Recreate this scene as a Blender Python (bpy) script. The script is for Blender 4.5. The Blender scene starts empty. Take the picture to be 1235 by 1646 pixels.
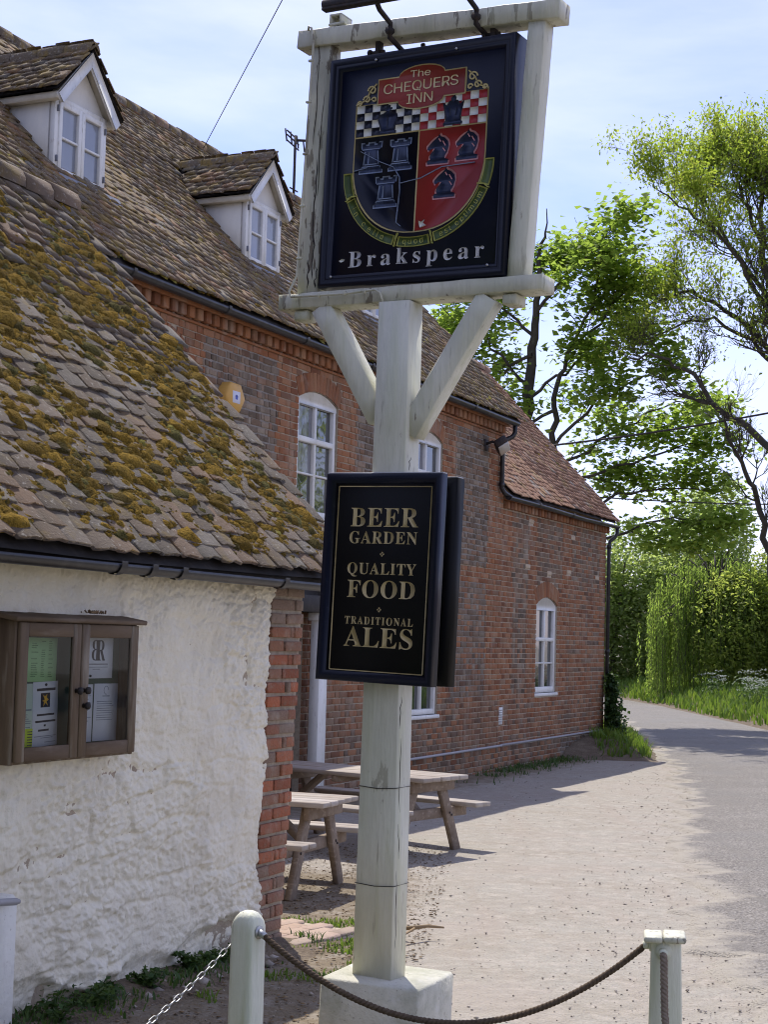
import bpy, math, random
import numpy as np
from mathutils import Matrix, Vector
from mathutils.geometry import tessellate_polygon

S = bpy.context.scene
C = S.collection
rnd = random.Random(7)
NR = np.random.default_rng(11)
PI = math.pi

# ------------------------------------------------------------------ camera, sky, sun, exposure
CAM_H = 1.75
pitch, roll = math.atan(204 / 2600), 0.0265
F = Vector((0, math.cos(pitch), math.sin(pitch)))
R0 = Vector((1, 0, 0)); U0 = Vector((0, -math.sin(pitch), math.cos(pitch)))
right = math.cos(roll) * R0 + math.sin(roll) * U0
up = -math.sin(roll) * R0 + math.cos(roll) * U0
cam = bpy.data.cameras.new('camera')
cam.sensor_fit = 'VERTICAL'; cam.sensor_height = 36; cam.sensor_width = 27
cam.lens = 36 * 2600 / 1646
cam.clip_start = 0.05; cam.clip_end = 3000
co = bpy.data.objects.new('camera', cam); C.objects.link(co)
mw = Matrix((right, up, -F)).transposed().to_4x4(); mw.translation = (0, 0, CAM_H)
co.matrix_world = mw
S.camera = co

SUN_EL, SUN_AZ = math.radians(57), math.radians(-10)      # azimuth from +Y, towards +X
sd = Vector((math.sin(SUN_AZ) * math.cos(SUN_EL), math.cos(SUN_AZ) * math.cos(SUN_EL), math.sin(SUN_EL)))
wd = bpy.data.worlds.new('World'); S.world = wd; wd.use_nodes = True
nt = wd.node_tree; nt.nodes.clear()
out = nt.nodes.new('ShaderNodeOutputWorld'); bg = nt.nodes.new('ShaderNodeBackground')
sky = nt.nodes.new('ShaderNodeTexSky'); sky.sky_type = 'NISHITA'; sky.sun_disc = False
sky.sun_elevation = SUN_EL; sky.sun_rotation = SUN_AZ
sky.air_density = 1.0; sky.dust_density = 0.3; sky.ozone_density = 2.0
tc = nt.nodes.new('ShaderNodeTexCoord'); mp = nt.nodes.new('ShaderNodeMapping')
mp.inputs['Scale'].default_value = (1.3, 1.3, 3.6); mp.inputs['Location'].default_value = (0.9, 0.4, 0.6)
n1 = nt.nodes.new('ShaderNodeTexNoise'); n1.inputs['Scale'].default_value = 2.6; n1.inputs['Detail'].default_value = 7
n1.inputs['Roughness'].default_value = 0.52; n1.inputs['Distortion'].default_value = 0.3
cr = nt.nodes.new('ShaderNodeValToRGB'); cr.color_ramp.elements[0].position = 0.34; cr.color_ramp.elements[1].position = 0.64
mixc = nt.nodes.new('ShaderNodeMix'); mixc.data_type = 'RGBA'; mixc.clamp_factor = True
mixc.inputs['B'].default_value = (4.3, 4.45, 5.35, 1)
mm = nt.nodes.new('ShaderNodeMath'); mm.operation = 'MULTIPLY'; mm.inputs[1].default_value = 0.6
L = nt.links.new
L(tc.outputs['Generated'], mp.inputs['Vector']); L(mp.outputs['Vector'], n1.inputs['Vector'])
L(n1.outputs['Fac'], cr.inputs['Fac']); L(cr.outputs['Color'], mm.inputs[0]); L(mm.outputs[0], mixc.inputs['Factor'])
tint = nt.nodes.new('ShaderNodeMix'); tint.data_type = 'RGBA'; tint.blend_type = 'MULTIPLY'; tint.inputs['Factor'].default_value = 1; tint.inputs['B'].default_value = (.68, .60, .83, 1)
L(sky.outputs['Color'], tint.inputs['A']); L(tint.outputs['Result'], mixc.inputs['A']); L(mixc.outputs['Result'], bg.inputs['Color'])
bg.inputs['Strength'].default_value = 0.10
L(bg.outputs['Background'], out.inputs['Surface'])
sl = bpy.data.lights.new('sun', 'SUN'); sl.energy = 2.0; sl.angle = math.radians(0.5); sl.color = (1, .95, .87)
so = bpy.data.objects.new('sun', sl); C.objects.link(so); so.rotation_euler = (-sd).to_track_quat('-Z', 'Y').to_euler()
so.location = (0, 0, 30)
S.view_settings.view_transform = 'Standard'; S.view_settings.look = 'None'
S.view_settings.gamma = 1; S.view_settings.use_curve_mapping = False
S.view_settings.exposure = 1.4
S.cycles.pixel_filter_type = 'BLACKMAN_HARRIS'; S.cycles.filter_width = 1.1
S.cycles.max_bounces = 7; S.cycles.transparent_max_bounces = 8

# ------------------------------------------------------------------ numpy noise
_LAT = NR.random((256, 256))
def vnoise(x, y, seed=0):
    x = np.asarray(x, float) + seed * 17.31; y = np.asarray(y, float) + seed * 9.77
    xi = np.floor(x).astype(int); yi = np.floor(y).astype(int)
    fx = x - xi; fy = y - yi
    fx = fx * fx * (3 - 2 * fx); fy = fy * fy * (3 - 2 * fy)
    a = _LAT[xi % 256, yi % 256]; b = _LAT[(xi + 1) % 256, yi % 256]
    c = _LAT[xi % 256, (yi + 1) % 256]; d = _LAT[(xi + 1) % 256, (yi + 1) % 256]
    return (a * (1 - fx) + b * fx) * (1 - fy) + (c * (1 - fx) + d * fx) * fy
def fbm(x, y, seed=0, o=4):
    s = 0; a = .5; t = 0
    for i in range(o):
        s = s + a * vnoise(np.asarray(x) * 2 ** i, np.asarray(y) * 2 ** i, seed + i * 3); t += a; a *= .5
    return s / t
def sstep(a, b, x):
    t = np.clip((np.asarray(x, float) - a) / (b - a), 0, 1); return t * t * (3 - 2 * t)

# ------------------------------------------------------------------ mesh builder
class MB:
    def __init__(s): s.v = []; s.n = 0; s.f = []
    def add(s, v, faces, mat=0):
        v = np.asarray(v, float).reshape(-1, 3)
        if isinstance(faces, np.ndarray):
            s.f.append((faces + s.n, mat))
        else:
            by = {}
            for f in faces: by.setdefault(len(f), []).append(f)
            for k in by: s.f.append((np.array(by[k], int) + s.n, mat))
        s.v.append(v); s.n += len(v); return s
    def merge(s, o, M=None, mat=None):
        v = np.concatenate(o.v)
        if M is not None:
            M = np.array(M); v = v @ M[:3, :3].T + M[:3, 3]
        for f, m in o.f: s.f.append((f + s.n, m if mat is None else mat))
        s.v.append(v); s.n += len(v); return s
    def mesh(s, name, mats, smooth=False):
        me = bpy.data.meshes.new(name)
        v = np.concatenate(s.v); me.vertices.add(len(v)); me.vertices.foreach_set('co', v.astype(np.float32).ravel())
        idx = np.concatenate([f.ravel() for f, m in s.f]); tot = np.concatenate([np.full(len(f), f.shape[1]) for f, m in s.f])
        mi = np.concatenate([np.full(len(f), m) for f, m in s.f])
        st = np.concatenate([[0], np.cumsum(tot)[:-1]])
        me.loops.add(len(idx)); me.loops.foreach_set('vertex_index', idx.astype(np.int32))
        me.polygons.add(len(tot)); me.polygons.foreach_set('loop_start', st.astype(np.int32))
        me.polygons.foreach_set('loop_total', tot.astype(np.int32)); me.polygons.foreach_set('material_index', mi.astype(np.int32))
        if smooth: me.polygons.foreach_set('use_smooth', np.ones(len(tot), bool))
        for m in (mats if isinstance(mats, (list, tuple)) else [mats]): me.materials.append(m)
        me.update(calc_edges=True); me.validate()
        return me
    def build(s, name, mats, parent=None, smooth=False, loc=None, kind=None, label=None):
        o = bpy.data.objects.new(name, s.mesh(name, mats, smooth)); C.objects.link(o)
        if parent is not None: o.parent = parent
        if loc is not None: o.location = loc
        if kind: o['kind'] = kind
        if label: o['label'] = label
        return o

def cbox(mb, lo, hi, b=0.004, M=None, mat=0):
    """a box with chamfered edges"""
    lo = np.array(lo, float); hi = np.array(hi, float)
    b = min(b, *(0.45 * (hi - lo)))
    V = []
    for i in range(8):
        s = np.array([(i >> k) & 1 for k in range(3)])
        cpt = np.where(s == 1, hi, lo); ins = np.where(s == 1, -b, b)
        for a in range(3):
            p = cpt + ins; p[a] = cpt[a]; V.append(p)
    Fc = []
    def vid(i, a): return 3 * i + a
    for a in range(3):
        o1, o2 = [k for k in range(3) if k != a]
        for side in (0, 1):
            q = []
            for (x, y) in ((0, 0), (1, 0), (1, 1), (0, 1)):
                i = (side << a) | (x << o1) | (y << o2); q.append(vid(i, a))
            Fc.append(tuple(q))
    for a in range(3):
        o1, o2 = [k for k in range(3) if k != a]
        for x in (0, 1):
            for y in (0, 1):
                i = (x << o1) | (y << o2); j = i | (1 << a)
                Fc.append((vid(i, o1), vid(j, o1), vid(j, o2), vid(i, o2)))
    for i in range(8): Fc.append((vid(i, 0), vid(i, 1), vid(i, 2)))
    V = np.array(V)
    # consistent outward winding
    cen = (lo + hi) / 2; G = []
    for f in Fc:
        p = V[list(f)]; nrm = np.cross(p[1] - p[0], p[2] - p[0])
        G.append(f if np.dot(nrm, p.mean(0) - cen) > 0 else tuple(reversed(f)))
    if M is not None:
        M = np.array(M); V = V @ M[:3, :3].T + M[:3, 3]
    return mb.add(V, G, mat)

def beam(mb, p0, p1, w, t, upv=(0, 0, 1), b=0.004, mat=0):
    """a bevelled bar from p0 to p1, w wide across, t thick along upv"""
    p0 = Vector(p0); p1 = Vector(p1); d = p1 - p0; Lh = d.length; d.normalize()
    x = d.cross(Vector(upv)).normalized(); z = x.cross(d)
    M = Matrix((x, d, z)).transposed().to_4x4(); M.translation = p0
    return cbox(mb, (-w / 2, 0, -t / 2), (w / 2, Lh, t / 2), b, M, mat)

def tube(mb, pts, rad, sides=6, mat=0, cap=True):
    P = np.array(pts, float); n = len(P)
    r = np.full(n, rad, float) if np.isscalar(rad) else np.array(rad, float)
    T = np.gradient(P, axis=0); T /= np.linalg.norm(T, axis=1)[:, None] + 1e-9
    ref = np.array([0, 0, 1.]) if abs(T[0, 2]) < .9 else np.array([1., 0, 0])
    X = np.cross(T[0], ref); X /= np.linalg.norm(X); V = []
    ang = np.arange(sides) * 2 * PI / sides
    for i in range(n):
        X = X - T[i] * np.dot(X, T[i]); X /= np.linalg.norm(X) + 1e-9; Y = np.cross(T[i], X)
        V.append(P[i] + r[i] * (np.cos(ang)[:, None] * X + np.sin(ang)[:, None] * Y))
    V = np.concatenate(V); a = np.arange(sides); b = (a + 1) % sides; Fq = []
    for i in range(n - 1): Fq.append(np.stack([i * sides + a, i * sides + b, (i + 1) * sides + b, (i + 1) * sides + a], 1))
    mb.add(V, np.concatenate(Fq), mat)
    if cap:
        o = mb.n - len(V)
        mb.f.append((np.array([list(o + a[::-1])]), mat)); mb.f.append((np.array([list(o + (n - 1) * sides + a)]), mat))
    return mb

def prism(mb, loops, y0, y1, mat=0, plane='xz'):
    """polygon (with holes) in local x,z extruded from y0 (front, smaller) to y1"""
    polys = [[Vector((p[0], p[1], 0)) for p in l] for l in loops]
    tris = tessellate_polygon(polys)
    flat = [p for l in loops for p in l]
    V = [(p[0], y0, p[1]) for p in flat] + [(p[0], y1, p[1]) for p in flat]; n = len(flat); Fc = []
    for t in tris:
        a, b, c = [flat[i] for i in t]
        ar = (b[0] - a[0]) * (c[1] - a[1]) - (b[1] - a[1]) * (c[0] - a[0])
        t = tuple(t) if ar > 0 else tuple(reversed(t))
        Fc.append(t); Fc.append(tuple(i + n for i in reversed(t)))
    o = 0
    for l in loops:
        m = len(l)
        ar = sum(l[i][0] * l[(i + 1) % m][1] - l[(i + 1) % m][0] * l[i][1] for i in range(m))
        for i in range(m):
            j = (i + 1) % m; q = (o + i, o + i + n, o + j + n, o + j)
            Fc.append(q if ar < 0 else tuple(reversed(q)))
        o += m
    return mb.add(V, Fc, mat)

def tag(o, label, cat, group=None, kind=None):
    o['label'] = label; o['category'] = cat
    if group: o['group'] = group
    if kind: o['kind'] = kind
    return o
def thing(name, label, cat, loc=(0, 0, 0), M=None, group=None):
    o = bpy.data.objects.new(name, None); C.objects.link(o); o.empty_display_size = .2
    if M is not None: o.matrix_world = M
    else: o.location = loc
    return tag(o, label, cat, group)
def sub(name, parent, M=None):
    o = bpy.data.objects.new(name, None); C.objects.link(o); o.parent = parent; o.empty_display_size = .1
    if M is not None: o.matrix_local = M
    return o

def pieces(name, meshes, items, parent, mats, limit=300, key=None, rest=None):
    """items: (variant, 4x4, (r,g)); the first `limit` in key order become objects sharing mesh data, the rest one stuff part"""
    if key is not None: items = sorted(items, key=key)
    md = [m.mesh(name, mats) for m in meshes]
    for v, M, col in items[:limit]:
        o = bpy.data.objects.new(name, md[v]); C.objects.link(o); o.parent = parent
        o.matrix_local = Matrix(M); o.color = (col[0], col[1], 0, 1)
    tail = items[limit:]
    if tail:
        big = MB(); cols = []
        for v in range(len(meshes)):
            sel = [t for t in tail if t[0] == v]
            if not sel: continue
            bv = np.concatenate(meshes[v].v); nb = len(bv)
            T = np.array([t[1] for t in sel]); k = len(sel)
            V = np.einsum('kij,nj->kni', T[:, :3, :3], bv) + T[:, None, :3, 3]
            off = (np.arange(k) * nb)[:, None, None]
            base = big.n
            for f, m in meshes[v].f: big.f.append(((f[None] + off).reshape(-1, f.shape[1]) + base, m))
            big.v.append(V.reshape(-1, 3)); big.n += k * nb
            cols.append(np.repeat(np.array([t[2] for t in sel], float), nb, 0))
        o = big.build(rest or name, mats, parent, kind='stuff'); o.color = (0, 0, 0, 1)
        cc = np.concatenate(cols); at = o.data.attributes.new('pc', 'FLOAT_COLOR', 'POINT')
        at.data.foreach_set('color', np.concatenate([cc, np.zeros((len(cc), 1)), np.ones((len(cc), 1))], 1).astype(np.float32).ravel())

def TM(loc, X=(1, 0, 0), Y=(0, 1, 0), Z=(0, 0, 1), s=(1, 1, 1)):
    M = np.eye(4); M[:3, 0] = np.array(X) * s[0]; M[:3, 1] = np.array(Y) * s[1]; M[:3, 2] = np.array(Z) * s[2]; M[:3, 3] = loc
    return M

# ------------------------------------------------------------------ materials
def mat(name, base, ramp=None, ramp2=None, layers=(), rough=.8, bumps=(), spec=.3, metallic=0, island=None, trans=0, coat=0, ior=None):
    """ramp: colours by the piece's R value, ramp2: other colours mixed in by its G value; layers: (scale, detail, lo, hi, colour, stretch, seed)"""
    m = bpy.data.materials.new(name); m.use_nodes = True; t = m.node_tree; ns = t.nodes; lk = t.links.new
    b = ns['Principled BSDF']; b.inputs['Roughness'].default_value = rough; b.inputs['Specular IOR Level'].default_value = spec
    b.inputs['Metallic'].default_value = metallic; b.inputs['Coat Weight'].default_value = coat
    if ior: b.inputs['IOR'].default_value = ior
    geo = ns.new('ShaderNodeNewGeometry'); pos = geo.outputs['Position']
    def rampn(cols, fac):
        r = ns.new('ShaderNodeValToRGB'); e = r.color_ramp.elements
        for i, c in enumerate(cols):
            p = i / max(1, len(cols) - 1)
            if i < 2: el = e[i]; el.position = p if i == 0 or len(cols) > 1 else 1
            else: el = e.new(p)
        for i, c in enumerate(cols):
            e[i].position = i / max(1, len(cols) - 1); e[i].color = (*c, 1)
        lk(fac, r.inputs['Fac']); return r.outputs['Color']
    cur = None
    if ramp:
        if island: fac = geo.outputs['Random Per Island']
        else:
            at = ns.new('ShaderNodeAttribute'); at.attribute_name = 'pc'; oi = ns.new('ShaderNodeObjectInfo')
            ad = ns.new('ShaderNodeVectorMath'); ad.operation = 'ADD'
            lk(at.outputs['Vector'], ad.inputs[0]); lk(oi.outputs['Color'], ad.inputs[1])
            sp = ns.new('ShaderNodeSeparateXYZ'); lk(ad.outputs['Vector'], sp.inputs[0]); fac = sp.outputs['X']
        cur = rampn(ramp, fac)
        if ramp2:
            mx = ns.new('ShaderNodeMix'); mx.data_type = 'RGBA'; lk(sp.outputs['Y'], mx.inputs['Factor'])
            lk(cur, mx.inputs['A']); lk(rampn(ramp2, fac), mx.inputs['B']); cur = mx.outputs['Result']
    for (sc, det, lo, hi, col, st, seed) in layers:
        mpn = ns.new('ShaderNodeMapping'); mpn.inputs['Scale'].default_value = st; mpn.inputs['Location'].default_value = (seed * 3.7, seed * 1.9, seed)
        lk(pos, mpn.inputs['Vector'])
        nz = ns.new('ShaderNodeTexNoise'); nz.inputs['Scale'].default_value = sc; nz.inputs['Detail'].default_value = det; nz.inputs['Roughness'].default_value = .6
        lk(mpn.outputs['Vector'], nz.inputs['Vector'])
        mr = ns.new('ShaderNodeMapRange'); mr.inputs['From Min'].default_value = lo; mr.inputs['From Max'].default_value = hi
        a = 1.0
        if len(col) == 4: a = col[3]
        mr.inputs['To Max'].default_value = a
        lk(nz.outputs['Fac'], mr.inputs['Value'])
        mx = ns.new('ShaderNodeMix'); mx.data_type = 'RGBA'; lk(mr.outputs['Result'], mx.inputs['Factor'])
        if cur is None: mx.inputs['A'].default_value = (*base, 1)
        else: lk(cur, mx.inputs['A'])
        mx.inputs['B'].default_value = (*col[:3], 1); cur = mx.outputs['Result']
    if cur is None: b.inputs['Base Color'].default_value = (*base, 1)
    else: lk(cur, b.inputs['Base Color'])
    prev = None
    for (sc, det, stg, dist, st) in bumps:
        mpn = ns.new('ShaderNodeMapping'); mpn.inputs['Scale'].default_value = st; lk(pos, mpn.inputs['Vector'])
        nz = ns.new('ShaderNodeTexNoise'); nz.inputs['Scale'].default_value = sc; nz.inputs['Detail'].default_value = det; lk(mpn.outputs['Vector'], nz.inputs['Vector'])
        bp = ns.new('ShaderNodeBump'); bp.inputs['Strength'].default_value = stg; bp.inputs['Distance'].default_value = dist; lk(nz.outputs['Fac'], bp.inputs['Height'])
        if prev: lk(prev, bp.inputs['Normal'])
        prev = bp.outputs['Normal']
    if prev: lk(prev, b.inputs['Normal'])
    if trans:
        tr = ns.new('ShaderNodeBsdfTranslucent'); ms = ns.new('ShaderNodeMixShader'); ms.inputs[0].default_value = trans
        if cur is None: tr.inputs['Color'].default_value = (*base, 1)
        else:
            bm = ns.new('ShaderNodeMix'); bm.data_type = 'RGBA'; bm.blend_type = 'MULTIPLY'; bm.inputs['Factor'].default_value = 1; bm.inputs['B'].default_value = (1.9, 1.75, 1.2, 1)
            lk(cur, bm.inputs['A']); lk(bm.outputs['Result'], tr.inputs['Color'])
        o = ns['Material Output']; lk(b.outputs[0], ms.inputs[1]); lk(tr.outputs[0], ms.inputs[2]); lk(ms.outputs[0], o.inputs['Surface'])
    return m
I3 = (1, 1, 1)
M = {}
M['brick'] = mat('brick_mat', (.3, .1, .06), ramp=[(.17, .066, .031), (.26, .102, .043), (.33, .138, .058), (.28, .125, .06), (.35, .18, .092), (.21, .104, .055)],
                 ramp2=[(.095, .07, .048), (.165, .124, .088), (.21, .165, .12), (.13, .096, .068), (.21, .13, .078), (.29, .24, .18)],
                 layers=[(55, 4, .5, .75, (.12, .08, .06, .45), I3, 1), (6, 5, .52, .72, (.34, .27, .2, .45), I3, 2), (1.1, 5, .5, .7, (.10, .07, .05, .45), (1, 1, .5), 12), (3, 5, .56, .7, (.38, .32, .25, .4), (1, 1, .35), 13)], rough=.9, bumps=[(90, 4, .5, .01, I3)])
M['pale_brick'] = mat('pale_brick_mat', (.52, .42, .3), layers=[(40, 3, .45, .75, (.35, .26, .18, .6), I3, 3)], rough=.9, bumps=[(90, 4, .4, .01, I3)])
M['quoin'] = mat('quoin_brick_mat', (.3, .1, .06), ramp=[(.24, .085, .045), (.36, .12, .06), (.26, .13, .075), (.42, .13, .06), (.31, .15, .09), (.2, .12, .08), (.47, .12, .05)],
                 ramp2=[(.2, .15, .11), (.27, .21, .16)],
                 layers=[(30, 5, .5, .72, (.2, .14, .09, .6), I3, 1), (9, 5, .52, .75, (.42, .36, .28, .5), I3, 5)], rough=.92, bumps=[(60, 5, .7, .015, I3)])
M['annex_mortar'] = mat('pale_mortar_mat', (.50, .42, .32), layers=[(25, 5, .4, .7, (.36, .29, .22, .7), I3, 4)], rough=.95, bumps=[(70, 5, .6, .01, I3)])
M['mortar'] = mat('mortar_mat', (.46, .385, .285), layers=[(25, 5, .4, .7, (.28, .22, .16, .7), I3, 4), (2.2, 4, .5, .7, (.2, .16, .12, .4), I3, 9)], rough=.95, bumps=[(70, 5, .6, .01, I3)])
M['grey_mortar'] = mat('grey_mortar_mat', (.30, .27, .235), layers=[(25, 5, .4, .7, (.19, .17, .15, .7), I3, 4)], rough=.95, bumps=[(70, 5, .6, .01, I3)])
M['tile'] = mat('roof_tile_mat', (.2, .12, .08), ramp=[(.085, .062, .040), (.125, .088, .056), (.16, .115, .075), (.105, .082, .058), (.18, .12, .072), (.135, .095, .06), (.23, .125, .065)],
                ramp2=[(.13, .118, .098), (.20, .18, .15)],
                layers=[(35, 5, .56, .66, (.46, .43, .37, .55), I3, 1), (4, 5, .5, .72, (.13, .105, .06, .6), I3, 2), (7, 5, .47, .66, (.24, .165, .045, .8), I3, 6)], rough=.92, bumps=[(80, 5, .6, .01, I3)])
M['near_tile'] = mat('near_roof_tile_mat', (.2, .12, .08), ramp=[(.06, .046, .032), (.095, .07, .048), (.125, .094, .066), (.08, .063, .046), (.14, .095, .062), (.105, .078, .053), (.16, .098, .058)],
                ramp2=[(.11, .096, .078), (.17, .152, .125)],
                layers=[(35, 5, .585, .67, (.38, .35, .29, .5), I3, 1), (4, 5, .5, .72, (.07, .058, .038, .6), I3, 2), (6, 5, .54, .68, (.16, .11, .03, .7), I3, 6)], rough=.92, bumps=[(80, 5, .6, .01, I3)])
M['annex_tile'] = mat('annex_tile_mat', (.3, .15, .09), ramp=[(.19, .10, .06), (.26, .14, .085), (.31, .17, .11), (.22, .115, .07), (.29, .18, .12)],
                ramp2=[(.20, .175, .15), (.30, .26, .22)],
                layers=[(35, 5, .56, .68, (.5, .44, .36, .4), I3, 1), (5, 5, .52, .72, (.16, .11, .07, .5), I3, 2), (3, 4, .56, .7, (.27, .2, .06, .6), I3, 6)], rough=.92, bumps=[(80, 5, .6, .01, I3)])
M['moss'] = mat('moss_mat', (.2, .16, .04), ramp=[(.135, .088, .018), (.215, .135, .026), (.30, .185, .03), (.175, .12, .027), (.34, .21, .035), (.09, .068, .022), (.15, .135, .045)], island=True,
                layers=[(60, 5, .45, .7, (.07, .055, .02, .6), I3, 1)], rough=1, bumps=[(160, 5, 1, .02, I3), (50, 4, .7, .03, I3)], spec=.05)
M['moss_green'] = mat('moss_green_mat', (.2, .18, .05), ramp=[(.17, .15, .035), (.27, .235, .06), (.34, .28, .075), (.13, .11, .03)], island=True, rough=1, bumps=[(120, 5, 1, .02, I3)], spec=.05)
M['render'] = mat('white_rubble_mat', (.82, .76, .60), layers=[(3, 6, .5, .8, (.66, .59, .46, .6), (1, 1, .7), 1), (12, 6, .5, .72, (.83, .79, .68, .7), I3, 2), (45, 4, .64, .76, (.4, .34, .25, .4), I3, 3), (1.1, 4, .55, .75, (.55, .48, .35, .5), (1.2, 1.2, 1), 8)], rough=.85, bumps=[(28, 6, .35, .03, I3), (110, 5, .35, .01, I3)])
M['smooth_render'] = mat('smooth_render_mat', (.78, .76, .68), layers=[(5, 6, .45, .75, (.5, .48, .42, .7), I3, 1), (40, 5, .64, .7, (.25, .2, .14, .6), I3, 2)], rough=.8, bumps=[(25, 6, .3, .02, I3)])
def paint(name, col, dirt, worn, flake=.66):
    return mat(name, col, layers=[(4, 6, .42, .75, dirt, (1, 1, .3), 1), (22, 6, flake, flake + .025, worn, (1, 1, .22), 2), (45, 5, .63, .69, (.36, .33, .26, .65), (1, 1, .10), 4), (14, 5, .52, .7, (col[0] * .8, col[1] * .82, col[2] * .7, .8), (1, 1, .12), 15), (2.5, 5, .5, .7, (col[0] * .8, col[1] * .84, col[2] * .78, .7), (1, 1, .5), 7)], rough=.55, bumps=[(22, 6, .5, .014, (1, 1, .18)), (70, 6, .45, .008, (1, 1, .12)), (9, 5, .4, .02, (1, 1, .35))])
M['post_paint'] = paint('post_paint_mat', (.74, .725, .60), (.5, .49, .385, .9), (.24, .2, .15, .9))
M['old_paint'] = paint('old_paint_mat', (.64, .625, .505), (.40, .385, .30, .95), (.2, .175, .13, .9), .585)
M['worn_paint'] = paint('worn_paint_mat', (.56, .55, .45), (.33, .32, .25, .95), (.16, .135, .10, .95), .545)
M['bollard_paint'] = paint('bollard_paint_mat', (.76, .76, .62), (.62, .61, .48, .7), (.1, .09, .07, .9), .73)
M['concrete'] = mat('concrete_mat', (.58, .56, .46), layers=[(6, 6, .42, .66, (.36, .36, .27, .85), I3, 1), (60, 4, .62, .7, (.22, .2, .15, .7), I3, 2), (14, 5, .55, .72, (.6, .59, .53, .7), I3, 3)], rough=.9, bumps=[(60, 5, .6, .008, I3), (8, 4, .4, .02, I3)])
M['white_trim'] = mat('white_trim_mat', (.76, .76, .73), layers=[(5, 6, .42, .75, (.60, .59, .53, .75), (1, 1, .5), 1), (40, 5, .6, .7, (.42, .39, .32, .6), (1, 1, .3), 2)], rough=.45, bumps=[(60, 4, .2, .004, (1, 1, .3))])
M['cheek'] = mat('dormer_cheek_mat', (.70, .68, .62), layers=[(5, 5, .45, .8, (.5, .5, .5, .6), (1, 1, .4), 1)], rough=.7, bumps=[(30, 3, .2, .01, I3)])
M['cream_trim'] = mat('cream_trim_mat', (.60, .56, .46), layers=[(9, 5, .45, .7, (.44, .39, .29, .6), I3, 1)], rough=.6)
M['glass'] = mat('window_glass_mat', (.022, .026, .028), rough=.03, spec=.5, ior=2.3, bumps=[(2.2, 2, .06, .05, I3)])
M['dormer_glass'] = mat('dormer_glass_mat', (.21, .235, .28), rough=.06, spec=.5, ior=1.8, bumps=[(2.2, 2, .05, .05, I3)], layers=[(3, 3, .5, .7, (.29, .3, .33, .7), (1, 1, .3), 1)])  # grey-blue of the reflected sky is put into the pane colour
M['curtain_glass'] = mat('curtain_glass_mat', (.17, .175, .19), layers=[(9, 2, .45, .55, (.05, .052, .06, .9), (1, 1, .05), 3)], rough=.04, spec=.5, ior=2.2, bumps=[(3, 2, .06, .05, I3)])
M['blackpvc'] = mat('black_plastic_mat', (.018, .018, .02), layers=[(8, 5, .5, .75, (.06, .058, .055, .7), I3, 1)], rough=.38, spec=.45)
M['lead'] = mat('lead_mat', (.20, .21, .24), layers=[(12, 4, .45, .7, (.1, .105, .12, .7), I3, 1)], rough=.55)
M['dark'] = mat('dark_timber_mat', (.03, .026, .024), layers=[(14, 4, .5, .7, (.06, .052, .045, .7), I3, 1)], rough=.7)
M['oak'] = mat('weathered_oak_mat', (.17, .122, .075), layers=[(10, 6, .4, .7, (.08, .052, .034, .85), (1, 1, .12), 1), (14, 6, .5, .68, (.30, .26, .20, .8), (1, 1, .12), 2)], rough=.8, bumps=[(60, 5, .5, .006, (1, 1, .1))])
M['oak_h'] = mat('weathered_oak_rail_mat', (.165, .115, .07), layers=[(10, 6, .4, .7, (.085, .056, .036, .85), (.2, .2, 1), 1), (14, 5, .55, .72, (.26, .21, .16, .6), (.2, .2, 1), 2)], rough=.8, bumps=[(60, 5, .5, .006, (.12, .12, 1))])
M['bench'] = mat('bench_timber_mat', (.26, .205, .155), layers=[(9, 6, .42, .7, (.17, .12, .08, .85), (.3, 1, 1), 1), (30, 5, .55, .7, (.42, .34, .26, .7), (.2, 1, 1), 2)], rough=.85, bumps=[(50, 5, .5, .008, (.25, 1, 1))])
M['bench_top'] = mat('bench_top_mat', (.46, .385, .31), ramp=[(.32, .28, .24), (.43, .385, .33), (.37, .32, .27), (.47, .42, .37)], layers=[(9, 6, .42, .7, (.30, .235, .175, .8), (.3, 1, 1), 1)], rough=.85, bumps=[(50, 5, .4, .006, (.25, 1, 1))])
M['navy'] = mat('navy_panel_mat', (.004, .006, .018), rough=.3, spec=.3, layers=[(6, 5, .5, .8, (.012, .016, .03, .6), I3, 1)])
M['navy_frame'] = mat('navy_frame_mat', (.004, .006, .018), rough=.35, spec=.3, layers=[(30, 5, .62, .75, (.03, .035, .05, .6), I3, 1)])
M['blackpanel'] = mat('black_panel_mat', (.0035, .0035, .004), rough=.5, spec=.2)
M['gold'] = mat('gold_lettering_mat', (.50, .40, .20), rough=.45, layers=[(20, 3, .5, .75, (.36, .28, .14, .6), I3, 1)])
M['goldline'] = mat('gold_line_mat', (.55, .45, .2), rough=.5)
M['cream_letter'] = mat('cream_letter_mat', (.66, .55, .30), rough=.5)
M['white_letter'] = mat('silver_letter_mat', (.55, .55, .55), rough=.5)
M['red_enamel'] = mat('red_enamel_mat', (.27, .022, .022), rough=.4, layers=[(7, 4, .5, .75, (.2, .016, .02, .7), I3, 1)])
M['banner_red'] = mat('banner_red_mat', (.25, .035, .025), rough=.4)
M['check_white'] = mat('check_white_mat', (.62, .62, .54), rough=.45)
M['check_red'] = mat('check_red_mat', (.3, .02, .025), rough=.45)
M['piece_blue'] = mat('piece_blue_mat', (.012, .02, .055), rough=.4)
M['rook_blue'] = mat('rook_blue_mat', (.03, .045, .095), rough=.4, layers=[(30, 2, .45, .6, (.012, .02, .05, .8), (1, 1, .1), 1)])
M['piece_line'] = mat('piece_line_mat', (.22, .27, .38), rough=.5)
M['piece_pink'] = mat('piece_pink_mat', (.62, .3, .3), rough=.5)
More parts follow.
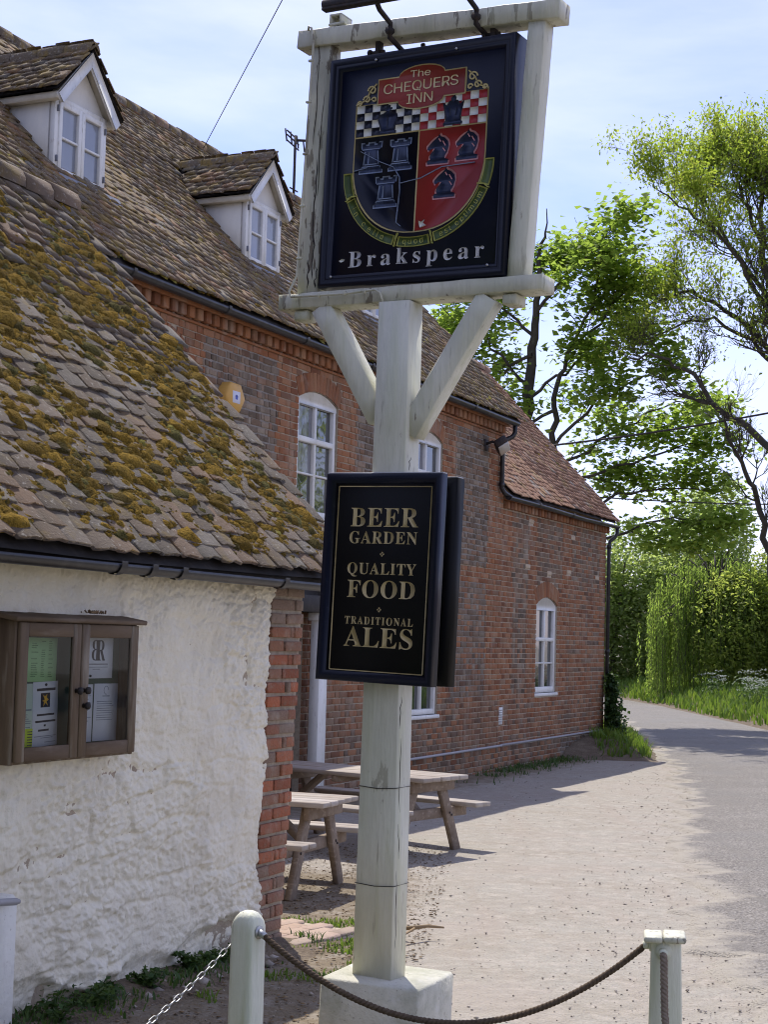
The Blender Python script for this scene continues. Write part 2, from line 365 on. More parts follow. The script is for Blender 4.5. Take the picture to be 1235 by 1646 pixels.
M['ribbon_green'] = mat('ribbon_green_mat', (.045, .075, .02), rough=.45, layers=[(12, 3, .45, .7, (.09, .13, .035, .7), I3, 1)])
M['ribbon_line'] = mat('ribbon_line_mat', (.42, .42, .1), rough=.5)
M['iron'] = mat('iron_mat', (.035, .03, .03), layers=[(40, 4, .5, .7, (.09, .06, .045, .7), I3, 1)], rough=.7)
M['steel'] = mat('steel_mat', (.45, .45, .44), rough=.4, metallic=.7)
M['rope_dark'] = mat('old_rope_mat', (.12, .085, .055), layers=[(70, 3, .45, .7, (.06, .04, .025, .8), I3, 1)], rough=.95)
M['rope_pale'] = mat('pale_rope_mat', (.24, .19, .14), layers=[(70, 3, .45, .7, (.14, .10, .07, .8), I3, 1)], rough=.95)
M['pipe_grey'] = mat('grey_pipe_mat', (.36, .35, .36), rough=.5)
M['paper'] = mat('paper_mat', (.66, .68, .72), rough=.8)
M['paper_green'] = mat('green_paper_mat', (.32, .55, .26), rough=.8)
M['paper_pale'] = mat('pale_green_paper_mat', (.5, .6, .5), rough=.8)
M['paper_yellow'] = mat('yellow_paper_mat', (.52, .66, .05), rough=.8)
M['ink'] = mat('ink_mat', (.03, .035, .05), rough=.7)
M['ink_grey'] = mat('grey_ink_mat', (.25, .28, .32), rough=.7)
M['ink_green'] = mat('green_ink_mat', (.14, .28, .12), rough=.7)
M['yellow'] = mat('yellow_print_mat', (.7, .42, .05), rough=.6)
M['baize'] = mat('green_felt_mat', (.06, .10, .075), rough=1)
M['alarm_yellow'] = mat('alarm_yellow_mat', (.62, .36, .09), rough=.45)
M['sticker'] = mat('sticker_mat', (.6, .62, .72), rough=.5)
M['blue'] = mat('blue_print_mat', (.1, .14, .45), rough=.5)
M['lamp_lens'] = mat('lamp_lens_mat', (.55, .53, .48), rough=.3)
M['pv'] = M['white_trim']
M['paver'] = mat('paver_mat', (.34, .2, .14), ramp=[(.34, .24, .19), (.42, .31, .25), (.32, .25, .2), (.46, .36, .3), (.38, .27, .2)], layers=[(25, 5, .5, .72, (.3, .25, .19, .7), I3, 1)], rough=.92, bumps=[(70, 5, .5, .01, I3)])
M['gravel'] = mat('forecourt_mat', (.345, .32, .272), layers=[(1.6, 6, .5, .7, (.33, .28, .23, .7), (2.2, .25, 1), 11), (2.2, 6, .42, .7, (.30, .26, .205, .7), (.5, 1, 1), 1), (9, 6, .48, .7, (.46, .41, .35, .7), (1, 1, 1), 2), (75, 4, .5, .72, (.22, .18, .15, .7), I3, 3), (30, 5, .58, .72, (.19, .155, .125, .7), I3, 6), (.8, 5, .5, .68, (.34, .295, .25, .7), I3, 8)], rough=.95, bumps=[(55, 6, .8, .02, I3), (8, 5, .6, .04, I3)])
M['asphalt'] = mat('asphalt_mat', (.235, .213, .187), layers=[(1.2, 6, .42, .7, (.31, .285, .255, .8), (.6, 1, 1), 1), (48, 5, .43, .58, (.105, .096, .086, .85), I3, 2), (34, 5, .55, .66, (.40, .37, .33, .7), I3, 14), (2.5, 6, .5, .66, (.19, .175, .155, .7), (1.8, .3, 1), 12), (60, 4, .56, .7, (.46, .43, .39, .6), I3, 3), (.5, 5, .5, .7, (.2, .195, .185, .5), I3, 5)], rough=.9, bumps=[(60, 6, 1, .02, I3), (12, 5, .5, .03, I3)])
def dirt_edge(m, col):
    t = m.node_tree; ns = t.nodes; lk = t.links.new; b = ns['Principled BSDF']; src = b.inputs['Base Color'].links[0].from_socket
    at = ns.new('ShaderNodeAttribute'); at.attribute_name = 'dirt'; geo = ns.new('ShaderNodeNewGeometry'); nz = ns.new('ShaderNodeTexNoise'); nz.inputs['Scale'].default_value = 7; nz.inputs['Detail'].default_value = 8; nz.inputs['Roughness'].default_value = .7
    lk(geo.outputs['Position'], nz.inputs['Vector']); ad = ns.new('ShaderNodeMath'); ad.operation = 'ADD'; lk(at.outputs['Fac'], ad.inputs[0]); lk(nz.outputs['Fac'], ad.inputs[1])
    mr = ns.new('ShaderNodeMapRange'); mr.inputs['From Min'].default_value = .82; mr.inputs['From Max'].default_value = 1.12; mr.inputs['To Max'].default_value = .97; lk(ad.outputs[0], mr.inputs['Value'])
    mx = ns.new('ShaderNodeMix'); mx.data_type = 'RGBA'; lk(mr.outputs['Result'], mx.inputs['Factor']); lk(src, mx.inputs['A']); mx.inputs['B'].default_value = (*col, 1); lk(mx.outputs['Result'], b.inputs['Base Color'])
dirt_edge(M['asphalt'], (.365, .33, .275))
M['soil'] = mat('soil_mat', (.15, .115, .08), layers=[(6, 6, .45, .7, (.25, .2, .14, .7), I3, 1), (40, 5, .5, .7, (.07, .05, .035, .7), I3, 2)], rough=1, bumps=[(40, 6, .8, .03, I3)])
M['stone'] = mat('pebble_mat', (.3, .26, .22), ramp=[(.19, .16, .135), (.33, .29, .245), (.42, .37, .32), (.24, .205, .175)], island=True, rough=.9)
M['litter'] = mat('litter_mat', (.14, .09, .05), ramp=[(.10, .06, .03), (.2, .13, .07), (.3, .22, .13), (.07, .045, .028)], island=True, rough=1)
M['bark'] = mat('bark_mat', (.075, .065, .05), layers=[(7, 6, .4, .7, (.03, .026, .022, .8), (1, 1, .3), 1), (12, 5, .55, .72, (.13, .13, .085, .6), I3, 2)], rough=.95, bumps=[(14, 6, .8, .03, (1, 1, .25))])
def leafm(n, cols, tr=.45): return mat(n, cols[0], ramp=cols, island=True, rough=.55, spec=.25, trans=tr)
M['syc_leaf'] = leafm('sycamore_leaf_mat', [(.11, .185, .03), (.155, .235, .05), (.19, .27, .065), (.13, .205, .035)], .72)
M['ash_leaf'] = leafm('ash_leaf_mat', [(.15, .22, .03), (.22, .30, .05), (.18, .26, .04), (.29, .33, .08)], .65)
M['hedge_leaf'] = leafm('hedge_leaf_mat', [(.17, .24, .08), (.24, .31, .14), (.19, .27, .10), (.30, .36, .18)], .74)
M['willow_leaf'] = leafm('willow_leaf_mat', [(.13, .215, .045), (.18, .265, .065), (.155, .24, .055), (.22, .30, .09)], .72)
M['shrub_leaf'] = leafm('shrub_leaf_mat', [(.16, .225, .05), (.22, .275, .075), (.14, .205, .05), (.26, .30, .09)], .72)
M['grass'] = leafm('grass_mat', [(.075, .145, .02), (.11, .19, .03), (.145, .21, .04), (.09, .16, .025)], .4)
M['shade_tree_leaf'] = leafm('shade_tree_leaf_mat', [(.018, .03, .01), (.03, .045, .015), (.024, .038, .014)], .1)  # dark leaf for the trees added behind the camera to block light
M['added_lawn'] = mat('added_lawn_mat', (.08, .10, .04), layers=[(5, 5, .45, .7, (.09, .085, .045, .7), I3, 1), (40, 4, .5, .7, (.03, .04, .015, .7), I3, 2)], rough=1, bumps=[(60, 5, .8, .03, I3)])  # dark grass for the plot added out of view to lessen bounced light
M['ivy'] = leafm('ivy_leaf_mat', [(.02, .045, .012), (.035, .07, .018), (.05, .09, .02)], .25)
M['weed'] = leafm('weed_leaf_mat', [(.035, .075, .02), (.06, .115, .03), (.09, .14, .04)], .35)
M['parsley'] = mat('parsley_flower_mat', (.6, .63, .52), rough=.8)
M['under'] = mat('undergrowth_floor_mat', (.035, .04, .02), layers=[(8, 5, .45, .7, (.06, .07, .03, .7), I3, 1)], rough=1)

# ------------------------------------------------------------------ ground
def gz(x, y):
    return -.07 * sstep(7.8, 11, y) - .03 * sstep(14, 22, y)
EDGE_L = np.array([(1.40, 3.5), (1.52, 6), (1.67, 8.15), (1.83, 9.46), (2.11, 11.14), (2.54, 13.58), (3.12, 16.82), (3.7, 20.27), (4.44, 24.87), (4.62, 26.5), (5.05, 30), (5.4, 33), (5.95, 39.6), (6.3, 45), (5.9, 52), (4.4, 58), (1, 64), (-7, 70), (-20, 76)])
EDGE_R = np.array([(8.4, 3.5), (8.5, 6), (8.55, 8), (8.6, 9.5), (8.6, 11), (8.65, 13.5), (8.7, 17), (8.7, 20), (8.75, 25), (8.75, 26.6), (8.78, 30), (8.8, 34), (8.82, 40), (8.83, 44), (8.65, 51), (8.1, 57.5), (6.2, 66), (0, 75), (-16, 84)])
def along(E, n):
    s = np.concatenate([[0], np.cumsum(np.linalg.norm(np.diff(E, axis=0), axis=1))]); t = np.linspace(0, 1, n) ** 1.35 * s[-1]
    return np.stack([np.interp(t, s, E[:, 0]), np.interp(t, s, E[:, 1])], 1)
def grid_faces(nr, nc):
    a = np.arange((nr - 1) * nc).reshape(nr - 1, nc)[:, :-1].ravel()
    return np.stack([a, a + 1, a + 1 + nc, a + nc], 1)
xs = np.concatenate([[-900, -300, -100, -40, -20], np.arange(-12, -4, .5), np.arange(-4, 6, .1), np.arange(6, 16, .5), [20, 40, 100, 300, 900]])
ys = np.concatenate([[-600, -200, -60, -20, -5], np.arange(0, 6, .5), np.arange(6, 20, .1), np.arange(20, 40, .5), np.arange(40, 80, 2), [100, 200, 500, 1500]])
X, Y = np.meshgrid(xs, ys)
Z = gz(X, Y) + (fbm(X * 1.3, Y * 1.3, 3) - .5) * .03 * ((np.abs(X) < 8) & (Y < 30))
mb = MB(); mb.add(np.stack([X, Y, Z], -1).reshape(-1, 3), grid_faces(len(ys), len(xs)))
g = mb.build('ground', M['gravel'], smooth=True); g['kind'] = 'structure'
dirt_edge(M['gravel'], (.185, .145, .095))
inn_n = (X - 1.7423) * math.cos(math.radians(24.3)) - (Y - 23.6363) * math.sin(math.radians(24.3))      # metres out from the inn wall
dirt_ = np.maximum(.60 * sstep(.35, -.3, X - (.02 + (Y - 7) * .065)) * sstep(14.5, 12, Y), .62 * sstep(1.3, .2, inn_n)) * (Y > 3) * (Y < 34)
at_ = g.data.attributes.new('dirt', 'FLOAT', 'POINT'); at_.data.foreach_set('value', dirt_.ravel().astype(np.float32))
# road: broken edge towards the forecourt
n = 1500
l = along(EDGE_L, n); r_ = along(EDGE_R, n)
l[:, 0] += (fbm(l[:, 1] * 2.6, l[:, 0] * 0, 5) - .5) * .7 + (fbm(l[:, 1] * 3.5, l[:, 0] * 0, 8, 5) - .5) * .16
cols = 22; t = np.concatenate([[0, .015, .03, .05, .08, .12], np.linspace(.16, 1, cols - 6)])
P = l[:, None] * (1 - t)[None, :, None] + r_[:, None] * t[None, :, None]
zz = gz(P[..., 0], P[..., 1]) + .022 + .03 * np.sin(t * PI)[None]
zz[:, 0] -= .045
mb = MB(); mb.add(np.concatenate([P, zz[..., None]], -1).reshape(-1, 3), grid_faces(n, cols))
o = mb.build('road', M['asphalt'], smooth=True); o['kind'] = 'structure'
at_ = o.data.attributes.new('dirt', 'FLOAT', 'POINT'); dd_ = np.repeat((.72 * sstep(.10, .0, t) + .45 * sstep(.94, 1, t))[None], n, 0).ravel(); at_.data.foreach_set('value', dd_.astype(np.float32))
# verge bank on the far side of the road
m_ = 120; rr = along(EDGE_R, m_)
dv = np.gradient(rr, axis=0); nn_ = np.stack([dv[:, 1], -dv[:, 0]], 1); nn_ /= np.linalg.norm(nn_, axis=1)[:, None]
offs = np.array([-.12, 0, .25, .7, 1.3, 2.2, 4, 9, 20]); hs = np.array([.0, .05, .12, .28, .42, .5, .55, .7, .9])
wob = (fbm(rr[:, 1] * .9, rr[:, 0], 21) - .5)
P = rr[:, None] + nn_[:, None] * (offs[None] + wob[:, None] * .35)[..., None]
zz = gz(P[..., 0], P[..., 1]) + hs[None] * (1 + wob[:, None]) - .01
mb = MB(); mb.add(np.concatenate([P, zz[..., None]], -1).reshape(-1, 3), grid_faces(m_, len(offs)))
o = mb.build('verge', M['soil'], smooth=True); o['kind'] = 'structure'
VERGE = (rr, nn_, wob)
def verge_pt(s, d, rr=rr, nn_=nn_, wob=wob, offs=offs, hs=hs):
    """point on the far bank: s along 0..1, d metres from the road"""
    i = s * (len(rr) - 1); k = min(int(i), len(rr) - 2); f = i - k
    p = rr[k] * (1 - f) + rr[k + 1] * f; nv = nn_[k]; w_ = wob[k] * (1 - f) + wob[k + 1] * f
    q = p + nv * (d + w_ * .35); return (q[0], q[1], float(gz(q[0], q[1])) + float(np.interp(d, offs, hs)) * (1 + w_) - .01)
# unseen dark grass plot added round the camera to cut light bounced on fronts
gx, gy = np.meshgrid(np.linspace(-14, 1.25, 40), np.linspace(-9, 6.25, 40))
mb = MB(); mb.add(np.stack([gx, gy, gz(gx, gy) + .03 + 0 * gx], -1).reshape(-1, 3), grid_faces(40, 40)); o = mb.build('added_lawn', M['added_lawn']); o['kind'] = 'structure'
# near-side grassy mound by the annexe corner
mp_ = [(3.98, 26.2), (4.57, 26.1), (4.95, 28.5), (5.3, 32), (5.9, 39), (6.2, 45), (5.2, 47), (4.9, 38), (4.5, 33), (4.15, 30.4)]
def mound_h(x, y):
    return .30 * sstep(0, .9, np.minimum(np.interp(y, [26.2, 28.5, 32, 39, 45], [4.6, 4.95, 5.3, 5.9, 6.2]) - x, (y - 26.0) * .6))
gx, gy = np.meshgrid(np.linspace(3.0, 6.3, 34), np.linspace(25.8, 46, 100))
gzv = gz(gx, gy) + mound_h(gx, gy) - .004 + (fbm(gx * 3, gy * 3, 9) - .5) * .05 * (mound_h(gx, gy) > .01) - .03 * (mound_h(gx, gy) < .005)
mb = MB(); mb.add(np.stack([gx, gy, gzv], -1).reshape(-1, 3), grid_faces(100, 34))
o = mb.build('verge', M['soil'], smooth=True); o['kind'] = 'structure'
# ------------------------------------------------------------------ building frame: x along the facade, y into the building, z up
AL = math.radians(24.3)
def BF(ox, oy, oz=0.0):
    Mx = Matrix(((math.sin(AL), -math.cos(AL), 0), (math.cos(AL), math.sin(AL), 0), (0, 0, 1))).to_4x4()
    Mx.translation = (ox, oy, oz); return Mx
INN = BF(1.7423, 23.6363)
OUT = BF(-.6118, 9.5624)

def brick_mesh(seed, bx=.03, bz=.08):
    r = random.Random(seed); V = []; j = lambda a: r.uniform(-a, a)
    for y, ins in ((0, 0), (-.75, 0), (-1, 1)):
        for (sx, sz) in ((-1, -1), (1, -1), (1, 1), (-1, 1)):
            V.append((sx * (.5 - ins * bx) + j(.014), y + (j(.12) if ins else 0), sz * (.5 - ins * bz) + j(.035)))
    Fq = []
    for a in (0, 4):
        for i in range(4): Fq.append((a + i, a + (i + 1) % 4, a + 4 + (i + 1) % 4, a + 4 + i))
    Fq.append((8, 9, 10, 11)); return MB().add(V, Fq)
BRICKS = [brick_mesh(i) for i in range(5)]

def tile_mesh(seed):
    """unit roof tile: x across, y up the slope from its tail, z thickness; slightly cambered, chipped tail"""
    r = random.Random(seed); V = []; nx = 4
    for y in (0, .5, 1):
        for i in range(nx):
            x = -.485 + .97 * i / (nx - 1); cam = .35 * (1 - (2 * x) ** 2)
            V.append((x, y + (r.uniform(-.03, .05) if y == 0 else 0), 1 + cam + r.uniform(-.12, .12)))
    for i in range(nx): V.append((V[i][0], V[i][1] + .01, V[i][2] - 1.0))
    V += [(-.485, 1, 0), (.485, 1, 0)]
    Fq = []
    for j in range(2):
        for i in range(nx - 1): Fq.append((j * nx + i, j * nx + i + 1, (j + 1) * nx + i + 1, (j + 1) * nx + i))
    b = 3 * nx
    for i in range(nx - 1): Fq.append((b + i, b + i + 1, i + 1, i))
    Fq.append((b, 0, nx, 2 * nx, b + 4)); Fq.append((b + 3, b + 5, 3 * nx - 1, 2 * nx - 1, nx - 1))
    return MB().add(V, Fq)
TILES = [tile_mesh(40 + i) for i in range(6)]

class Slope:
    """a roof slope in a building frame: eave point (y,z), pitch, u range"""
    def __init__(s, y, z, pitch, seed=0, sag=.03):
        s.y, s.z, s.p, s.seed, s.sag = y, z, pitch, seed, sag
        s.V = np.array([0, math.cos(pitch), math.sin(pitch)]); s.W = np.array([0, -math.sin(pitch), math.cos(pitch)])
    def h(s, u, v): return (fbm(np.asarray(u) * .45 + 3, np.asarray(v) * .6, s.seed, 3) - .5) * 2 * s.sag
    def pt(s, u, v, w=0):
        return np.array([u, s.y, s.z]) + s.V * v + s.W * (w + float(s.h(u, v)))
def tiling(sl, u0, u1, vmax, tw, ga, thick, ok=lambda u, v: True, seed=1, warp=0.0, g=.15):
    r = random.Random(seed); items = []; row = 0; v = 0.0
    while v < vmax:
        u = u0 + (tw / 2 if row % 2 else 0) + r.uniform(-.02, .02)
        while u < u1:
            w = tw * r.uniform(.94, 1.0)
            um = u + tw / 2
            if ok(um, v) and r.random() > .004:
                p = sl.pt(um, v + r.uniform(-.012, .012), .006 + thick * r.uniform(.9, 1.5))
                tilt = -thick * 1.1 / ga * .55 + r.uniform(-.035, .035); rot = r.uniform(-.035, .035)
                Xa = np.array([1, 0, 0]) * math.cos(rot) + sl.V * math.sin(rot) + sl.W * r.uniform(-.03, .03)
                Ya = sl.V * math.cos(rot) - np.array([1, 0, 0]) * math.sin(rot) + sl.W * tilt
                Za = np.cross(Xa, Ya)
                items.append((r.randrange(6), TM(p, Xa, Ya, Za, (w * 1.0, ga * 1.75, thick)), (r.random(), (1 if r.random() < g else 0) * r.random())))
            u += tw
        row += 1; v += ga * r.uniform(.97, 1.03)
    return items

def moss_clumps(name, sl, parent, material, n, u0, u1, v0, v1, dens, size=(.03, .09), seed=5, lift=.02):
    r = np.random.default_rng(seed); mb = MB(); K = 7; got = []; tot = 0
    while tot < n:
        u = r.uniform(u0, u1, 20000); v = r.uniform(v0, v1, 20000); k = r.random(20000) < dens(u, v)
        got.append(np.stack([u[k], v[k]], 1)); tot += int(k.sum())
    uv = np.concatenate(got)[:n]
    C0 = np.array([0, sl.y, sl.z]) + np.stack([uv[:, 0], 0 * uv[:, 0], 0 * uv[:, 0]], 1) + sl.V * uv[:, 1:2] + sl.W * (lift + sl.h(uv[:, 0], uv[:, 1]))[:, None]
    a = r.uniform(size[0], size[1], n) * (.6 + .8 * r.random(n)); hgt = a * r.uniform(.3, .65, n); el = r.uniform(.8, 2.1, n); ph = r.uniform(0, 6.28, n)
    parts = []; Xv = np.array([1., 0, 0])
    for (hh, rr_) in ((0, 1), (.45, .92), (.8, .6)):
        for i in range(K):
            t = 2 * PI * i / K + ph; q = a * rr_ * r.uniform(.65, 1.3, n)
            parts.append(C0 + Xv * (np.cos(t) * q * el)[:, None] + sl.V * (np.sin(t) * q)[:, None] + sl.W * (hh * hgt * r.uniform(.7, 1.3, n) - .01)[:, None])
    parts.append(C0 + sl.W * (hgt * 1.05)[:, None]); V = np.stack(parts, 1); nb = 3 * K + 1
    Fq = np.array([(k * K + i, k * K + (i + 1) % K, (k + 1) * K + (i + 1) % K, (k + 1) * K + i) for k in range(2) for i in range(K)]); Ft = np.array([(2 * K + i, 2 * K + (i + 1) % K, 3 * K) for i in range(K)])
    off = (np.arange(n) * nb)[:, None, None]
    mb.add(V.reshape(-1, 3), (Fq[None] + off).reshape(-1, 4)); mb.f.append(((Ft[None] + off).reshape(-1, 3), 0))
    return mb.build(name, material, parent, kind='stuff')

def ridge_tiles(parent, u0, u1, y, z, mats, seed=3, r=.12):
    rg = random.Random(seed); u = u0
    while u < u1:
        ln = .3; mb = MB(); A = np.linspace(-.25, PI + .25, 8); V = []
        for du in (0, ln):
            for rad in (r, r - .02):
                for a in A: V.append((du, math.cos(a) * rad, math.sin(a) * rad - .03))
        k = len(A); Fq = []
        for i in range(k - 1):
            Fq.append((i, i + 1, 2 * k + i + 1, 2 * k + i)); Fq.append((i, k + i, k + i + 1, i + 1))
            Fq.append((2 * k + i, 2 * k + i + 1, 3 * k + i + 1, 3 * k + i))
        mb.add(V, Fq); o = mb.build('ridge_tile', mats, parent, loc=(u, y, z + rg.uniform(-.012, .012)))
        o.color = (rg.random(), .3, 0, 1); u += ln + .012

def wall_with_openings(mb, u0, u1, z0, z1, ops, y=0.0, depth=.12, mat=0):
    """front sheet with rectangular holes and their reveals"""
    us = sorted({u0, u1, *[o[0] for o in ops], *[o[1] for o in ops]}); zs = sorted({z0, z1, *[o[2] for o in ops], *[o[3] for o in ops]})
    for a, b in zip(us, us[1:]):
        for c, d in zip(zs, zs[1:]):
            mu, mz = (a + b) / 2, (c + d) / 2
            if any(o[0] < mu < o[1] and o[2] < mz < o[3] for o in ops): continue
            mb.add([(a, y, c), (b, y, c), (b, y, d), (a, y, d)], [(0, 1, 2, 3)], mat)
    for (a, b, c, d) in ops:
        for q in ([(a, y, c), (a, y + depth, c), (a, y + depth, d), (a, y, d)], [(b, y, c), (b, y, d), (b, y + depth, d), (b, y + depth, c)],
                  [(a, y, c), (b, y, c), (b, y + depth, c), (a, y + depth, c)], [(a, y, d), (a, y + depth, d), (b, y + depth, d), (b, y, d)]):
            mb.add(q, [(0, 1, 2, 3)], mat)

def courses(u0, u1, z0, z1, gauge, holes, zone, seed, lean=None):
    """holes(z) -> intervals without bricks; zone(z) -> list of (ua, ub, kind) along the course, kind: red, grey, mix, rough"""
    r = random.Random(seed); items = []; k = 0; z = z0 + gauge / 2
    while z < z1 - gauge * .4:
        hz = holes(z)
        for (a, b, kind) in zone(z, k):
            a = max(a, u0); b = min(b, u1); iv = [(a, b)]
            for (c, d) in hz:
                nv = []
                for (p, q) in iv:
                    if d <= p or c >= q: nv.append((p, q)); continue
                    if c > p: nv.append((p, c))
                    if d < q: nv.append((d, q))
                iv = nv
            for (p, q) in iv:
                u = p - (0 if k % 2 else .056); alt = k % 2
                first = True
                while u < q - .02:
                    if kind == 'rough': w = r.choice([.1, .13, .17, .215, .07])
                    elif kind == 'grey': w = .1125 if r.random() < .75 else .225
                    else: w = .225 if (alt % 2 == 0) else .1125
                    alt += 1
                    ua, ub = max(u, p), min(u + w, q)
                    if q - ub < .03: ub = q
                    u += w
                    if ub - ua < .03: continue
                    G = {'red': 0 if r.random() > .06 else .5, 'grey': r.choice([1, 1, .9, .8, .5, .1]), 'mix': r.choice([0, 0, .25, .8]), 'rough': r.choice([1, 1, 1, 1, .9, .6]), 'dull': r.choice([.35, .15, .55])}[kind]
                    if w < .12 and kind == 'mix': G = r.choice([.8, .9, .3])
                    jt = .012 if kind in ('rough',) else .004
                    hgt = gauge - r.uniform(.011, .016 if kind != 'rough' else .026)
                    items.append((r.randrange(5), TM(((ua + ub) / 2 + r.uniform(-1, 1) * jt * .3, 0, z + r.uniform(-1, 1) * jt * .4), s=(ub - ua - .011 - r.random() * jt, r.uniform(.006, .012) + jt * .5 * r.random(), hgt)), (r.random(), G)))
        z += gauge; k += 1
    return items

def arch_bricks(uc, zs, half, rise, depth, seed, tw=.078):
    """soldier bricks on a segmental arch: springing height zs, rise"""
    R = (half * half + rise * rise) / (2 * rise); zc = zs + rise - R; a0 = math.asin(half / R); r = random.Random(seed); items = []
    n = max(6, int(2 * a0 * (R + depth / 2) / tw))
    for i in range(n):
        a = -a0 + 2 * a0 * (i + .5) / n; rad = R + depth / 2 + .004
        c = np.array([uc + math.sin(a) * rad, 0, zc + math.cos(a) * rad]); Zv = np.array([math.sin(a), 0, math.cos(a)]); Xv = np.array([math.cos(a), 0, -math.sin(a)])
        items.append((r.randrange(5), TM(c, Xv, (0, 1, 0), Zv, (2 * a0 * (R + depth / 2) / n - .009, r.uniform(.009, .013), depth - .01)), (r.random(), 0)))
    return items, (R, zc, a0)

def window(parent, u0, u1, z0, z1, rise, cols, rows, y=.07, fw=.055, glass='glass', sill=True, transom=None, mats=None, open_first=False):
    """rows: z fractions of glazing bars; an arched head of given rise on top of z1"""
    w = sub('window', parent)
    mb = MB(); fr = mats or M['white_trim']; t = .05
    cbox(mb, (u0, y - t, z0 + .003), (u0 + fw, y + .03, z1)); cbox(mb, (u1 - fw, y - t, z0 + .003), (u1, y + .03, z1))
    cbox(mb, (u0 + fw, y - t + .002, z0 + .003), (u1 - fw, y + .03, z0 + fw + .02))
    if rise > 0:
        half = (u1 - u0) / 2; uc = (u0 + u1) / 2; R = (half * half + rise * rise) / (2 * rise); zc = z1 + rise - R; a0 = math.asin(half / R)
        arc = [(uc + math.sin(a) * R, zc + math.cos(a) * R) for a in np.linspace(-a0, a0, 13)]
        prism(mb, [[(u0, z1 - fw)] + [(u1, z1 - fw)] + arc[::-1]], y - t - .002, y + .028)
    else: cbox(mb, (u0 + fw, y - t + .002, z1 - fw), (u1 - fw, y + .03, z1))
    iu0, iu1, iz0, iz1 = u0 + fw, u1 - fw, z0 + fw + .02, z1 - fw
    cu = [iu0 + (iu1 - iu0) * i / cols for i in range(cols + 1)]; cz = [iz0] + [iz0 + (iz1 - iz0) * f for f in rows] + [iz1]
    for u in cu[1:-1]: cbox(mb, (u - .024, y - t + .008, iz0), (u + .024, y + .025, iz1), .006)
    for i, z in enumerate(cz[1:-1]):
        th = .03 if transom is not None and i == transom else .011
        for a, b in zip(cu, cu[1:]): cbox(mb, (a + .001, y - t + (.012 if th < .02 else -.004), z - th), (b - .001, y + .02, z + th), .004)
    if sill: cbox(mb, (u0 - .05, y - t - .05, z0 - .05), (u1 + .05, y + .03, z0), .008)
    mb.build('frame', fr, w)
    gl = glass if callable(glass) else (lambda i, j: M[glass])
    for i, (a, b) in enumerate(zip(cu, cu[1:])):
        for j, (c, d) in enumerate(zip(cz, cz[1:])):
            MB().add([(a, y, c), (b, y, c), (b, y, d), (a, y, d)], [(0, 1, 2, 3)]).build('pane', gl(i, j), w)
    return w

def gutter(name, parent, pts, r=.055, mat_=None, joints=()):
    """half-round gutter with a rolled lip along pts, plus joint clips"""
    mb = MB(); P = np.array(pts, float); A = np.linspace(PI, 2 * PI, 9); V = []
    for p in P:
        for rad in (r, r - .007):
            for a in A: V.append((p[0], p[1] + math.cos(a) * rad, p[2] + math.sin(a) * rad))
    k = len(A); s = 2 * k; Fq = []
    for i in range(len(P) - 1):
        for j in range(k - 1):
            Fq.append((i * s + j, i * s + j + 1, (i + 1) * s + j + 1, (i + 1) * s + j))
            Fq.append((i * s + k + j, (i + 1) * s + k + j, (i + 1) * s + k + j + 1, i * s + k + j + 1))
        Fq.append((i * s, (i + 1) * s, (i + 1) * s + k, i * s + k)); Fq.append((i * s + k - 1, i * s + s - 1, (i + 1) * s + s - 1, (i + 1) * s + k - 1))
    for e in (0, len(P) - 1):
        mb.add([V[e * s + j] for j in range(k)], [tuple(range(k))])
    mb.add(V, Fq); o = mb.build(name, mat_ or M['blackpvc'], parent)
    for u in joints:
        q = np.array([np.interp(u, P[:, 0], P[:, i]) for i in range(3)]); c = MB()
        A2 = np.linspace(PI * .93, 2.07 * PI, 9); V = []
        for du in (-.025, .025):
            for a in A2: V.append((q[0] + du, q[1] + math.cos(a) * (r + .008), q[2] + math.sin(a) * (r + .008)))
        k2 = len(A2); Fq = [(j, j + 1, k2 + j + 1, k2 + j) for j in range(k2 - 1)]
        c.add(V, Fq); c.build('gutter_clip', mat_ or M['blackpvc'], o)
    return o

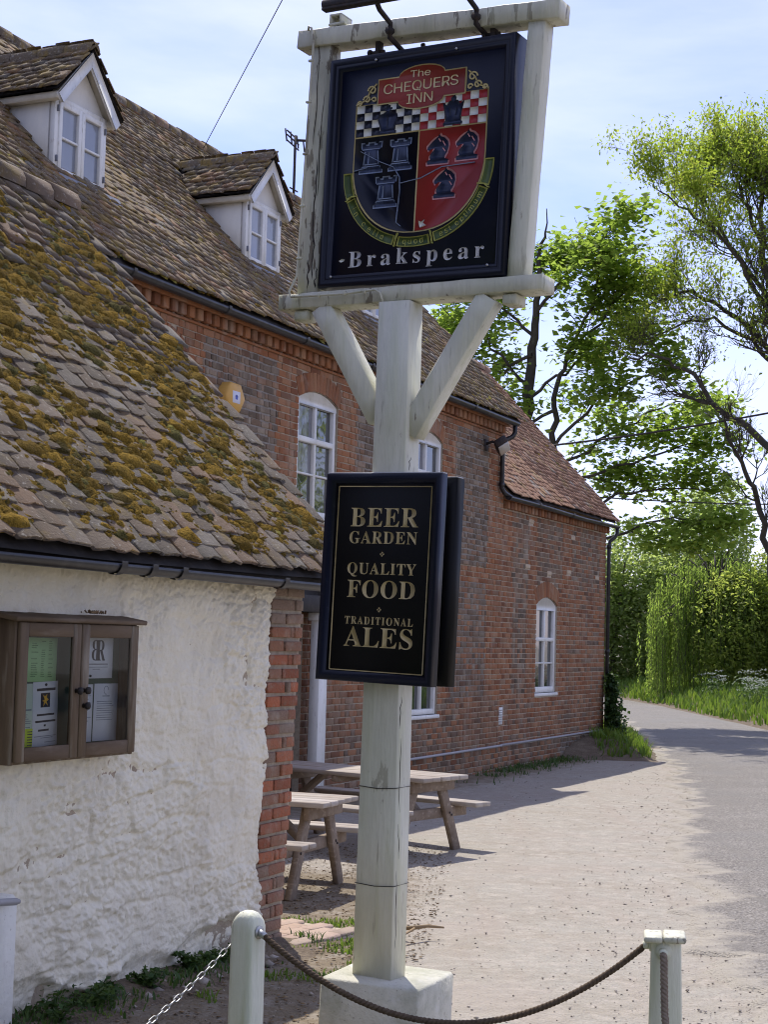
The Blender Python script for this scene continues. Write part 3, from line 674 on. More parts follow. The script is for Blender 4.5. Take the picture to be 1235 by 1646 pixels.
# ------------------------------------------------------------------ white outbuilding in front
ob = thing('outbuilding', 'low white rubble outbuilding with mossy tiled roof and brick corner, nearest the camera', 'outbuilding', M=OUT)
UL, ZT = -5.6, 2.12
quR = lambda z: .17 + .085 * z           # the leaning brick corner
quL = lambda z: -.165 + .055 * z
def rubble():
    nu, nz = 740, 300
    u = np.linspace(UL, 0, nu); z = np.linspace(-.12, ZT, nz); U, Zg = np.meshgrid(u, z)
    wu = U + (fbm(U * 4, Zg * 4, 30, 3) - .5) * .16; wz = Zg + (fbm(U * 3.2, Zg * 3.2, 34, 3) - .5) * .15 + .03 * np.sin(U * 1.7)
    r = np.random.default_rng(4); rows = [-.4]
    while rows[-1] < 2.7: rows.append(rows[-1] + r.uniform(.075, .19))
    rows = np.array(rows); ri = np.clip(np.searchsorted(rows, wz) - 1, 0, len(rows) - 2)
    H = np.zeros_like(U)
    for k in range(len(rows) - 1):
        sel = ri == k
        if not sel.any(): continue
        b = [-6.2 + r.uniform(0, .2)]
        while b[-1] < .6: b.append(b[-1] + r.choice([.09, .14, .2, .27, .36]) * r.uniform(.8, 1.25))
        b = np.array(b); ci = np.clip(np.searchsorted(b, wu[sel]) - 1, 0, len(b) - 2)
        amp = r.uniform(.35, 1.25, len(b)); tx = r.uniform(-.05, .05, len(b)); tz = r.uniform(-.07, .07, len(b))
        du = np.minimum(wu[sel] - b[ci], b[ci + 1] - wu[sel]); dz = np.minimum(wz[sel] - rows[k], rows[k + 1] - wz[sel])
        d = np.minimum(du, dz)
        H[sel] = sstep(-.002, .022, d) * .013 * amp[ci] + tx[ci] * (wu[sel] - (b[ci] + b[ci + 1]) / 2) + tz[ci] * (wz[sel] - (rows[k] + rows[k + 1]) / 2)
    H += (fbm(U * 9, Zg * 9, 40, 4) - .5) * .034 + (np.abs(fbm(U * 22, Zg * 28, 44, 3) - .5)) * -.042 + (fbm(U * 60, Zg * 75, 48, 2) - .5) * .014
    H += (fbm(U * 1.1, Zg * 1.1, 47, 2) - .5) * .05
    low = sstep(.55, .0, Zg); H += low * (.035 + (fbm(U * 7, Zg * 9, 52, 4) - .5) * .09)      # the wall swells and crumbles at its foot
    rag = .16 + (fbm(U * 3, U * 0, 58, 4) - .5) * .3
    H -= sstep(rag, rag - .08, Zg) * .07
    # ends flush against the leaning brick corner
    edge = quL(Zg) + (fbm(Zg * 5, Zg * 0, 61, 5) - .5) * .11
    U2 = UL + (U - UL) * (edge - UL) / (0 - UL)
    patch = sstep(.42, .6, fbm(U * 1.3 + 5, Zg * 1.6, 88, 3)); H = H * (.45 + .75 * patch) + (fbm(U * 3.5, Zg * 3.5, 91, 3) - .5) * .05 * (1 - patch)
    H += .012; H[:, -1] = -.03
    return np.stack([U2, -H, Zg], -1).reshape(-1, 3), grid_faces(nz, nu)
v, f_ = rubble()
MB().add(v, f_).build('wall', M['render'], ob, smooth=True)
core = MB()
core.add([(UL, .03, -.1), (quR(0) - .004, .012, -.1), (quR(ZT) - .004, .012, ZT), (UL, .03, ZT)], [(0, 1, 2, 3)])
core.add([(quR(0) - .004, .012, -.1), (quR(0) - .004, 4.6, -.1), (quR(2) - .004, 4.6, ZT), (quR(2) + .09, 2.32, 4.5), (quR(ZT) - .004, .012, ZT)], [(0, 1, 2, 3, 4)])
core.add([(UL, .03, -.1), (UL, 4.6, -.1), (UL, 4.6, ZT), (UL, 2.32, 4.5), (UL, .03, ZT)], [(4, 3, 2, 1, 0)])
core.build('wall_core', M['mortar'], ob)
items = []; k = 0; z = -.06; r = random.Random(12)
while z < 2.03:
    a, b = quL(z), quR(z); gg = .0815
    if k % 2 == 0: cuts = [b - .105, b - .165] if r.random() < .8 else [b - .11]
    else: cuts = [b - .222]
    cuts = [b] + [c + r.uniform(-.008, .008) for c in cuts] + [a - .02]
    for p, q in zip(cuts[1:], cuts):
        w = q - p - .017
        if w < .025: continue
        tone = r.random(); G = (0 if r.random() > .2 else .8)
        if z < .35: G = max(G, .45)
        if z > 1.75 and r.random() < .3: G = .8
        items.append((r.randrange(5), TM(((p + q) / 2, .012, z + gg / 2), (1, 0, r.uniform(-.02, .02)), s=(w, .017 + r.random() * .011, gg - .019 - r.random() * .007)), (tone, G)))
    z += gg; k += 1
pieces('brick', [brick_mesh(70 + i, .05, .1) for i in range(5)], items, ob, M['quoin'])
# pier at the left end with an overflow pipe
mb = MB(); cbox(mb, (-3.3, -.16, -.1), (-2.6, .02, .605), .02); mb.build('buttress', M['smooth_render'], ob)
mb = MB(); tube(mb, [(-3.2, -.2, .64), (-2.68, -.2, .588)], .016, 10); tube(mb, [(-2.7, -.2, .59), (-2.66, -.2, .586)], [.011, .0105], 10); mb.build('overflow_pipe', M['pipe_grey'], ob)
# roof
TH = math.radians(48)
s1 = Slope(-.24, 2.112, TH, 3, .03)
vm = (2.1 + .22) / math.cos(TH)
mb = MB(); us_ = np.linspace(UL, .5, 40); vs_ = np.linspace(-.02, vm, 24)
V = [s1.pt(u, v, -.012) for v in vs_ for u in us_]; mb.add(V, grid_faces(24, 40))
pk = s1.pt(0, vm); mb.add([(UL, pk[1], pk[2]), (.5, pk[1], pk[2]), (.5, pk[1] + 2.1, pk[2] - 2.1 * math.tan(TH)), (UL, pk[1] + 2.1, pk[2] - 2.1 * math.tan(TH))], [(0, 1, 2, 3)])
mb.build('roof_deck', M['dark'], ob)
tl = tiling(s1, UL, .5, vm - .02, .195, .112, .0185, seed=21, g=.35)
OFFC = lambda t: (abs(t[1][0, 3] + 1.2) * .3 + max(0, -2.9 - t[1][0, 3]) * 8 + (t[1][2, 3] - 2.1) * 1.2)
pieces('roof_tile', TILES, tl, ob, M['near_tile'], key=OFFC, rest='roof_tiling')
ridge_tiles(ob, UL, .5, pk[1], pk[2], M['near_tile'], 5)
mb = MB()
for v_ in np.arange(0, vm - .1, .11): cbox(mb, tuple(s1.pt(.44, v_, -.05)), tuple(s1.pt(.44, v_, -.05) + np.array([.055, .075, .05])), .006)
mb.build('verge_mortar', M['mortar'], ob)
def d1(u, v):
    a = fbm((u + v * .55) * 1.9, (v - u * .25) * 1.5, 71, 4); b = sstep(.02, .35, v) * (1 - .6 * sstep(2.7, 3.2, v))
    br = sstep(.36, .58, fbm(u * 7.5 + v * 3, v * 8.5, 74, 3)); row = .65 + .35 * sstep(.055, .015, np.abs((v / .112 + .12) % 1 - .12) * .112)
    return sstep(.30, .46, a) * b * br * row
moss_clumps('moss', s1, ob, M['moss'], 42000, -4.6, .48, .03, vm - .1, d1, (.010, .034), 31, .034)
moss_clumps('moss', s1, ob, M['moss'], 6500, -4.6, .48, .03, vm - .1, d1, (.03, .06), 35, .03)
moss_clumps('moss', s1, ob, M['moss_green'], 500, -4.6, .48, .03, vm - .1, d1, (.012, .035), 32, .04)
gutter('gutter', ob, [(UL, -.22, 2.078), (.52, -.22, 2.064)], .045, None, (-2.05, -1.78, -1.5, -.4))
mb = MB(); cbox(mb, (UL, -.165, 2.05), (.46, -.145, 2.11), .003); cbox(mb, (UL, -.145, 2.085), (.46, .02, 2.1), .003); mb.build('fascia', M['dark'], ob)

# ------------------------------------------------------------------ the inn
inn = thing('inn_building', 'two-storey red and grey brick inn with white dormers, behind the pub sign', 'inn', M=INN)
OPS = [dict(u=(-6.6, -5.6), z=(3.08, 4.38), rise=.11, ad=.22), dict(u=(-3.36, -2.38), z=(3.08, 4.36), rise=.11, ad=.22),
       dict(u=(-10.1, -9.12), z=(3.08, 4.38), rise=.11, ad=.22), dict(u=(-3.34, -2.38), z=(.78, 2.1), rise=.1, ad=.22)]
DOOR = (-7.35, -6.33, -.2, 1.95)
IU0, IU1 = -16.0, 0.0
rects = [(o['u'][0], o['u'][1], o['z'][0], o['z'][1] + o['rise']) for o in OPS] + [DOOR]
mb = MB(); wall_with_openings(mb, IU0, IU1, -.2, 4.95, rects, 0, .14)
mb.add([(IU1, 0, -.2), (IU1, 5.6, -.2), (IU1, 5.6, 4.95), (IU1, 2.82, 8.0), (IU1, 0, 4.95)], [(0, 1, 2, 3, 4)])
mb.add([(IU0, 5.6, -.2), (IU1, 5.6, -.2), (IU1, 5.6, 4.95), (IU0, 5.6, 4.95)], [(3, 2, 1, 0)])
all_it = []; arcs = []
for i, o in enumerate(OPS):
    uc = sum(o['u']) / 2; half = (o['u'][1] - o['u'][0]) / 2
    it, (R_, zc_, a0_) = arch_bricks(uc, o['z'][1], half, o['rise'], o['ad'], 60 + i); all_it += it
    arcs.append((uc, R_, zc_, a0_, o))
    pol = [(o['u'][0], o['z'][1] + o['rise'])] + [(uc + math.sin(a) * R_, zc_ + math.cos(a) * R_) for a in np.linspace(-a0_, a0_, 13)][1:-1] + [(o['u'][1], o['z'][1] + o['rise'])]
    lft = [(o['u'][0], o['z'][1])] + [(uc + math.sin(a) * R_, zc_ + math.cos(a) * R_) for a in np.linspace(-a0_, 0, 7)] + [(o['u'][0], o['z'][1] + o['rise'])]
    rgt = [(o['u'][1], o['z'][1])] + [(uc + math.sin(a) * R_, zc_ + math.cos(a) * R_) for a in np.linspace(a0_, 0, 7)] + [(o['u'][1], o['z'][1] + o['rise'])]
    prism(mb, [lft], .001, .13); prism(mb, [rgt], .001, .13)
mb.build('wall', M['mortar'], inn)
def arch_gap(uc, half, z, zs, R_, zc_, a0_, ad):
    """the stretch of a course taken up by the window or by the arch over it"""
    if z > zs:
        w1 = half + (z - zs) * math.tan(a0_) + .006; Re = R_ + ad + .004; dz = z - zc_
        half = min(w1, math.sqrt(max(0, Re * Re - dz * dz)))
    return (uc - half, uc + half)
def holes_inn(z):
    h = []
    for (uc, R_, zc_, a0_, o) in arcs:
        top = o['z'][1] + o['rise'] + o['ad']
        if o['z'][0] - .05 < z < top:
            half = (o['u'][1] - o['u'][0]) / 2
            h.append(arch_gap(uc, half, z, o['z'][1], R_, zc_, a0_, o['ad']))
    if DOOR[2] < z < DOOR[3]: h.append(DOOR[:2])
    return h
def zone_inn(z, k):
    t = .055 if k % 2 else 0
    if z > 4.70: return [(-16, 0, 'red')]
    if z < .2: return [(-16, -4, 'dull'), (-4, 0, 'mix')]
    if z < .95: return [(-16, -5.2, 'dull'), (-5.2, -1.6 + t, 'mix'), (-1.6 + t, 0, 'dull')]
    if 2.6 < z < 2.83: return [(-16, 0, 'red')]
    if z < 2.6: return [(-16, -4.2 + t, 'red'), (-4.2 + t, -3.75 - t, 'grey'), (-3.75 - t, -1.98 + t, 'red'), (-1.98 + t, -.62 - t, 'grey'), (-.62 - t, 0, 'red')]
    return [(-16, -11, 'rough'), (-11, -8.68 + t, 'red'), (-8.68 + t, -7.08 - t, 'rough'), (-7.08 - t, -5.12 + t, 'red'), (-5.12 + t, -3.8 - t, 'rough'), (-3.8 - t, -1.92 + t, 'red'), (-1.92 + t, -.6 - t, 'rough'), (-.6 - t, 0, 'red')]
it = courses(-11.0, 0, -.15, 4.79, .0755, holes_inn, zone_inn, 5)
def inn_key(t):
    u, z = t[1][0, 3], t[1][2, 3]
    hid = (z < 2.9 and u < -2.2) or (z < 3.2 + (-6.9 - u) * .75 and u < -6.9) or u < -9.6 or (-5.5 < u < -3.3) or z > 4.72
    return (1 if hid else 0, u)
pieces('brick', BRICKS, all_it + it, inn, M['brick'], key=inn_key, rest='brickwork')
# grey mortar of the burnt-brick panels
for (a, b, c, d) in ((-8.66, -7.1, 2.84, 4.7), (-5.1, -3.82, 2.84, 4.7), (-1.9, -.63, 2.84, 4.7), (-1.96, -.64, .96, 2.59)):
    MB().add([(a, -.0025, c), (b, -.0025, c), (b, -.0025, d), (a, -.0025, d)], [(0, 1, 2, 3)]).build('grey_pointing', M['grey_mortar'], inn)
# dentil eaves: projecting bricks under the gutter
dm = MB(); cbox(dm, (-.05, -.075, -.055), (.05, 0, .055), .005)
items = [(0, TM((u, -.002, 4.845)), (rnd.random(), 0)) for u in np.arange(-10.9, -.05, .1575)]
pieces('dentil', [dm], items, inn, M['brick'])
mb = MB(); cbox(mb, (-11, -.10, 4.905), (0, .0, 4.96), .006); o = mb.build('eaves_course', M['brick'], inn); o.color = (.45, 0, 0, 1)
mb = MB(); cbox(mb, (-11, -.03, 4.755), (0, -.001, 4.785), .006); o = mb.build('string_course', M['brick'], inn); o.color = (.3, 0, 0, 1)
# windows
refl = lambda i, j: M['curtain_glass'] if (i == 0 and j >= 1) else M['glass']
for k, o in enumerate(OPS):
    window(inn, o['u'][0] + .01, o['u'][1] - .01, o['z'][0], o['z'][1], o['rise'], 2, [.345, .67] if k < 3 else [.66], glass=refl if k < 3 else 'glass', transom=1 if k < 3 else 0)
# low grey service pipe and vents
mb = MB(); tube(mb, [(-6.1, -.05, .245), (-3, -.05, .245), (-.05, -.05, .255), (-.02, -.06, .255)], .018, 8); mb.build('service_pipe', M['pipe_grey'], inn)
# porch: white post, dark hood
mb = MB(); cbox(mb, (-6.37, -.24, -.12), (-6.17, -.12, 1.93), .006); mb.build('porch_post', M['white_trim'], inn)
mb = MB(); cbox(mb, (-6.41, -.26, 1.93), (-6.13, -.10, 2.02), .006); mb.build('post_cap', M['white_trim'], inn)
mb = MB(); cbox(mb, (-7.7, -.30, 2.02), (-5.98, .0, 2.2), .006); beam(mb, (-6.25, -.28, 2.2), (-6.8, -.28, 2.75), .06, .09, (0, 1, 0)); beam(mb, (-7.4, -.28, 2.2), (-6.85, -.28, 2.75), .06, .09, (0, 1, 0))
prism(mb, [[(-7.7, 2.2), (-5.98, 2.2), (-6.84, 2.9)]], -.2, -.02); mb.build('porch_hood', M['dark'], inn)
mb = MB(); cbox(mb, (-7.34, .06, -.1), (-6.36, .12, 1.94), .006); mb.build('door', M['dark'], inn)

# main roof
TH2 = math.radians(47); s2 = Slope(-.22, 4.985, TH2, 8, .035)
vm2 = 2.82 / math.cos(TH2)
DORM = [-9.92, -6.315, -3.28]; DW = .40
def in_dormer(u, v):
    y = s2.y + s2.V[1] * v; z = s2.z + s2.V[2] * v
    for dc in DORM:
        if abs(u - dc) < DW + .02 and y > .66 and z < 6.75: return True
        if abs(u - dc) < .53 and .66 < y and z > 6.7 and z < 7.28 - abs(u - dc) * 1.2: return True
    return False
mb = MB(); us_ = np.linspace(-15.5, .12, 110); vs_ = np.linspace(-.02, vm2, 28)
mb.add([s2.pt(u, v, -.012) for v in vs_ for u in us_], grid_faces(28, 110))
pk2 = s2.pt(-3, vm2); mb.add([(-15.5, pk2[1], pk2[2]), (.12, pk2[1], pk2[2]), (.12, 5.9, 4.7), (-15.5, 5.9, 4.7)], [(0, 1, 2, 3)])
mb.build('roof_deck', M['dark'], inn)
tl = tiling(s2, -15.5, .15, vm2 - .02, .17, .1, .019, ok=lambda u, v: not in_dormer(u, v), seed=33, g=.25)
def roof_key(t):
    u, y, z = t[1][:3, 3]; hid = u < -10.6 or (-5.2 < u < -1.5) or (u < -7.5 and z < 5.2 + (-7.5 - u) * .35)
    return (1 if hid else 0, u)
pieces('roof_tile', TILES, tl, inn, M['tile'], key=roof_key, rest='roof_tiling')
for (a, b) in ((-15.5, .12),):
    ridge_tiles(inn, a, b, pk2[1], pk2[2] + .01, M['tile'], 9)
IND = np.vectorize(in_dormer, otypes=[bool])
def d2(u, v):
    a = fbm(u * 1.5, v * 1.7 + u * .4, 83, 4)
    low = sstep(2.6, .2, v) * .8 + .25
    return sstep(.45, .6, a) * low
moss_clumps('moss', s2, inn, M['moss_green'], 4500, -12, .1, .03, vm2 - .1, lambda u, v: d2(u, v) * ~IND(u, v), (.014, .045), 41, .02)
moss_clumps('moss', s2, inn, M['moss'], 7500, -12, .1, .03, vm2 - .1, lambda u, v: d2(u + 1.3, v + .4) * ~IND(u, v), (.012, .042), 42, .02)
gutter('gutter', inn, [(-15.5, -.20, 4.96), (-.02, -.20, 4.955)], .058, None, (-10.3, -8.6, -6.9, -5.2, -3.5, -1.8))
# downpipe swan-neck from the main gutter to the annexe gutter
mb = MB(); tube(mb, [(-.10, -.2, 4.93), (-.09, -.2, 4.80), (-.12, -.17, 4.74), (-.2, -.08, 4.68), (-.22, -.06, 4.60), (-.22, -.06, 3.98), (-.17, -.08, 3.92), (-.05, -.14, 3.86)], .036, 8)
for zz_ in (4.6, 4.0): tube(mb, [(-.22, -.06, zz_), (-.22, -.06, zz_ + .06)], .044, 8)
mb.build('downpipe', M['blackpvc'], inn, smooth=False)

# dormers
def dormer(uc, seed):
    D = sub('dormer', inn); y0 = .68; zs = 5.9; ze = 6.66; ap = 7.14; hw = .415
    a = uc - hw; b = uc + hw
    yroof = lambda z: s2.y + (z - s2.z) / math.tan(TH2)
    for (x, s) in ((a, 0), (b - .03, 1)):                       # cheeks
        mb = MB(); P_ = [(y0 + .03, zs - .02), (y0 + .03, ze), (yroof(ze) + .1, ze), (yroof(ze) + .1, ze - .12)]
        P_ = [(y0 + .03, zs - .12), (yroof(ze) + .1, ze - .0), (y0 + .03, ze)]
        V = [(x, p, q) for p, q in P_] + [(x + .03, p, q) for p, q in P_]
        mb.add(V, [(0, 1, 2), (5, 4, 3), (0, 3, 4, 1), (1, 4, 5, 2), (2, 5, 3, 0)]); mb.build('cheek', M['cheek'], D)
    mb = MB(); prism(mb, [[(a - .02, ze - .02), (b + .02, ze - .02), (uc, ap - .05)]], y0 + .01, y0 + .05); mb.build('gable_panel', M['cheek'], D)
    for s in (-1, 1):                                           # bargeboards, with the tile verge above
        mb = MB(); e = (uc + s * (hw + .085), ze - .035); t_ = (uc, ap + .03); w_ = .10
        nx_, nz_ = (t_[1] - e[1]), -(t_[0] - e[0]); ln = math.hypot(nx_, nz_); nx_, nz_ = nx_ / ln * s * -1 * -1, nz_ / ln
        nv = np.array([-s * abs(t_[1] - e[1]) / ln, -abs(t_[0] - e[0]) / ln])
        q = [e, t_, (t_[0], t_[1] - w_ * 1.45), (e[0] + nv[0] * w_, e[1] + nv[1] * w_)]
        prism(mb, [q], y0 - .12, y0 - .09 - .002 * s); mb.build('bargeboard', M['white_trim'], D)
        mb = MB(); q2 = [(e[0] + nv[0] * w_, e[1] + nv[1] * w_ ), (t_[0], t_[1] - w_ * 1.45), (t_[0], t_[1] - .03), (e[0] + nv[0] * .03, e[1] + nv[1] * .03)]
        mb = MB(); cbox(mb, (min(uc + s * (hw - .0), uc + s * (hw + .08)), y0 - .09, ze - .075), (max(uc + s * (hw), uc + s * (hw + .08)), yroof(ze) + .05, ze - .01), .004); mb.build('soffit', M['cream_trim'], D)
        # under-verge lining, catches light from below
        mb = MB(); V = []
        for yy in (y0 - .09, y0 + .02):
            for (px, pz) in ((e[0] + nv[0] * .02, e[1] + nv[1] * .02), (t_[0], t_[1] - .03), (t_[0], t_[1] - .06), (e[0] + nv[0] * .05, e[1] + nv[1] * .05)): V.append((px, yy, pz))
        mb.add(V, [(0, 1, 5, 4), (2, 3, 7, 6), (3, 0, 4, 7), (4, 5, 6, 7)]); mb.build('verge_lining', M['cream_trim'], D)
    # small roof: two slopes running back into the main roof
    rise = ap + .07 - (ze - .0); half = hw + .12; ln = math.hypot(rise, half); items = []; r = random.Random(seed); ty = .165; ga = .098
    deck = MB()
    for s in (-1, 1):
        Yv = np.array([-s * half / ln, 0, rise / ln]); Xv = np.array([0, 1 if s < 0 else 1, 0.]); Wv = np.array([s * rise / ln, 0, half / ln])
        e0 = np.array([uc + s * half, y0 - .13, ze - .0])
        deck.add([e0, e0 + np.array([0, 1.5, 0]), e0 + np.array([0, 1.5, 0]) + Yv * ln, e0 + Yv * ln], [(0, 1, 2, 3) if s > 0 else (3, 2, 1, 0)])
        deck.add([e0 - Wv * .012 + np.array([0, .004, 0]), e0 - Wv * .012 + np.array([0, 1.5, 0]), e0 - Wv * .012 + np.array([0, 1.5, 0]) + Yv * ln, e0 - Wv * .012 + Yv * ln + np.array([0, .004, 0])], [(0, 1, 2, 3)])
        v = 0; row = 0
        while v < ln - .03:
            yy = 0 if row % 2 == 0 else -ty / 2
            while yy < 1.5:
                p = e0 + Yv * (v + r.uniform(-.01, .01)) + Wv * (.006 + .014 * r.uniform(.9, 1.6)) + np.array([0, max(yy + ty / 2, .06), 0])
                zroof = s2.z + (p[1] - s2.y) * math.tan(TH2)
                if p[2] > zroof - .02:
                    rot = r.uniform(-.03, .03); X_ = np.array([0, s * 1., 0]) ; Y_ = Yv + X_ * rot + Wv * (-.1 + r.uniform(-.03, .03)); Z_ = np.cross(X_, Y_)
                    items.append((r.randrange(6), TM(p, X_, Y_, Z_, (ty * .97, ga * 1.7, .014)), (r.random(), (r.random() < .3) * r.random())))
                yy += ty
            v += ga; row += 1
    deck.build('roof_deck', M['dark'], D)
    pieces('roof_tiling', TILES, items, D, M['tile'], limit=0)
    mb = MB(); A = np.linspace(-.3, PI + .3, 8)
    for i in range(5):
        y_ = y0 - .14 + i * .31
        if s2.z + (y_ + .15 - s2.y) * math.tan(TH2) > ap + .2: break
        V = [(uc + math.cos(t) * .085, y_ + d, ap + .05 + math.sin(t) * .085 + i % 2 * .006) for d in (0, .30) for t in A] + [(uc + math.cos(t) * .065, y_, ap + .05 + math.sin(t) * .065) for t in A]
        k = len(A); mb.add(V, [(j, j + 1, k + j + 1, k + j) for j in range(k - 1)] + [(j + 1, j, 2 * k + j, 2 * k + j + 1) for j in range(k - 1)])
    o = mb.build('ridge_tiles', M['tile'], D); o.color = (.35, .4, 0, 1)
    # casement window
    mb = MB(); fw = .07; y = y0
    cbox(mb, (a, y - .02, zs), (a + fw, y + .05, ze)); cbox(mb, (b - fw, y - .02, zs), (b, y + .05, ze)); cbox(mb, (a + fw, y - .019, ze - .06), (b - fw, y + .05, ze - .001))
    cbox(mb, (a + fw, y - .019, zs + .001), (b - fw, y + .05, zs + .05))
    cbox(mb, (a + .05, y - .07, zs - .05), (b + .06, y + .05, zs + .0), .006)
    cas = []
    for (p, q) in ((a + fw - .012, uc - .002), (uc + .002, b - fw + .012)):
        c0, c1 = zs + .04, ze - .05; w_ = .05; yy = y - .034
        cbox(mb, (p, yy, c0), (p + w_, y + .02, c1)); cbox(mb, (q - w_, yy, c0), (q, y + .02, c1)); cbox(mb, (p + w_, yy + .001, c1 - w_), (q - w_, y + .02, c1)); cbox(mb, (p + w_, yy + .001, c0), (q - w_, y + .02, c0 + w_))
        cm = (c0 + c1) / 2; cbox(mb, (p + w_, yy + .006, cm - .011), (q - w_, y + .02, cm + .011), .003); cas += [(p + w_, q - w_, c0 + w_, cm), (p + w_, q - w_, cm, c1 - w_)]
    mb.build('window_frame', M['white_trim'], D)
    for (p, q, c, d) in cas: MB().add([(p, y, c), (q, y, c), (q, y, d), (p, y, d)], [(0, 1, 2, 3)]).build('pane', M['dormer_glass'], D)
    hg = MB()
    for x in (a + fw * .5, b - fw * .5):
        for zz_ in (zs + .13, ze - .16): cbox(hg, (x - .008, y - .042, zz_), (x + .008, y - .018, zz_ + .06), .002)
    hg.build('hinges', M['lead'], D)
    mb = MB(); v0 = (zs - .06 - s2.z) / math.sin(TH2); q0 = s2.pt(a - .06, v0 - .09, .035); q1 = s2.pt(b + .09, v0 - .09, .035); q2 = s2.pt(b + .09, v0 + .02, .05); q3 = s2.pt(a - .06, v0 + .02, .05)
    mb.add([q0, q1, q2, q3], [(0, 1, 2, 3)])
    mb.add([(a - .004, y0 - .02, zs - .06), (a - .004, y0 + .16, zs - .02), (a - .004, y0 + .16, zs + .16), (a - .004, y0 - .02, zs + .06)], [(0, 1, 2, 3)]); mb.build('lead_flashing', M['lead'], D)
for i, dc in enumerate(DORM): dormer(dc, 300 + i)

# ------------------------------------------------------------------ lower annexe at the far end of the inn
an = thing('annexe', 'lower single-gabled brick annexe with one tall white window at the far end of the inn', 'annexe', M=INN @ Matrix.Translation((0, .03, 0)))
AU = 5.42; aw = dict(u=(1.68, 2.72), z=(.97, 2.34), rise=.13, ad=.25)
mb = MB(); wall_with_openings(mb, .0, AU, -.2, 3.86, [(aw['u'][0], aw['u'][1], aw['z'][0], aw['z'][1] + aw['rise'])], 0, .14)
mb.add([(AU, 0, -.2), (AU, 5.2, -.2), (AU, 5.2, 3.86), (AU, 2.6, 6.7), (AU, 0, 3.86)], [(0, 1, 2, 3, 4)])
uc = sum(aw['u']) / 2; half = (aw['u'][1] - aw['u'][0]) / 2
ait, (R_, zc_, a0_) = arch_bricks(uc, aw['z'][1], half, aw['rise'], aw['ad'], 77, .085)
for s in (-1, 1):
    ux = uc + s * half
    prism(mb, [[(ux, aw['z'][1])] + [(uc + s * math.sin(a) * R_, zc_ + math.cos(a) * R_) for a in np.linspace(a0_, 0, 7)] + [(ux, aw['z'][1] + aw['rise'])]], .001, .13)
mb.build('wall', M['annex_mortar'], an)
pale = [(1.36, 3.62), (1.24, 2.92), (2.28, 2.86), (3.30, 2.93), (3.5, 3.5), (4.9, 2.9)]
def holes_an(z):
    h = []
    if aw['z'][0] - .05 < z < aw['z'][1] + aw['rise'] + aw['ad']:
        h.append(arch_gap(uc, half, z, aw['z'][1], R_, zc_, a0_, aw['ad']))
    for (pu, pz) in pale:
        if abs(z - pz) < .038: h.append((pu - .115, pu + .115))
    return h
def zone_an(z, k):
    t = .056 if k % 2 else 0
    if z < .2: return [(0, 3, 'mix'), (3, AU, 'rough')]
    if z < 1.0: return [(0, AU, 'red' if k % 3 else 'mix')]
    if z > 3.7: return [(0, AU, 'red')]
    if z < 2.62: return [(0, .55 + t, 'red'), (.55 + t, 1.25 - t, 'grey'), (1.25 - t, 3.2 + t, 'red'), (3.2 + t, AU, 'mix' if k % 2 else 'red')]
    return [(0, .5 + t, 'red'), (.5 + t, 1.3 - t, 'grey'), (1.3 - t, 1.65 + t, 'red'), (1.65 + t, 3.0 - t, 'grey' if k % 2 else 'mix'), (3.0 - t, 3.4 + t, 'red'), (3.4 + t, 5.1 - t, 'grey' if k % 2 else 'mix'), (5.1 - t, AU, 'red')]
it = courses(0.0, AU, -.15, 3.74, .0755, holes_an, zone_an, 15)
pieces('brick', BRICKS, ait + it, an, M['brick'], key=lambda t: (0 if -.1 < t[1][0, 3] < 2.8 and t[1][2, 3] > .4 else 1, abs(t[1][2, 3] - 2.9) + t[1][0, 3] * .25), rest='brickwork')
for i, (pu, pz) in enumerate(pale):
    b_ = MB().merge(BRICKS[i % 5], TM((pu, 0, pz), s=(.215, .013, .062))); b_.build('brick', M['pale_brick'], an, label='pale cream brick among the red ones')
mb = MB(); mb.add([(3.05, -.003, -.15), (AU, -.003, -.15), (AU, -.003, .2), (3.05, -.003, .2)], [(0, 1, 2, 3)])
mb.build('grey_pointing', M['grey_mortar'], an)
items = [(0, TM((u, -.002, 3.77)), (rnd.random(), 0)) for u in np.arange(.15, AU, .1575)]
pieces('dentil', [dm], items, an, M['brick'])
mb = MB(); cbox(mb, (.1, -.09, 3.83), (AU, 0, 3.88), .005); o = mb.build('eaves_course', M['brick'], an); o.color = (.4, 0, 0, 1)
window(an, aw['u'][0] + .01, aw['u'][1] - .01, aw['z'][0], aw['z'][1], aw['rise'], 2, [.31, .62], glass='glass', transom=1, fw=.075)
s3 = Slope(-.18, 3.915, math.radians(47.5), 15, .035); vm3 = 2.62 / math.cos(s3.p)
mb = MB(); us_ = np.linspace(.03, AU + .1, 40); vs_ = np.linspace(-.02, vm3, 20)
mb.add([s3.pt(u, v, -.012) for v in vs_ for u in us_], grid_faces(20, 40)); p3 = s3.pt(2, vm3)
mb.add([(.03, p3[1], p3[2]), (AU + .1, p3[1], p3[2]), (AU + .1, 5.3, 3.8), (.03, 5.3, 3.8)], [(0, 1, 2, 3)]); mb.build('roof_deck', M['dark'], an)
tl = tiling(s3, .05, AU + .12, vm3 - .02, .17, .1, .018, seed=55, g=.1)
pieces('roof_tile', TILES, tl, an, M['annex_tile'], key=lambda t: t[1][0, 3] * .35 + t[1][2, 3] * .4, rest='roof_tiling')
ridge_tiles(an, .03, AU + .1, p3[1], p3[2], M['annex_tile'], 19)
def d3(u, v):
    return sstep(.48, .6, fbm(u * 1.6, v * 1.6, 93, 4)) * (sstep(.6, 2.0, v) * .9 + .05)
moss_clumps('moss', s3, an, M['moss'], 2200, .1, AU, .1, vm3 - .1, d3, (.02, .05), 51, .02)
moss_clumps('moss', s3, an, M['moss_green'], 700, .1, AU, .1, vm3 - .1, d3, (.02, .05), 52, .02)
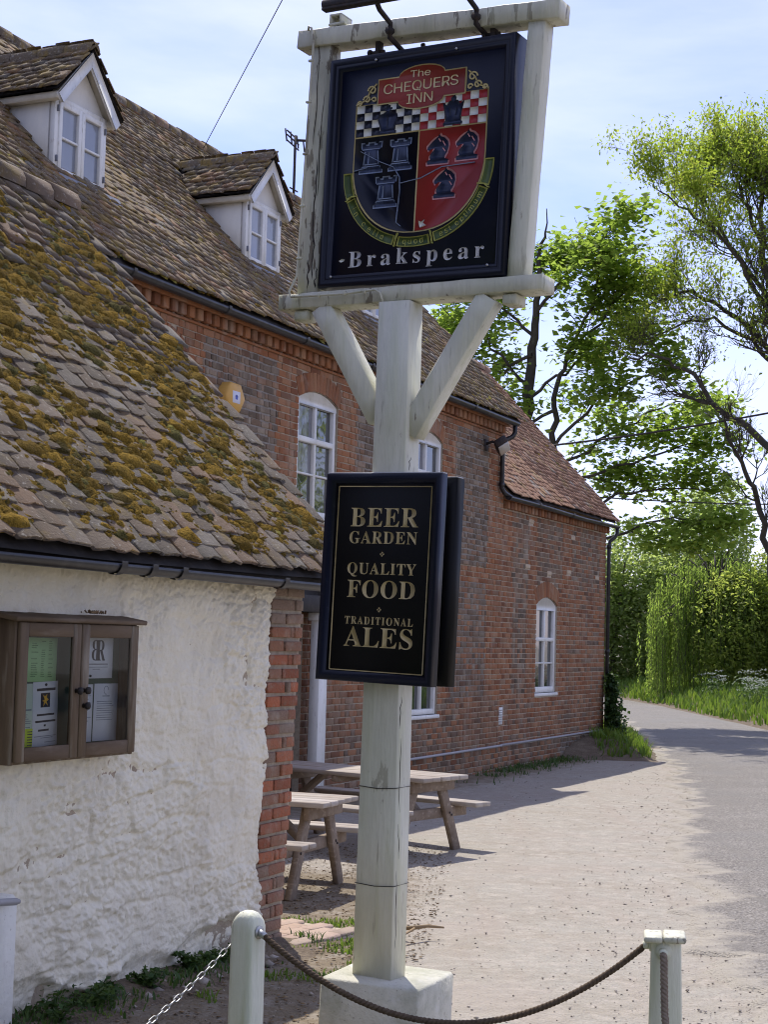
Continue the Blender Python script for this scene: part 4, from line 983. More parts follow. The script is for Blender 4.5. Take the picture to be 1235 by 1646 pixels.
gutter('gutter', an, [(-.12, -.16, 3.87), (1.5, -.16, 3.87), (3.5, -.16, 3.845), (5.62, -.16, 3.86)], .055, None, (1.2, 2.9, 4.5))
mb = MB(); tube(mb, [(5.58, -.16, 3.84), (5.58, -.16, 3.72), (5.55, -.13, 3.66), (5.48, -.06, 3.58), (5.46, -.05, 3.5), (5.44, -.05, .05)], .036, 8)
for zz_ in (3.45, 1.6): tube(mb, [(5.45, -.05, zz_), (5.45, -.05, zz_ + .07)], .046, 8)
mb.build('downpipe', M['blackpvc'], an)
mb = MB(); tube(mb, [(.05, -.05, .256), (2.7, -.05, .262), (5.35, -.05, .275)], .018, 8); tube(mb, [(5.35, -.05, .275), (5.75, -.35, .1)], .018, 8); tube(mb, [(5.35, -.1, .2), (4.95, -.45, -.06)], .025, 6); mb.build('service_pipe', M['pipe_grey'], an)
# iron grating vent in the wall
mb = MB(); cbox(mb, (-.01, -.018, .55), (.21, .0, .80), .004); v_ = mb.build('wall_vent', M['white_trim'], an)
for j in range(6): b_ = MB(); cbox(b_, (.03, -.024, .585 + j * .033), (.17, -.017, .603 + j * .033), .002); b_.build('louvre', M['pipe_grey'], v_)

# things fixed to the inn
ax = thing('alarm_box', 'yellow hexagonal alarm box with a white sticker on the grey brick panel of the inn', 'alarm box', M=INN @ Matrix.Translation((-8.2, -.004, 4.13)))
hexa = [(.24 * math.cos(a) * .88, .15 * math.sin(a) * .95) for a in np.linspace(0, 2 * PI, 7)[:-1] + 0]
mb = MB(); hx = lambda s: [(.2 * s * c, .145 * s * d) for c, d in ((-1, 0), (-.5, 1), (.5, 1), (1, 0), (.5, -1), (-.5, -1))]
a_, b_ = hx(1), hx(.88)
V = [(x, 0, z) for x, z in a_] + [(x, -.10, z) for x, z in a_] + [(x, -.125, z) for x, z in b_]
mb.add(V, [(i, i + 6, (i + 1) % 6 + 6, (i + 1) % 6) for i in range(6)] + [(6 + i, 12 + i, 12 + (i + 1) % 6, 6 + (i + 1) % 6) for i in range(6)] + [(17, 16, 15, 14, 13, 12)])
mb.build('housing', M['alarm_yellow'], ax)
mb = MB(); cbox(mb, (-.075, -.1275, -.06), (.075, -.1245, .06), .001); mb.build('sticker', M['sticker'], ax)
mb = MB(); prism(mb, [[(-.02, -.022), (.02, -.022), (.028, .01), (0, .028), (-.028, .01)]], -.1295, -.1272); mb.build('badge', M['blue'], ax)
mb = MB(); cbox(mb, (-.07, -.09, -.19), (.07, -.02, -.141), .01); mb.build('lamp_base', M['ink'], ax)
fl = thing('floodlight', 'dark floodlight with pale lens bracketed high on the inn wall by the downpipe', 'floodlight', M=INN @ Matrix.Translation((-.8, 0, 4.52)))
mb = MB(); cbox(mb, (-.06, -.03, -.06), (.06, 0, .1), .006); tube(mb, [(0, -.02, .04), (0, -.12, .07), (.03, -.2, .03)], .02, 7); mb.build('bracket', M['iron'], fl)
Mx = Matrix.Translation((.06, -.26, .0)) @ Matrix.Rotation(math.radians(-35), 4, 'X') @ Matrix.Rotation(math.radians(18), 4, 'Z')
mb = MB(); cbox(mb, (-.2, -.09, -.02), (.2, .1, .09), .02, Mx); mb.build('housing', M['iron'], fl)
mb = MB(); cbox(mb, (-.18, -.08, -.045), (.18, .085, -.021), .006, Mx); mb.build('lens', M['lamp_lens'], fl)
ar = thing('television_aerial', 'black television aerial mast standing on the inn ridge left of the sign', 'aerial', M=INN @ Matrix.Translation((-1.95, pk2[1], pk2[2] - .05)))
mb = MB(); tube(mb, [(0, 0, 0), (0, 0, 1.02)], .022, 6); tube(mb, [(-.12, 0, .22), (.12, 0, .22)], .012, 5); mb.build('mast', M['iron'], ar)
mb = MB()
for zz_ in (.88, .96, 1.02): tube(mb, [(-.26, 0, zz_), (.3, .1, zz_ + .02)], .012, 5)
for x in (-.26, -.1, .1, .3): tube(mb, [(x, 0, .86), (x, .03, 1.05)], .012, 5)
tube(mb, [(0, 0, .95), (.4, -.3, 1.02)], .02, 6); mb.build('antenna_head', M['iron'], ar)
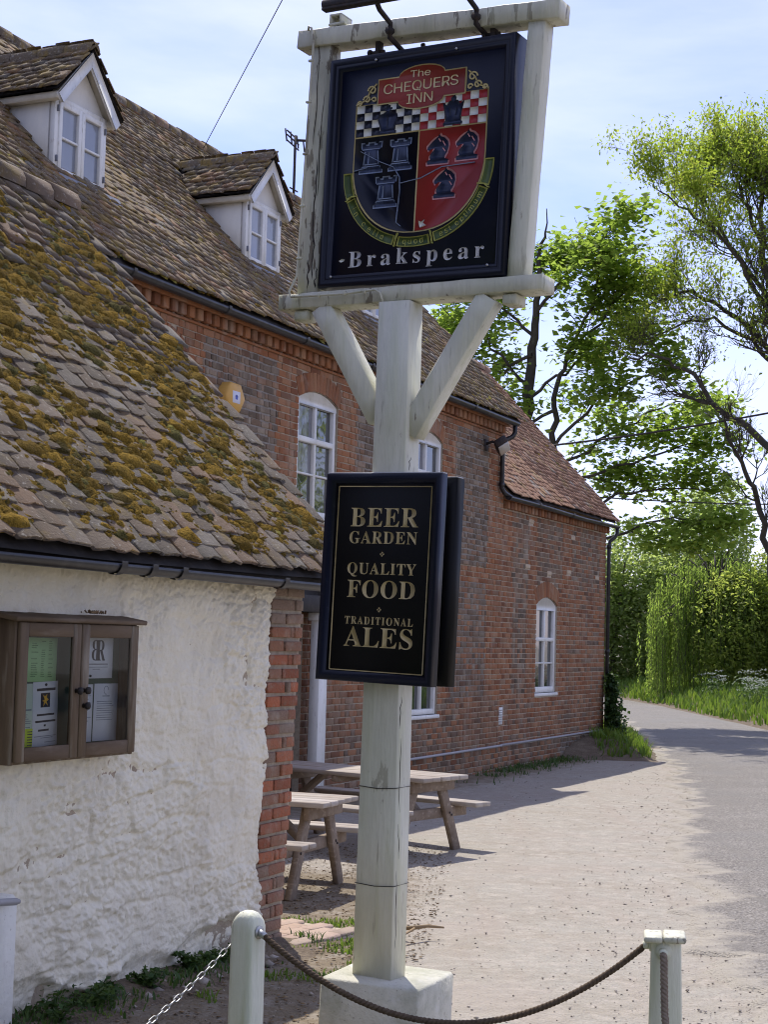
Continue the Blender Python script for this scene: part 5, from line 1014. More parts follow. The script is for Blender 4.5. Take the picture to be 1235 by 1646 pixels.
# letter outlines: advance width, then contours as x,y pairs in thousandths of an em
FONT = {'b':{'B':[443,[[16,0,16,17,36,20,52,25,62,32,69,44,73,60,75,82,75,369,72,401,69,412,65,421,59,428,51,433,30,438,15,439,15,455,220,455,318,444,377,409,396,351,384,302,348,268,287,247,360,223,404,185,418,132,413,93,397,61,371,35,335,15,291,4,238,0],[182,252,220,254,245,261,263,272,275,290,282,314,285,345,283,373,278,395,269,412,257,424,239,431,216,434,203,433,193,430,188,425,185,417,183,406,182,391],[222,24,248,27,268,35,283,49,293,69,299,95,301,128,298,162,290,188,277,208,258,221,231,228,197,231,182,231,182,65,183,51,186,41,190,33,198,28,208,25]]],'E':[442,[[14,0,14,17,35,18,51,22,62,30,70,41,74,57,75,78,75,369,74,394,69,413,62,425,51,433,36,437,16,439,16,455,399,455,399,320,383,320,375,357,361,386,340,406,312,420,276,428,232,430,208,429,194,426,189,422,186,417,183,400,183,246,221,248,243,256,259,269,272,288,281,313,288,345,304,345,304,118,287,118,280,164,273,181,264,195,254,206,241,213,225,218,207,221,183,222,183,67,184,53,187,42,192,35,201,31,213,28,261,29,289,32,313,39,335,48,354,60,371,75,386,94,399,116,411,143,430,143,402,0]]],'R':[473,[[15,0,15,17,36,20,52,24,62,32,69,43,73,59,75,81,75,379,73,398,69,413,62,424,51,431,36,436,16,439,16,455,217,455,278,452,329,442,367,426,395,403,412,372,417,334,406,285,372,248,315,224,432,50,446,32,459,21,468,18,478,17,480,17,480,0,338,0,201,212,182,212,182,81,183,59,187,43,194,32,205,24,221,20,242,17,242,0],[182,234,235,236,261,245,280,258,293,278,301,304,304,336,295,389,268,421,224,431,209,430,197,427,190,422,185,414,182,385]]],'F':[404,[[15,0,15,17,36,20,52,26,62,34,69,45,73,62,75,84,75,375,73,396,69,412,61,423,50,430,35,435,14,439,14,455,394,455,394,320,377,320,372,345,365,367,355,385,343,400,328,412,310,420,288,426,261,430,218,431,200,429,194,428,189,425,184,416,182,408,182,398,182,247,190,247,217,250,239,257,256,270,269,289,278,314,284,347,302,347,302,118,285,118,279,154,269,181,257,200,239,213,217,221,182,224,182,81,183,66,185,53,188,43,193,34,200,28,222,20,257,17,257,0]]],'O':[525,[[261,-11,228,-9,198,-3,169,7,142,21,117,38,94,58,75,81,58,106,45,134,35,163,29,195,28,228,29,260,35,292,45,321,58,349,75,374,95,397,117,417,143,434,170,448,200,458,232,464,265,466,298,464,328,458,357,448,384,435,409,418,431,399,451,376,467,351,481,323,490,293,496,261,498,228,496,195,490,163,481,134,467,106,450,81,430,58,408,38,383,21,355,7,325,-3,294,-9],[265,12,328,36,367,108,379,228,376,293,365,346,348,389,324,419,294,437,260,443,196,419,158,347,145,228,149,163,159,109,177,67,201,37,230,18]]],'D':[496,[[20,0,20,17,39,19,53,23,63,30,69,39,73,54,74,75,74,374,72,397,68,415,61,426,50,433,35,437,15,439,15,455,222,455,296,449,357,429,405,396,440,351,461,295,468,228,441,101,362,25,228,0],[222,24,262,30,295,47,319,75,337,115,347,166,351,229,336,342,294,410,223,433,208,432,197,429,190,423,185,415,183,402,182,385,182,72,185,42,190,34,197,29,208,25]]],'A':[437,[[-9,0,-9,18,4,19,24,30,41,55,206,466,224,465,384,87,403,47,411,34,420,25,430,20,443,18,443,0,229,0,229,18,259,21,277,30,283,46,279,66,253,132,103,132,79,71,76,63,75,54,75,48,80,32,96,21,128,18,128,0],[113,161,242,161,177,319]]],'L':[426,[[15,0,15,17,36,20,52,24,62,32,69,43,73,59,75,81,75,379,73,399,69,414,62,425,51,432,36,436,16,439,16,455,250,455,250,439,233,438,208,434,199,430,193,424,188,416,185,407,182,379,182,68,185,47,188,40,193,35,200,31,208,29,234,28,264,29,291,33,315,40,335,49,354,63,370,80,384,100,397,125,409,154,427,154,402,0]]],'S':[390,[[43,-11,43,158,62,158,75,113,91,77,111,50,136,30,164,19,197,15,220,17,241,24,257,36,269,51,276,69,279,89,273,117,255,140,225,160,163,191,127,210,99,231,77,253,62,276,53,302,50,332,52,358,57,381,67,403,80,421,96,437,115,449,136,459,160,464,199,466,229,461,246,458,264,453,286,447,291,446,297,445,310,447,317,454,320,466,339,466,339,319,322,319,315,343,305,365,293,385,280,402,265,417,248,429,231,438,213,443,194,445,173,443,155,437,140,426,128,413,122,398,120,380,121,364,127,349,137,336,151,325,168,314,189,303,279,260,300,247,317,233,331,219,342,204,350,188,355,171,358,153,359,133,357,106,350,80,339,58,323,38,304,21,281,8,254,-2,225,-8,181,-10,158,-8,136,-3,115,4,98,9,88,12,78,12,69,7,66,3,64,-3,61,-11]]]},'l':{'G':[532,[[268,-10,222,-7,179,3,141,19,108,42,80,70,57,103,41,141,31,183,28,229,31,274,41,315,57,352,80,385,107,413,139,435,176,452,215,462,257,465,293,463,330,454,376,438,382,436,388,436,401,439,406,443,410,449,415,456,419,465,437,465,437,308,420,308,409,334,397,357,382,379,366,397,348,413,329,426,309,436,288,441,267,443,200,419,159,347,146,228,150,163,161,110,180,67,206,37,238,19,275,13,298,14,316,19,328,27,336,39,341,53,343,71,343,128,341,146,337,161,329,170,317,176,299,180,275,182,275,198,500,198,500,182,481,180,466,177,457,171,451,161,447,147,446,128,446,29,387,7,328,-6]]],'A':[461,[[-9,0,-9,18,4,19,24,30,41,55,206,466,224,465,384,87,403,47,411,34,420,25,430,20,443,18,443,0,229,0,229,18,259,21,277,30,283,46,279,66,253,132,103,132,79,71,76,63,75,54,75,48,80,32,96,21,128,18,128,0],[113,161,242,161,177,319]]],'R':[487,[[15,0,15,17,36,20,52,24,62,32,69,43,73,59,75,81,75,379,73,398,69,413,62,424,51,431,36,436,16,439,16,455,217,455,278,452,329,442,367,426,395,403,412,372,417,334,406,285,372,248,315,224,432,50,446,32,459,21,468,18,478,17,480,17,480,0,338,0,201,212,182,212,182,81,183,59,187,43,194,32,205,24,221,20,242,17,242,0],[182,234,235,236,261,245,280,258,293,278,301,304,304,336,295,389,268,421,224,431,209,430,197,427,190,422,185,414,182,385]]],'D':[520,[[20,0,20,17,39,19,53,23,63,30,69,39,73,54,74,75,74,374,72,397,68,415,61,426,50,433,35,437,15,439,15,455,222,455,296,449,357,429,405,396,440,351,461,295,468,228,441,101,362,25,228,0],[222,24,262,30,295,47,319,75,337,115,347,166,351,229,336,342,294,410,223,433,208,432,197,429,190,423,185,415,183,402,182,385,182,72,185,42,190,34,197,29,208,25]]],'E':[465,[[14,0,14,17,35,18,51,22,62,30,70,41,74,57,75,78,75,369,74,394,69,413,62,425,51,433,36,437,16,439,16,455,399,455,399,320,383,320,375,357,361,386,340,406,312,420,276,428,232,430,208,429,194,426,189,422,186,417,183,400,183,246,221,248,243,256,259,269,272,288,281,313,288,345,304,345,304,118,287,118,280,164,273,181,264,195,254,206,241,213,225,218,207,221,183,222,183,67,184,53,187,42,192,35,201,31,213,28,261,29,289,32,313,39,335,48,354,60,371,75,386,94,399,116,411,143,430,143,402,0]]],'N':[516,[[403,-11,107,350,107,79,108,57,112,42,119,31,129,24,145,20,167,17,167,0,18,0,18,17,33,18,45,20,54,23,61,27,67,33,71,41,74,51,76,79,76,388,56,412,43,427,36,433,25,437,18,439,18,455,156,455,391,169,391,377,390,392,389,404,386,414,382,421,376,427,359,435,331,439,331,455,480,455,480,439,459,436,443,432,433,425,427,414,423,398,422,377,422,-11]]],'Q':[549,[[378,-116,296,-103,232,-64,187,-1,155,13,127,30,101,50,80,74,61,100,47,129,36,160,30,193,28,228,29,260,35,292,45,321,58,349,75,374,95,397,117,417,143,434,170,448,200,458,232,464,265,466,298,464,328,458,357,448,384,435,409,418,431,399,451,376,467,351,481,323,490,293,496,261,498,228,493,176,479,128,454,86,421,49,379,21,330,0,360,-45,398,-72,445,-81,459,-80,492,-73,495,-92,455,-105,416,-113],[265,12,329,36,367,108,380,228,377,293,366,346,348,389,324,419,294,437,260,443,196,419,158,347,145,228,149,163,160,109,178,67,202,37,231,18]]],'U':[516,[[248,-13,192,-8,147,6,114,29,91,61,78,103,73,155,73,379,72,398,68,413,61,424,50,431,35,436,15,439,15,455,240,455,240,439,213,435,202,432,195,428,189,422,185,415,181,394,181,140,183,104,191,74,203,51,221,35,245,25,275,22,340,37,379,83,392,159,392,378,391,398,387,413,379,423,368,431,351,436,328,439,328,455,474,455,474,439,456,435,442,429,433,421,427,411,424,396,422,378,422,181,418,118,403,69,380,32,346,7,302,-8]]],'L':[449,[[15,0,15,17,36,20,52,24,62,32,69,43,73,59,75,81,75,379,73,399,69,414,62,425,51,432,36,436,16,439,16,455,250,455,250,439,233,438,208,434,199,430,193,424,188,416,185,407,182,379,182,68,185,47,188,40,193,35,200,31,208,29,234,28,264,29,291,33,315,40,335,49,354,63,370,80,384,100,397,125,409,154,427,154,402,0]]],'I':[285,[[13,0,13,17,34,21,50,26,61,32,69,42,74,56,75,75,75,387,74,405,70,419,63,427,52,433,36,437,13,439,13,455,244,455,244,439,223,437,207,433,196,427,188,419,184,405,183,387,183,77,183,64,185,53,187,44,192,37,198,31,206,26,230,20,246,17,246,0]]],'T':[439,[[92,0,92,17,114,19,130,23,142,31,150,42,154,59,156,81,156,433,116,430,88,420,65,403,47,380,35,352,29,318,11,318,11,455,410,455,410,317,394,317,375,382,333,420,269,433,263,433,263,81,265,58,269,41,276,30,288,23,305,19,328,17,328,0]]],'Y':[444,[[101,0,101,17,122,20,138,24,148,32,155,43,159,59,161,81,161,179,35,406,24,421,14,429,5,434,-4,436,-13,438,-13,455,207,455,207,438,195,438,175,435,167,432,161,428,157,423,156,416,159,401,248,226,342,382,347,396,349,408,343,424,326,435,295,438,295,455,439,455,439,438,428,435,418,431,409,424,400,416,392,405,383,392,268,203,268,81,269,59,273,43,280,32,291,24,307,20,328,17,328,0]]],'O':[549,[[261,-11,228,-9,198,-3,169,7,142,21,117,38,94,58,75,81,58,106,45,134,35,163,29,195,28,228,29,260,35,292,45,321,58,349,75,374,95,397,117,417,143,434,170,448,200,458,232,464,265,466,298,464,328,458,357,448,384,435,409,418,431,399,451,376,467,351,481,323,490,293,496,261,498,228,496,195,490,163,481,134,467,106,450,81,430,58,408,38,383,21,355,7,325,-3,294,-9],[265,12,328,36,367,108,379,228,376,293,365,346,348,389,324,419,294,437,260,443,196,419,158,347,145,228,149,163,159,109,177,67,201,37,230,18]]],'B':[467,[[16,0,16,17,36,20,52,25,62,32,69,44,73,60,75,82,75,369,72,401,69,412,65,421,59,428,51,433,30,438,15,439,15,455,220,455,318,444,377,409,396,351,384,302,348,268,287,247,360,223,404,185,418,132,413,93,397,61,371,35,335,15,291,4,238,0],[182,252,220,254,245,261,263,272,275,290,282,314,285,345,283,373,278,395,269,412,257,424,239,431,216,434,203,433,193,430,188,425,185,417,183,406,182,391],[222,24,248,27,268,35,283,49,293,69,299,95,301,128,298,162,290,188,277,208,258,221,231,228,197,231,182,231,182,65,183,51,186,41,190,33,198,28,208,25]]],'r':[312,[[18,0,18,16,30,18,39,21,45,26,49,32,52,43,52,252,52,267,50,278,46,285,41,289,32,292,20,293,21,310,146,310,146,252,158,272,172,288,187,301,203,311,218,316,233,318,250,317,264,312,275,304,283,293,288,281,289,266,288,254,284,243,278,234,270,228,260,224,248,222,237,223,229,226,222,231,212,243,202,255,196,259,189,260,179,258,171,252,162,241,155,228,151,211,149,192,149,56,150,42,153,32,159,25,167,21,180,18,197,16,197,0]]],'a':[365,[[255,-10,226,-5,208,10,200,35,168,11,133,-4,95,-9,74,-6,55,0,40,11,29,26,22,43,20,63,25,91,39,115,63,136,98,155,143,173,199,190,199,241,197,258,193,272,187,282,177,290,164,294,148,296,123,293,109,286,104,274,108,264,119,248,122,239,123,231,121,220,117,210,110,202,100,196,90,192,77,191,64,192,54,196,45,203,38,212,34,223,33,236,35,252,40,266,49,278,62,290,77,300,95,308,115,314,137,317,162,318,205,315,239,307,263,292,280,271,290,244,293,210,293,62,294,45,295,40,297,37,304,34,309,35,314,38,320,42,329,28,306,7,281,-6],[151,34,158,34,165,37,174,41,183,47,199,63,199,169,154,151,127,123,118,84,122,56,133,39]]],'k':[383,[[17,0,17,16,30,18,39,21,45,26,49,33,52,43,52,398,52,412,50,422,47,429,42,434,33,438,20,439,21,455,148,455,148,169,227,248,236,259,242,269,244,278,240,287,228,292,209,293,206,293,206,310,345,310,345,293,320,289,297,278,275,260,222,209,346,34,355,24,365,18,376,16,376,0,211,0,211,16,217,16,229,18,237,23,239,32,238,37,236,43,232,49,163,147,148,134,148,43,154,26,160,21,168,18,180,16,180,0]]],'s':[308,[[151,-10,132,-8,111,-3,82,8,73,9,64,7,56,1,51,-9,36,-9,36,105,53,105,61,79,72,57,87,39,103,26,121,17,140,15,156,16,168,20,179,27,186,35,191,46,192,58,188,76,176,92,156,105,107,130,85,142,68,155,54,169,45,185,39,202,37,220,40,247,49,270,65,291,86,306,111,316,141,319,157,318,176,314,199,308,204,307,209,305,213,305,220,306,226,311,230,319,244,319,244,222,228,222,220,244,209,262,196,277,182,288,166,294,149,296,136,295,125,292,116,286,110,278,106,269,105,259,106,249,109,240,115,232,123,225,146,212,212,178,229,165,241,151,250,136,255,117,257,95,254,65,244,39,228,18,206,2,181,-7]]],'p':[395,[[17,-139,17,-124,27,-123,40,-117,45,-113,48,-107,51,-92,52,-64,52,261,50,275,46,283,41,288,32,292,19,295,19,310,143,310,143,263,166,294,195,313,230,319,253,317,274,310,293,298,309,283,323,264,335,241,343,216,348,189,350,160,348,128,343,99,334,72,323,48,308,28,291,12,272,0,250,-8,227,-10,196,-5,170,9,148,32,148,-74,152,-99,155,-107,160,-113,167,-118,175,-120,197,-123,197,-139],[195,28,214,32,229,42,239,59,247,84,251,116,253,154,251,192,247,223,241,248,232,265,218,275,199,278,179,273,162,259,148,235,148,69,160,46,176,33]]],'e':[327,[[154,-10,129,-8,106,-1,85,10,66,26,50,45,37,69,27,95,21,125,19,157,21,187,28,215,38,240,51,263,68,282,87,298,109,309,132,316,157,318,193,314,224,301,249,280,268,251,279,216,283,173,283,166,117,166,127,97,154,56,199,42,225,47,248,62,270,86,285,73,248,27,205,-1],[116,192,201,192,201,215,201,241,198,261,193,277,186,288,175,295,161,297,136,286,121,255,116,203]]]},'s':{'T':[425,[[32,452,32,509,417,509,417,452,257,452,257,0,193,0,193,452]]],'h':[386,[[114,227,114,0,53,0,53,509,114,509,114,287,102,287,116,319,132,344,152,362,175,374,200,382,227,384,252,383,275,377,295,369,313,356,328,340,341,321,350,298,355,271,357,240,357,0,296,0,296,235,293,263,286,286,273,304,256,318,235,326,210,329,192,328,176,324,161,317,147,308,136,297,126,283,119,266,115,248]]],'e':[380,[[212,-8,177,-5,145,3,117,16,92,35,72,58,56,85,44,116,37,150,34,187,36,224,44,258,55,290,71,317,91,340,115,359,142,373,172,382,205,384,226,383,246,380,266,374,285,366,303,355,319,341,334,324,347,305,357,282,365,256,370,227,371,194,371,169,75,169,75,221,338,221,310,202,308,226,304,248,298,269,288,286,277,301,263,314,246,323,227,328,205,330,183,328,164,323,146,313,131,301,119,286,109,270,102,251,97,231,96,178,98,151,102,127,110,106,121,88,135,73,151,61,169,53,190,48,212,46,227,47,241,49,254,53,265,58,276,65,294,82,306,105,365,91,358,72,348,55,335,39,320,26,302,14,283,4,261,-3,237,-7]]],'C':[483,[[267,-7,225,-3,186,7,150,25,119,49,92,79,70,115,53,157,44,203,40,254,44,305,53,352,70,393,92,429,119,459,150,484,186,501,225,512,267,516,317,511,362,496,383,485,402,471,419,456,435,438,448,418,459,397,467,373,473,348,408,348,404,365,389,395,380,407,369,418,344,437,330,444,315,449,300,453,284,455,267,456,237,453,209,445,184,432,161,414,141,391,125,364,113,332,106,295,103,254,106,213,113,177,125,145,141,117,161,94,184,76,210,63,237,56,267,53,284,54,300,56,315,60,330,65,344,72,369,90,389,114,397,128,404,144,408,160,473,160,467,135,459,112,448,91,435,71,420,53,402,38,383,24,363,13,317,-2,293,-6]]],'H':[493,[[60,0,60,509,125,509,125,289,392,289,392,509,457,509,457,0,392,0,392,232,125,232,125,0]]],'E':[395,[[60,0,60,509,372,509,372,452,125,452,125,286,355,286,355,229,125,229,125,57,375,57,375,0]]],'Q':[509,[[245,159,313,159,369,85,468,-48,401,-48,346,27],[267,-7,225,-3,186,7,150,25,119,49,92,79,70,115,53,157,44,203,40,254,44,305,53,352,70,393,92,429,119,459,150,484,186,501,225,512,267,516,309,512,348,501,384,484,415,459,442,429,464,393,480,352,490,305,493,254,490,203,480,157,464,115,442,79,415,49,384,25,348,7,309,-3],[267,53,296,55,324,63,349,76,372,94,392,116,408,144,420,176,428,213,430,254,428,295,420,332,408,365,392,392,372,415,349,433,324,446,296,453,267,456,237,453,210,445,184,433,161,415,142,392,125,364,113,332,106,295,103,254,106,213,113,176,125,144,142,117,161,94,184,76,210,63,237,55]]],'U':[493,[[259,-8,220,-6,186,2,154,15,126,33,103,55,85,80,71,108,63,140,60,173,60,509,124,509,124,178,126,155,132,133,141,113,153,95,169,80,187,68,208,59,232,53,259,52,285,53,309,59,331,68,349,80,364,95,377,113,385,133,391,155,393,178,393,509,457,509,457,173,454,140,446,108,433,80,414,55,391,33,363,15,332,2,297,-6]]],'R':[417,[[60,0,60,509,236,509,273,506,305,500,333,489,356,473,376,455,390,433,401,408,407,381,409,352,407,323,401,296,390,271,376,250,356,232,333,217,305,206,273,200,236,198,96,198,96,255,234,255,258,256,280,260,298,267,313,276,325,287,334,300,340,316,344,333,345,352,344,371,340,389,334,405,325,419,313,430,298,440,258,451,233,452,125,452,125,0],[353,0,230,229,303,229,428,0]]],'S':[421,[[224,-9,188,-7,156,-1,128,9,102,23,81,40,64,60,51,83,42,109,38,137,104,137,108,118,114,102,123,88,136,76,150,66,166,59,185,53,204,50,224,49,246,50,267,54,286,60,303,69,317,79,329,92,338,106,344,122,346,139,344,154,340,168,332,179,322,189,296,205,263,217,184,239,145,253,112,269,86,289,67,313,56,341,52,372,54,400,62,425,75,448,92,468,113,484,138,498,165,508,195,514,227,516,259,514,289,508,316,498,340,484,360,468,377,449,390,427,398,403,401,378,337,378,332,402,320,421,302,437,280,449,254,456,225,459,204,457,185,454,167,448,152,440,139,430,129,418,121,405,117,391,115,376,117,359,122,345,131,334,142,324,155,315,169,308,198,297,264,279,295,270,312,264,328,256,344,248,359,238,384,213,395,198,402,180,407,161,408,139,406,112,399,87,386,64,370,43,349,25,323,11,294,0,261,-7]]],'I':[276,[[31,0,31,57,118,57,118,452,31,452,31,509,269,509,269,452,183,452,183,57,269,57,269,0]]],'N':[499,[[60,0,60,509,136,509,349,174,363,151,379,122,388,107,396,90,414,55,405,54,403,72,401,108,399,142,399,171,399,195,399,509,463,509,463,0,387,0,194,303,177,331,159,363,136,402,108,452,119,454,120,429,122,384,124,345,125,313,125,291,125,0]]],'i':[142,[[53,0,53,379,114,379,114,0],[84,443,73,444,63,448,54,455,47,463,43,472,41,483,43,494,47,504,54,512,63,518,73,522,84,524,95,522,105,518,114,512,121,504,125,494,126,483,125,472,121,463,114,455,105,448,95,444]]],'n':[386,[[114,227,114,0,53,0,53,379,112,379,112,287,102,287,116,319,132,344,152,362,175,374,200,382,227,384,252,383,275,377,295,369,313,356,328,340,341,321,350,298,355,271,357,240,357,0,296,0,296,235,293,263,286,286,273,304,256,318,235,326,210,329,192,328,176,324,161,317,147,308,136,297,126,283,119,266,115,248]]],'c':[368,[[207,-8,174,-5,144,3,117,16,93,35,72,58,56,85,44,116,37,150,34,187,37,225,44,260,56,291,72,318,93,341,117,360,144,374,174,382,207,384,226,384,243,381,260,377,276,371,305,356,330,335,349,308,362,277,303,262,300,272,290,289,278,304,270,311,261,316,242,325,231,328,220,329,207,330,184,328,163,321,145,310,130,296,118,278,108,258,102,236,98,212,96,187,98,163,102,139,108,117,118,97,130,80,145,66,163,55,184,49,207,46,220,47,243,52,253,55,262,60,279,73,292,89,301,107,304,117,363,102,350,70,331,43,306,21,292,12,277,5,261,-1,244,-5]]],'l':[163,[[139,-2,112,0,91,8,74,20,62,37,55,59,53,84,53,509,114,509,114,83,120,62,126,57,135,53,152,52,160,53,167,54,170,54,181,3,169,0,154,-2]]],'a':[365,[[160,-9,137,-7,115,-3,94,5,76,15,60,29,48,45,38,63,32,84,30,108,32,128,36,146,43,161,53,174,64,184,78,193,92,200,125,211,161,217,200,223,234,227,257,231,265,235,271,240,274,246,276,255,275,272,272,285,267,297,260,307,251,315,240,322,227,327,212,330,196,331,178,330,163,327,149,322,137,316,118,301,104,283,100,274,41,291,51,313,64,331,79,346,95,358,114,368,133,375,153,380,173,383,208,384,239,379,255,375,271,369,300,350,312,336,322,320,330,301,335,278,337,251,337,0,277,0,277,52,272,52,267,43,252,25,242,16,229,8,215,1,199,-4],[170,45,192,47,211,51,228,59,242,68,254,80,263,93,270,108,274,122,276,138,276,190,267,184,251,180,231,176,210,173,191,170,175,168,147,163,134,159,122,153,112,147,103,139,97,130,93,118,92,105,93,93,96,82,102,72,109,64,119,57,142,48]]],'q':[400,[[372,-143,311,-143,311,59,306,59,301,50,287,31,266,12,252,4,236,-3,217,-7,195,-8,165,-6,137,3,111,16,89,34,70,57,55,84,43,116,36,151,34,189,36,227,43,261,55,293,70,320,89,342,112,361,137,374,165,382,196,384,218,383,237,379,253,373,267,364,287,346,301,327,307,319,313,319,313,379,372,379],[205,47,226,49,246,55,263,65,278,78,290,95,299,115,306,138,310,162,312,189,310,216,306,241,300,263,290,282,278,299,263,312,246,322,227,328,205,330,182,328,162,322,145,311,130,298,118,281,108,261,102,239,98,215,96,189,98,163,102,139,109,117,118,97,130,80,145,66,162,55,182,49]]],'u':[386,[[182,-5,158,-3,135,2,115,11,97,23,82,39,69,59,60,82,54,109,53,139,53,379,114,379,114,144,116,117,124,94,137,75,154,61,175,53,200,50,218,51,234,55,249,62,263,71,274,83,283,97,290,113,295,132,296,153,296,379,357,379,357,0,298,0,298,92,307,92,294,60,277,35,257,17,234,5,209,-3]]],'o':[391,[[207,-8,174,-5,144,3,117,16,93,35,72,58,56,85,44,116,37,150,34,187,37,225,44,260,56,291,72,318,93,341,117,360,144,374,174,382,207,384,241,382,271,374,299,360,323,341,343,318,359,291,371,260,379,225,381,187,379,150,371,116,359,85,343,58,323,35,299,16,271,3,241,-5],[207,46,231,49,252,55,270,66,285,80,298,97,307,117,314,139,318,163,319,187,318,212,314,236,307,258,298,278,285,296,270,310,252,321,231,328,207,330,184,328,163,321,145,310,130,296,118,278,108,258,102,236,98,212,96,187,98,163,102,139,108,117,118,97,130,80,145,66,163,55,184,49]]],'d':[400,[[195,-8,165,-6,137,3,111,16,89,34,70,57,55,84,43,116,36,151,34,189,36,227,43,261,55,293,70,320,89,342,112,361,137,374,165,382,196,384,218,383,237,379,253,373,267,364,287,346,301,327,306,319,311,319,311,509,372,509,372,0,313,0,313,59,307,59,295,41,277,21,266,12,252,4,236,-3,217,-7],[205,47,226,49,246,55,263,65,278,78,290,95,299,115,306,138,310,162,312,189,310,216,306,241,300,263,290,282,278,299,263,312,246,322,227,328,205,330,182,328,162,322,145,311,130,298,118,281,108,261,102,239,98,215,96,189,98,163,102,139,109,117,118,97,130,80,145,66,162,55,182,49]]],'s':[338,[[182,-8,157,-7,133,-3,112,3,93,12,76,24,62,38,50,54,41,73,36,94,94,107,101,87,111,72,124,60,141,52,160,47,181,45,206,47,227,53,244,62,258,74,265,88,268,103,266,115,262,126,254,136,243,144,229,150,212,155,149,170,118,180,92,192,72,208,58,227,50,249,47,274,49,295,55,314,65,332,79,347,95,360,115,370,137,378,161,383,187,384,212,383,234,379,254,372,271,363,286,352,299,339,318,308,324,290,268,277,262,291,254,304,243,316,228,325,210,331,187,333,166,331,147,326,131,317,119,305,111,292,109,277,110,264,115,253,124,243,136,235,172,223,261,200,287,187,306,171,320,153,328,131,331,107,329,85,323,65,312,47,298,31,281,18,260,6,236,-2,210,-7]]],'t':[201,[[204,379,204,327,6,327,6,379],[65,471,126,471,126,98,127,83,130,70,136,61,144,55,156,51,170,50,180,50,191,52,202,54,213,2,207,0,192,-3,176,-4,138,-1,113,7,92,21,77,41,68,64,65,93]]],'p':[400,[[53,-143,53,379,112,379,112,319,118,319,130,336,137,346,147,355,171,373,188,379,207,383,229,384,259,382,287,374,313,361,335,342,354,320,370,293,381,261,388,227,390,189,388,151,381,116,370,84,355,57,336,34,313,16,288,3,260,-6,229,-8,208,-7,189,-3,173,4,159,12,147,21,130,41,118,59,114,59,114,-143],[220,47,242,49,262,55,279,66,294,80,306,97,316,117,323,139,327,163,328,189,327,215,323,239,316,261,307,281,295,298,280,311,262,322,243,328,220,330,198,328,178,322,161,312,147,299,134,282,125,263,118,241,114,216,113,189,114,162,118,138,125,115,135,95,147,78,162,65,179,55,198,49]]],'m':[586,[[53,0,53,379,112,379,112,295,108,295,114,314,122,331,132,346,144,358,158,368,172,376,187,382,203,385,219,386,245,383,268,375,287,361,303,342,314,320,321,295,312,295,318,312,326,329,337,343,350,356,364,366,381,375,398,381,417,385,437,386,458,385,478,380,497,372,514,361,529,346,541,328,550,307,555,283,557,255,557,0,496,0,496,254,493,279,485,298,473,313,456,323,438,329,419,330,402,329,387,326,374,320,363,312,353,302,345,290,340,277,336,263,335,247,335,0,274,0,274,260,272,280,265,297,253,311,238,322,220,328,199,330,185,329,171,326,158,320,145,312,135,302,126,289,119,274,115,257,114,238,114,0]]]}}
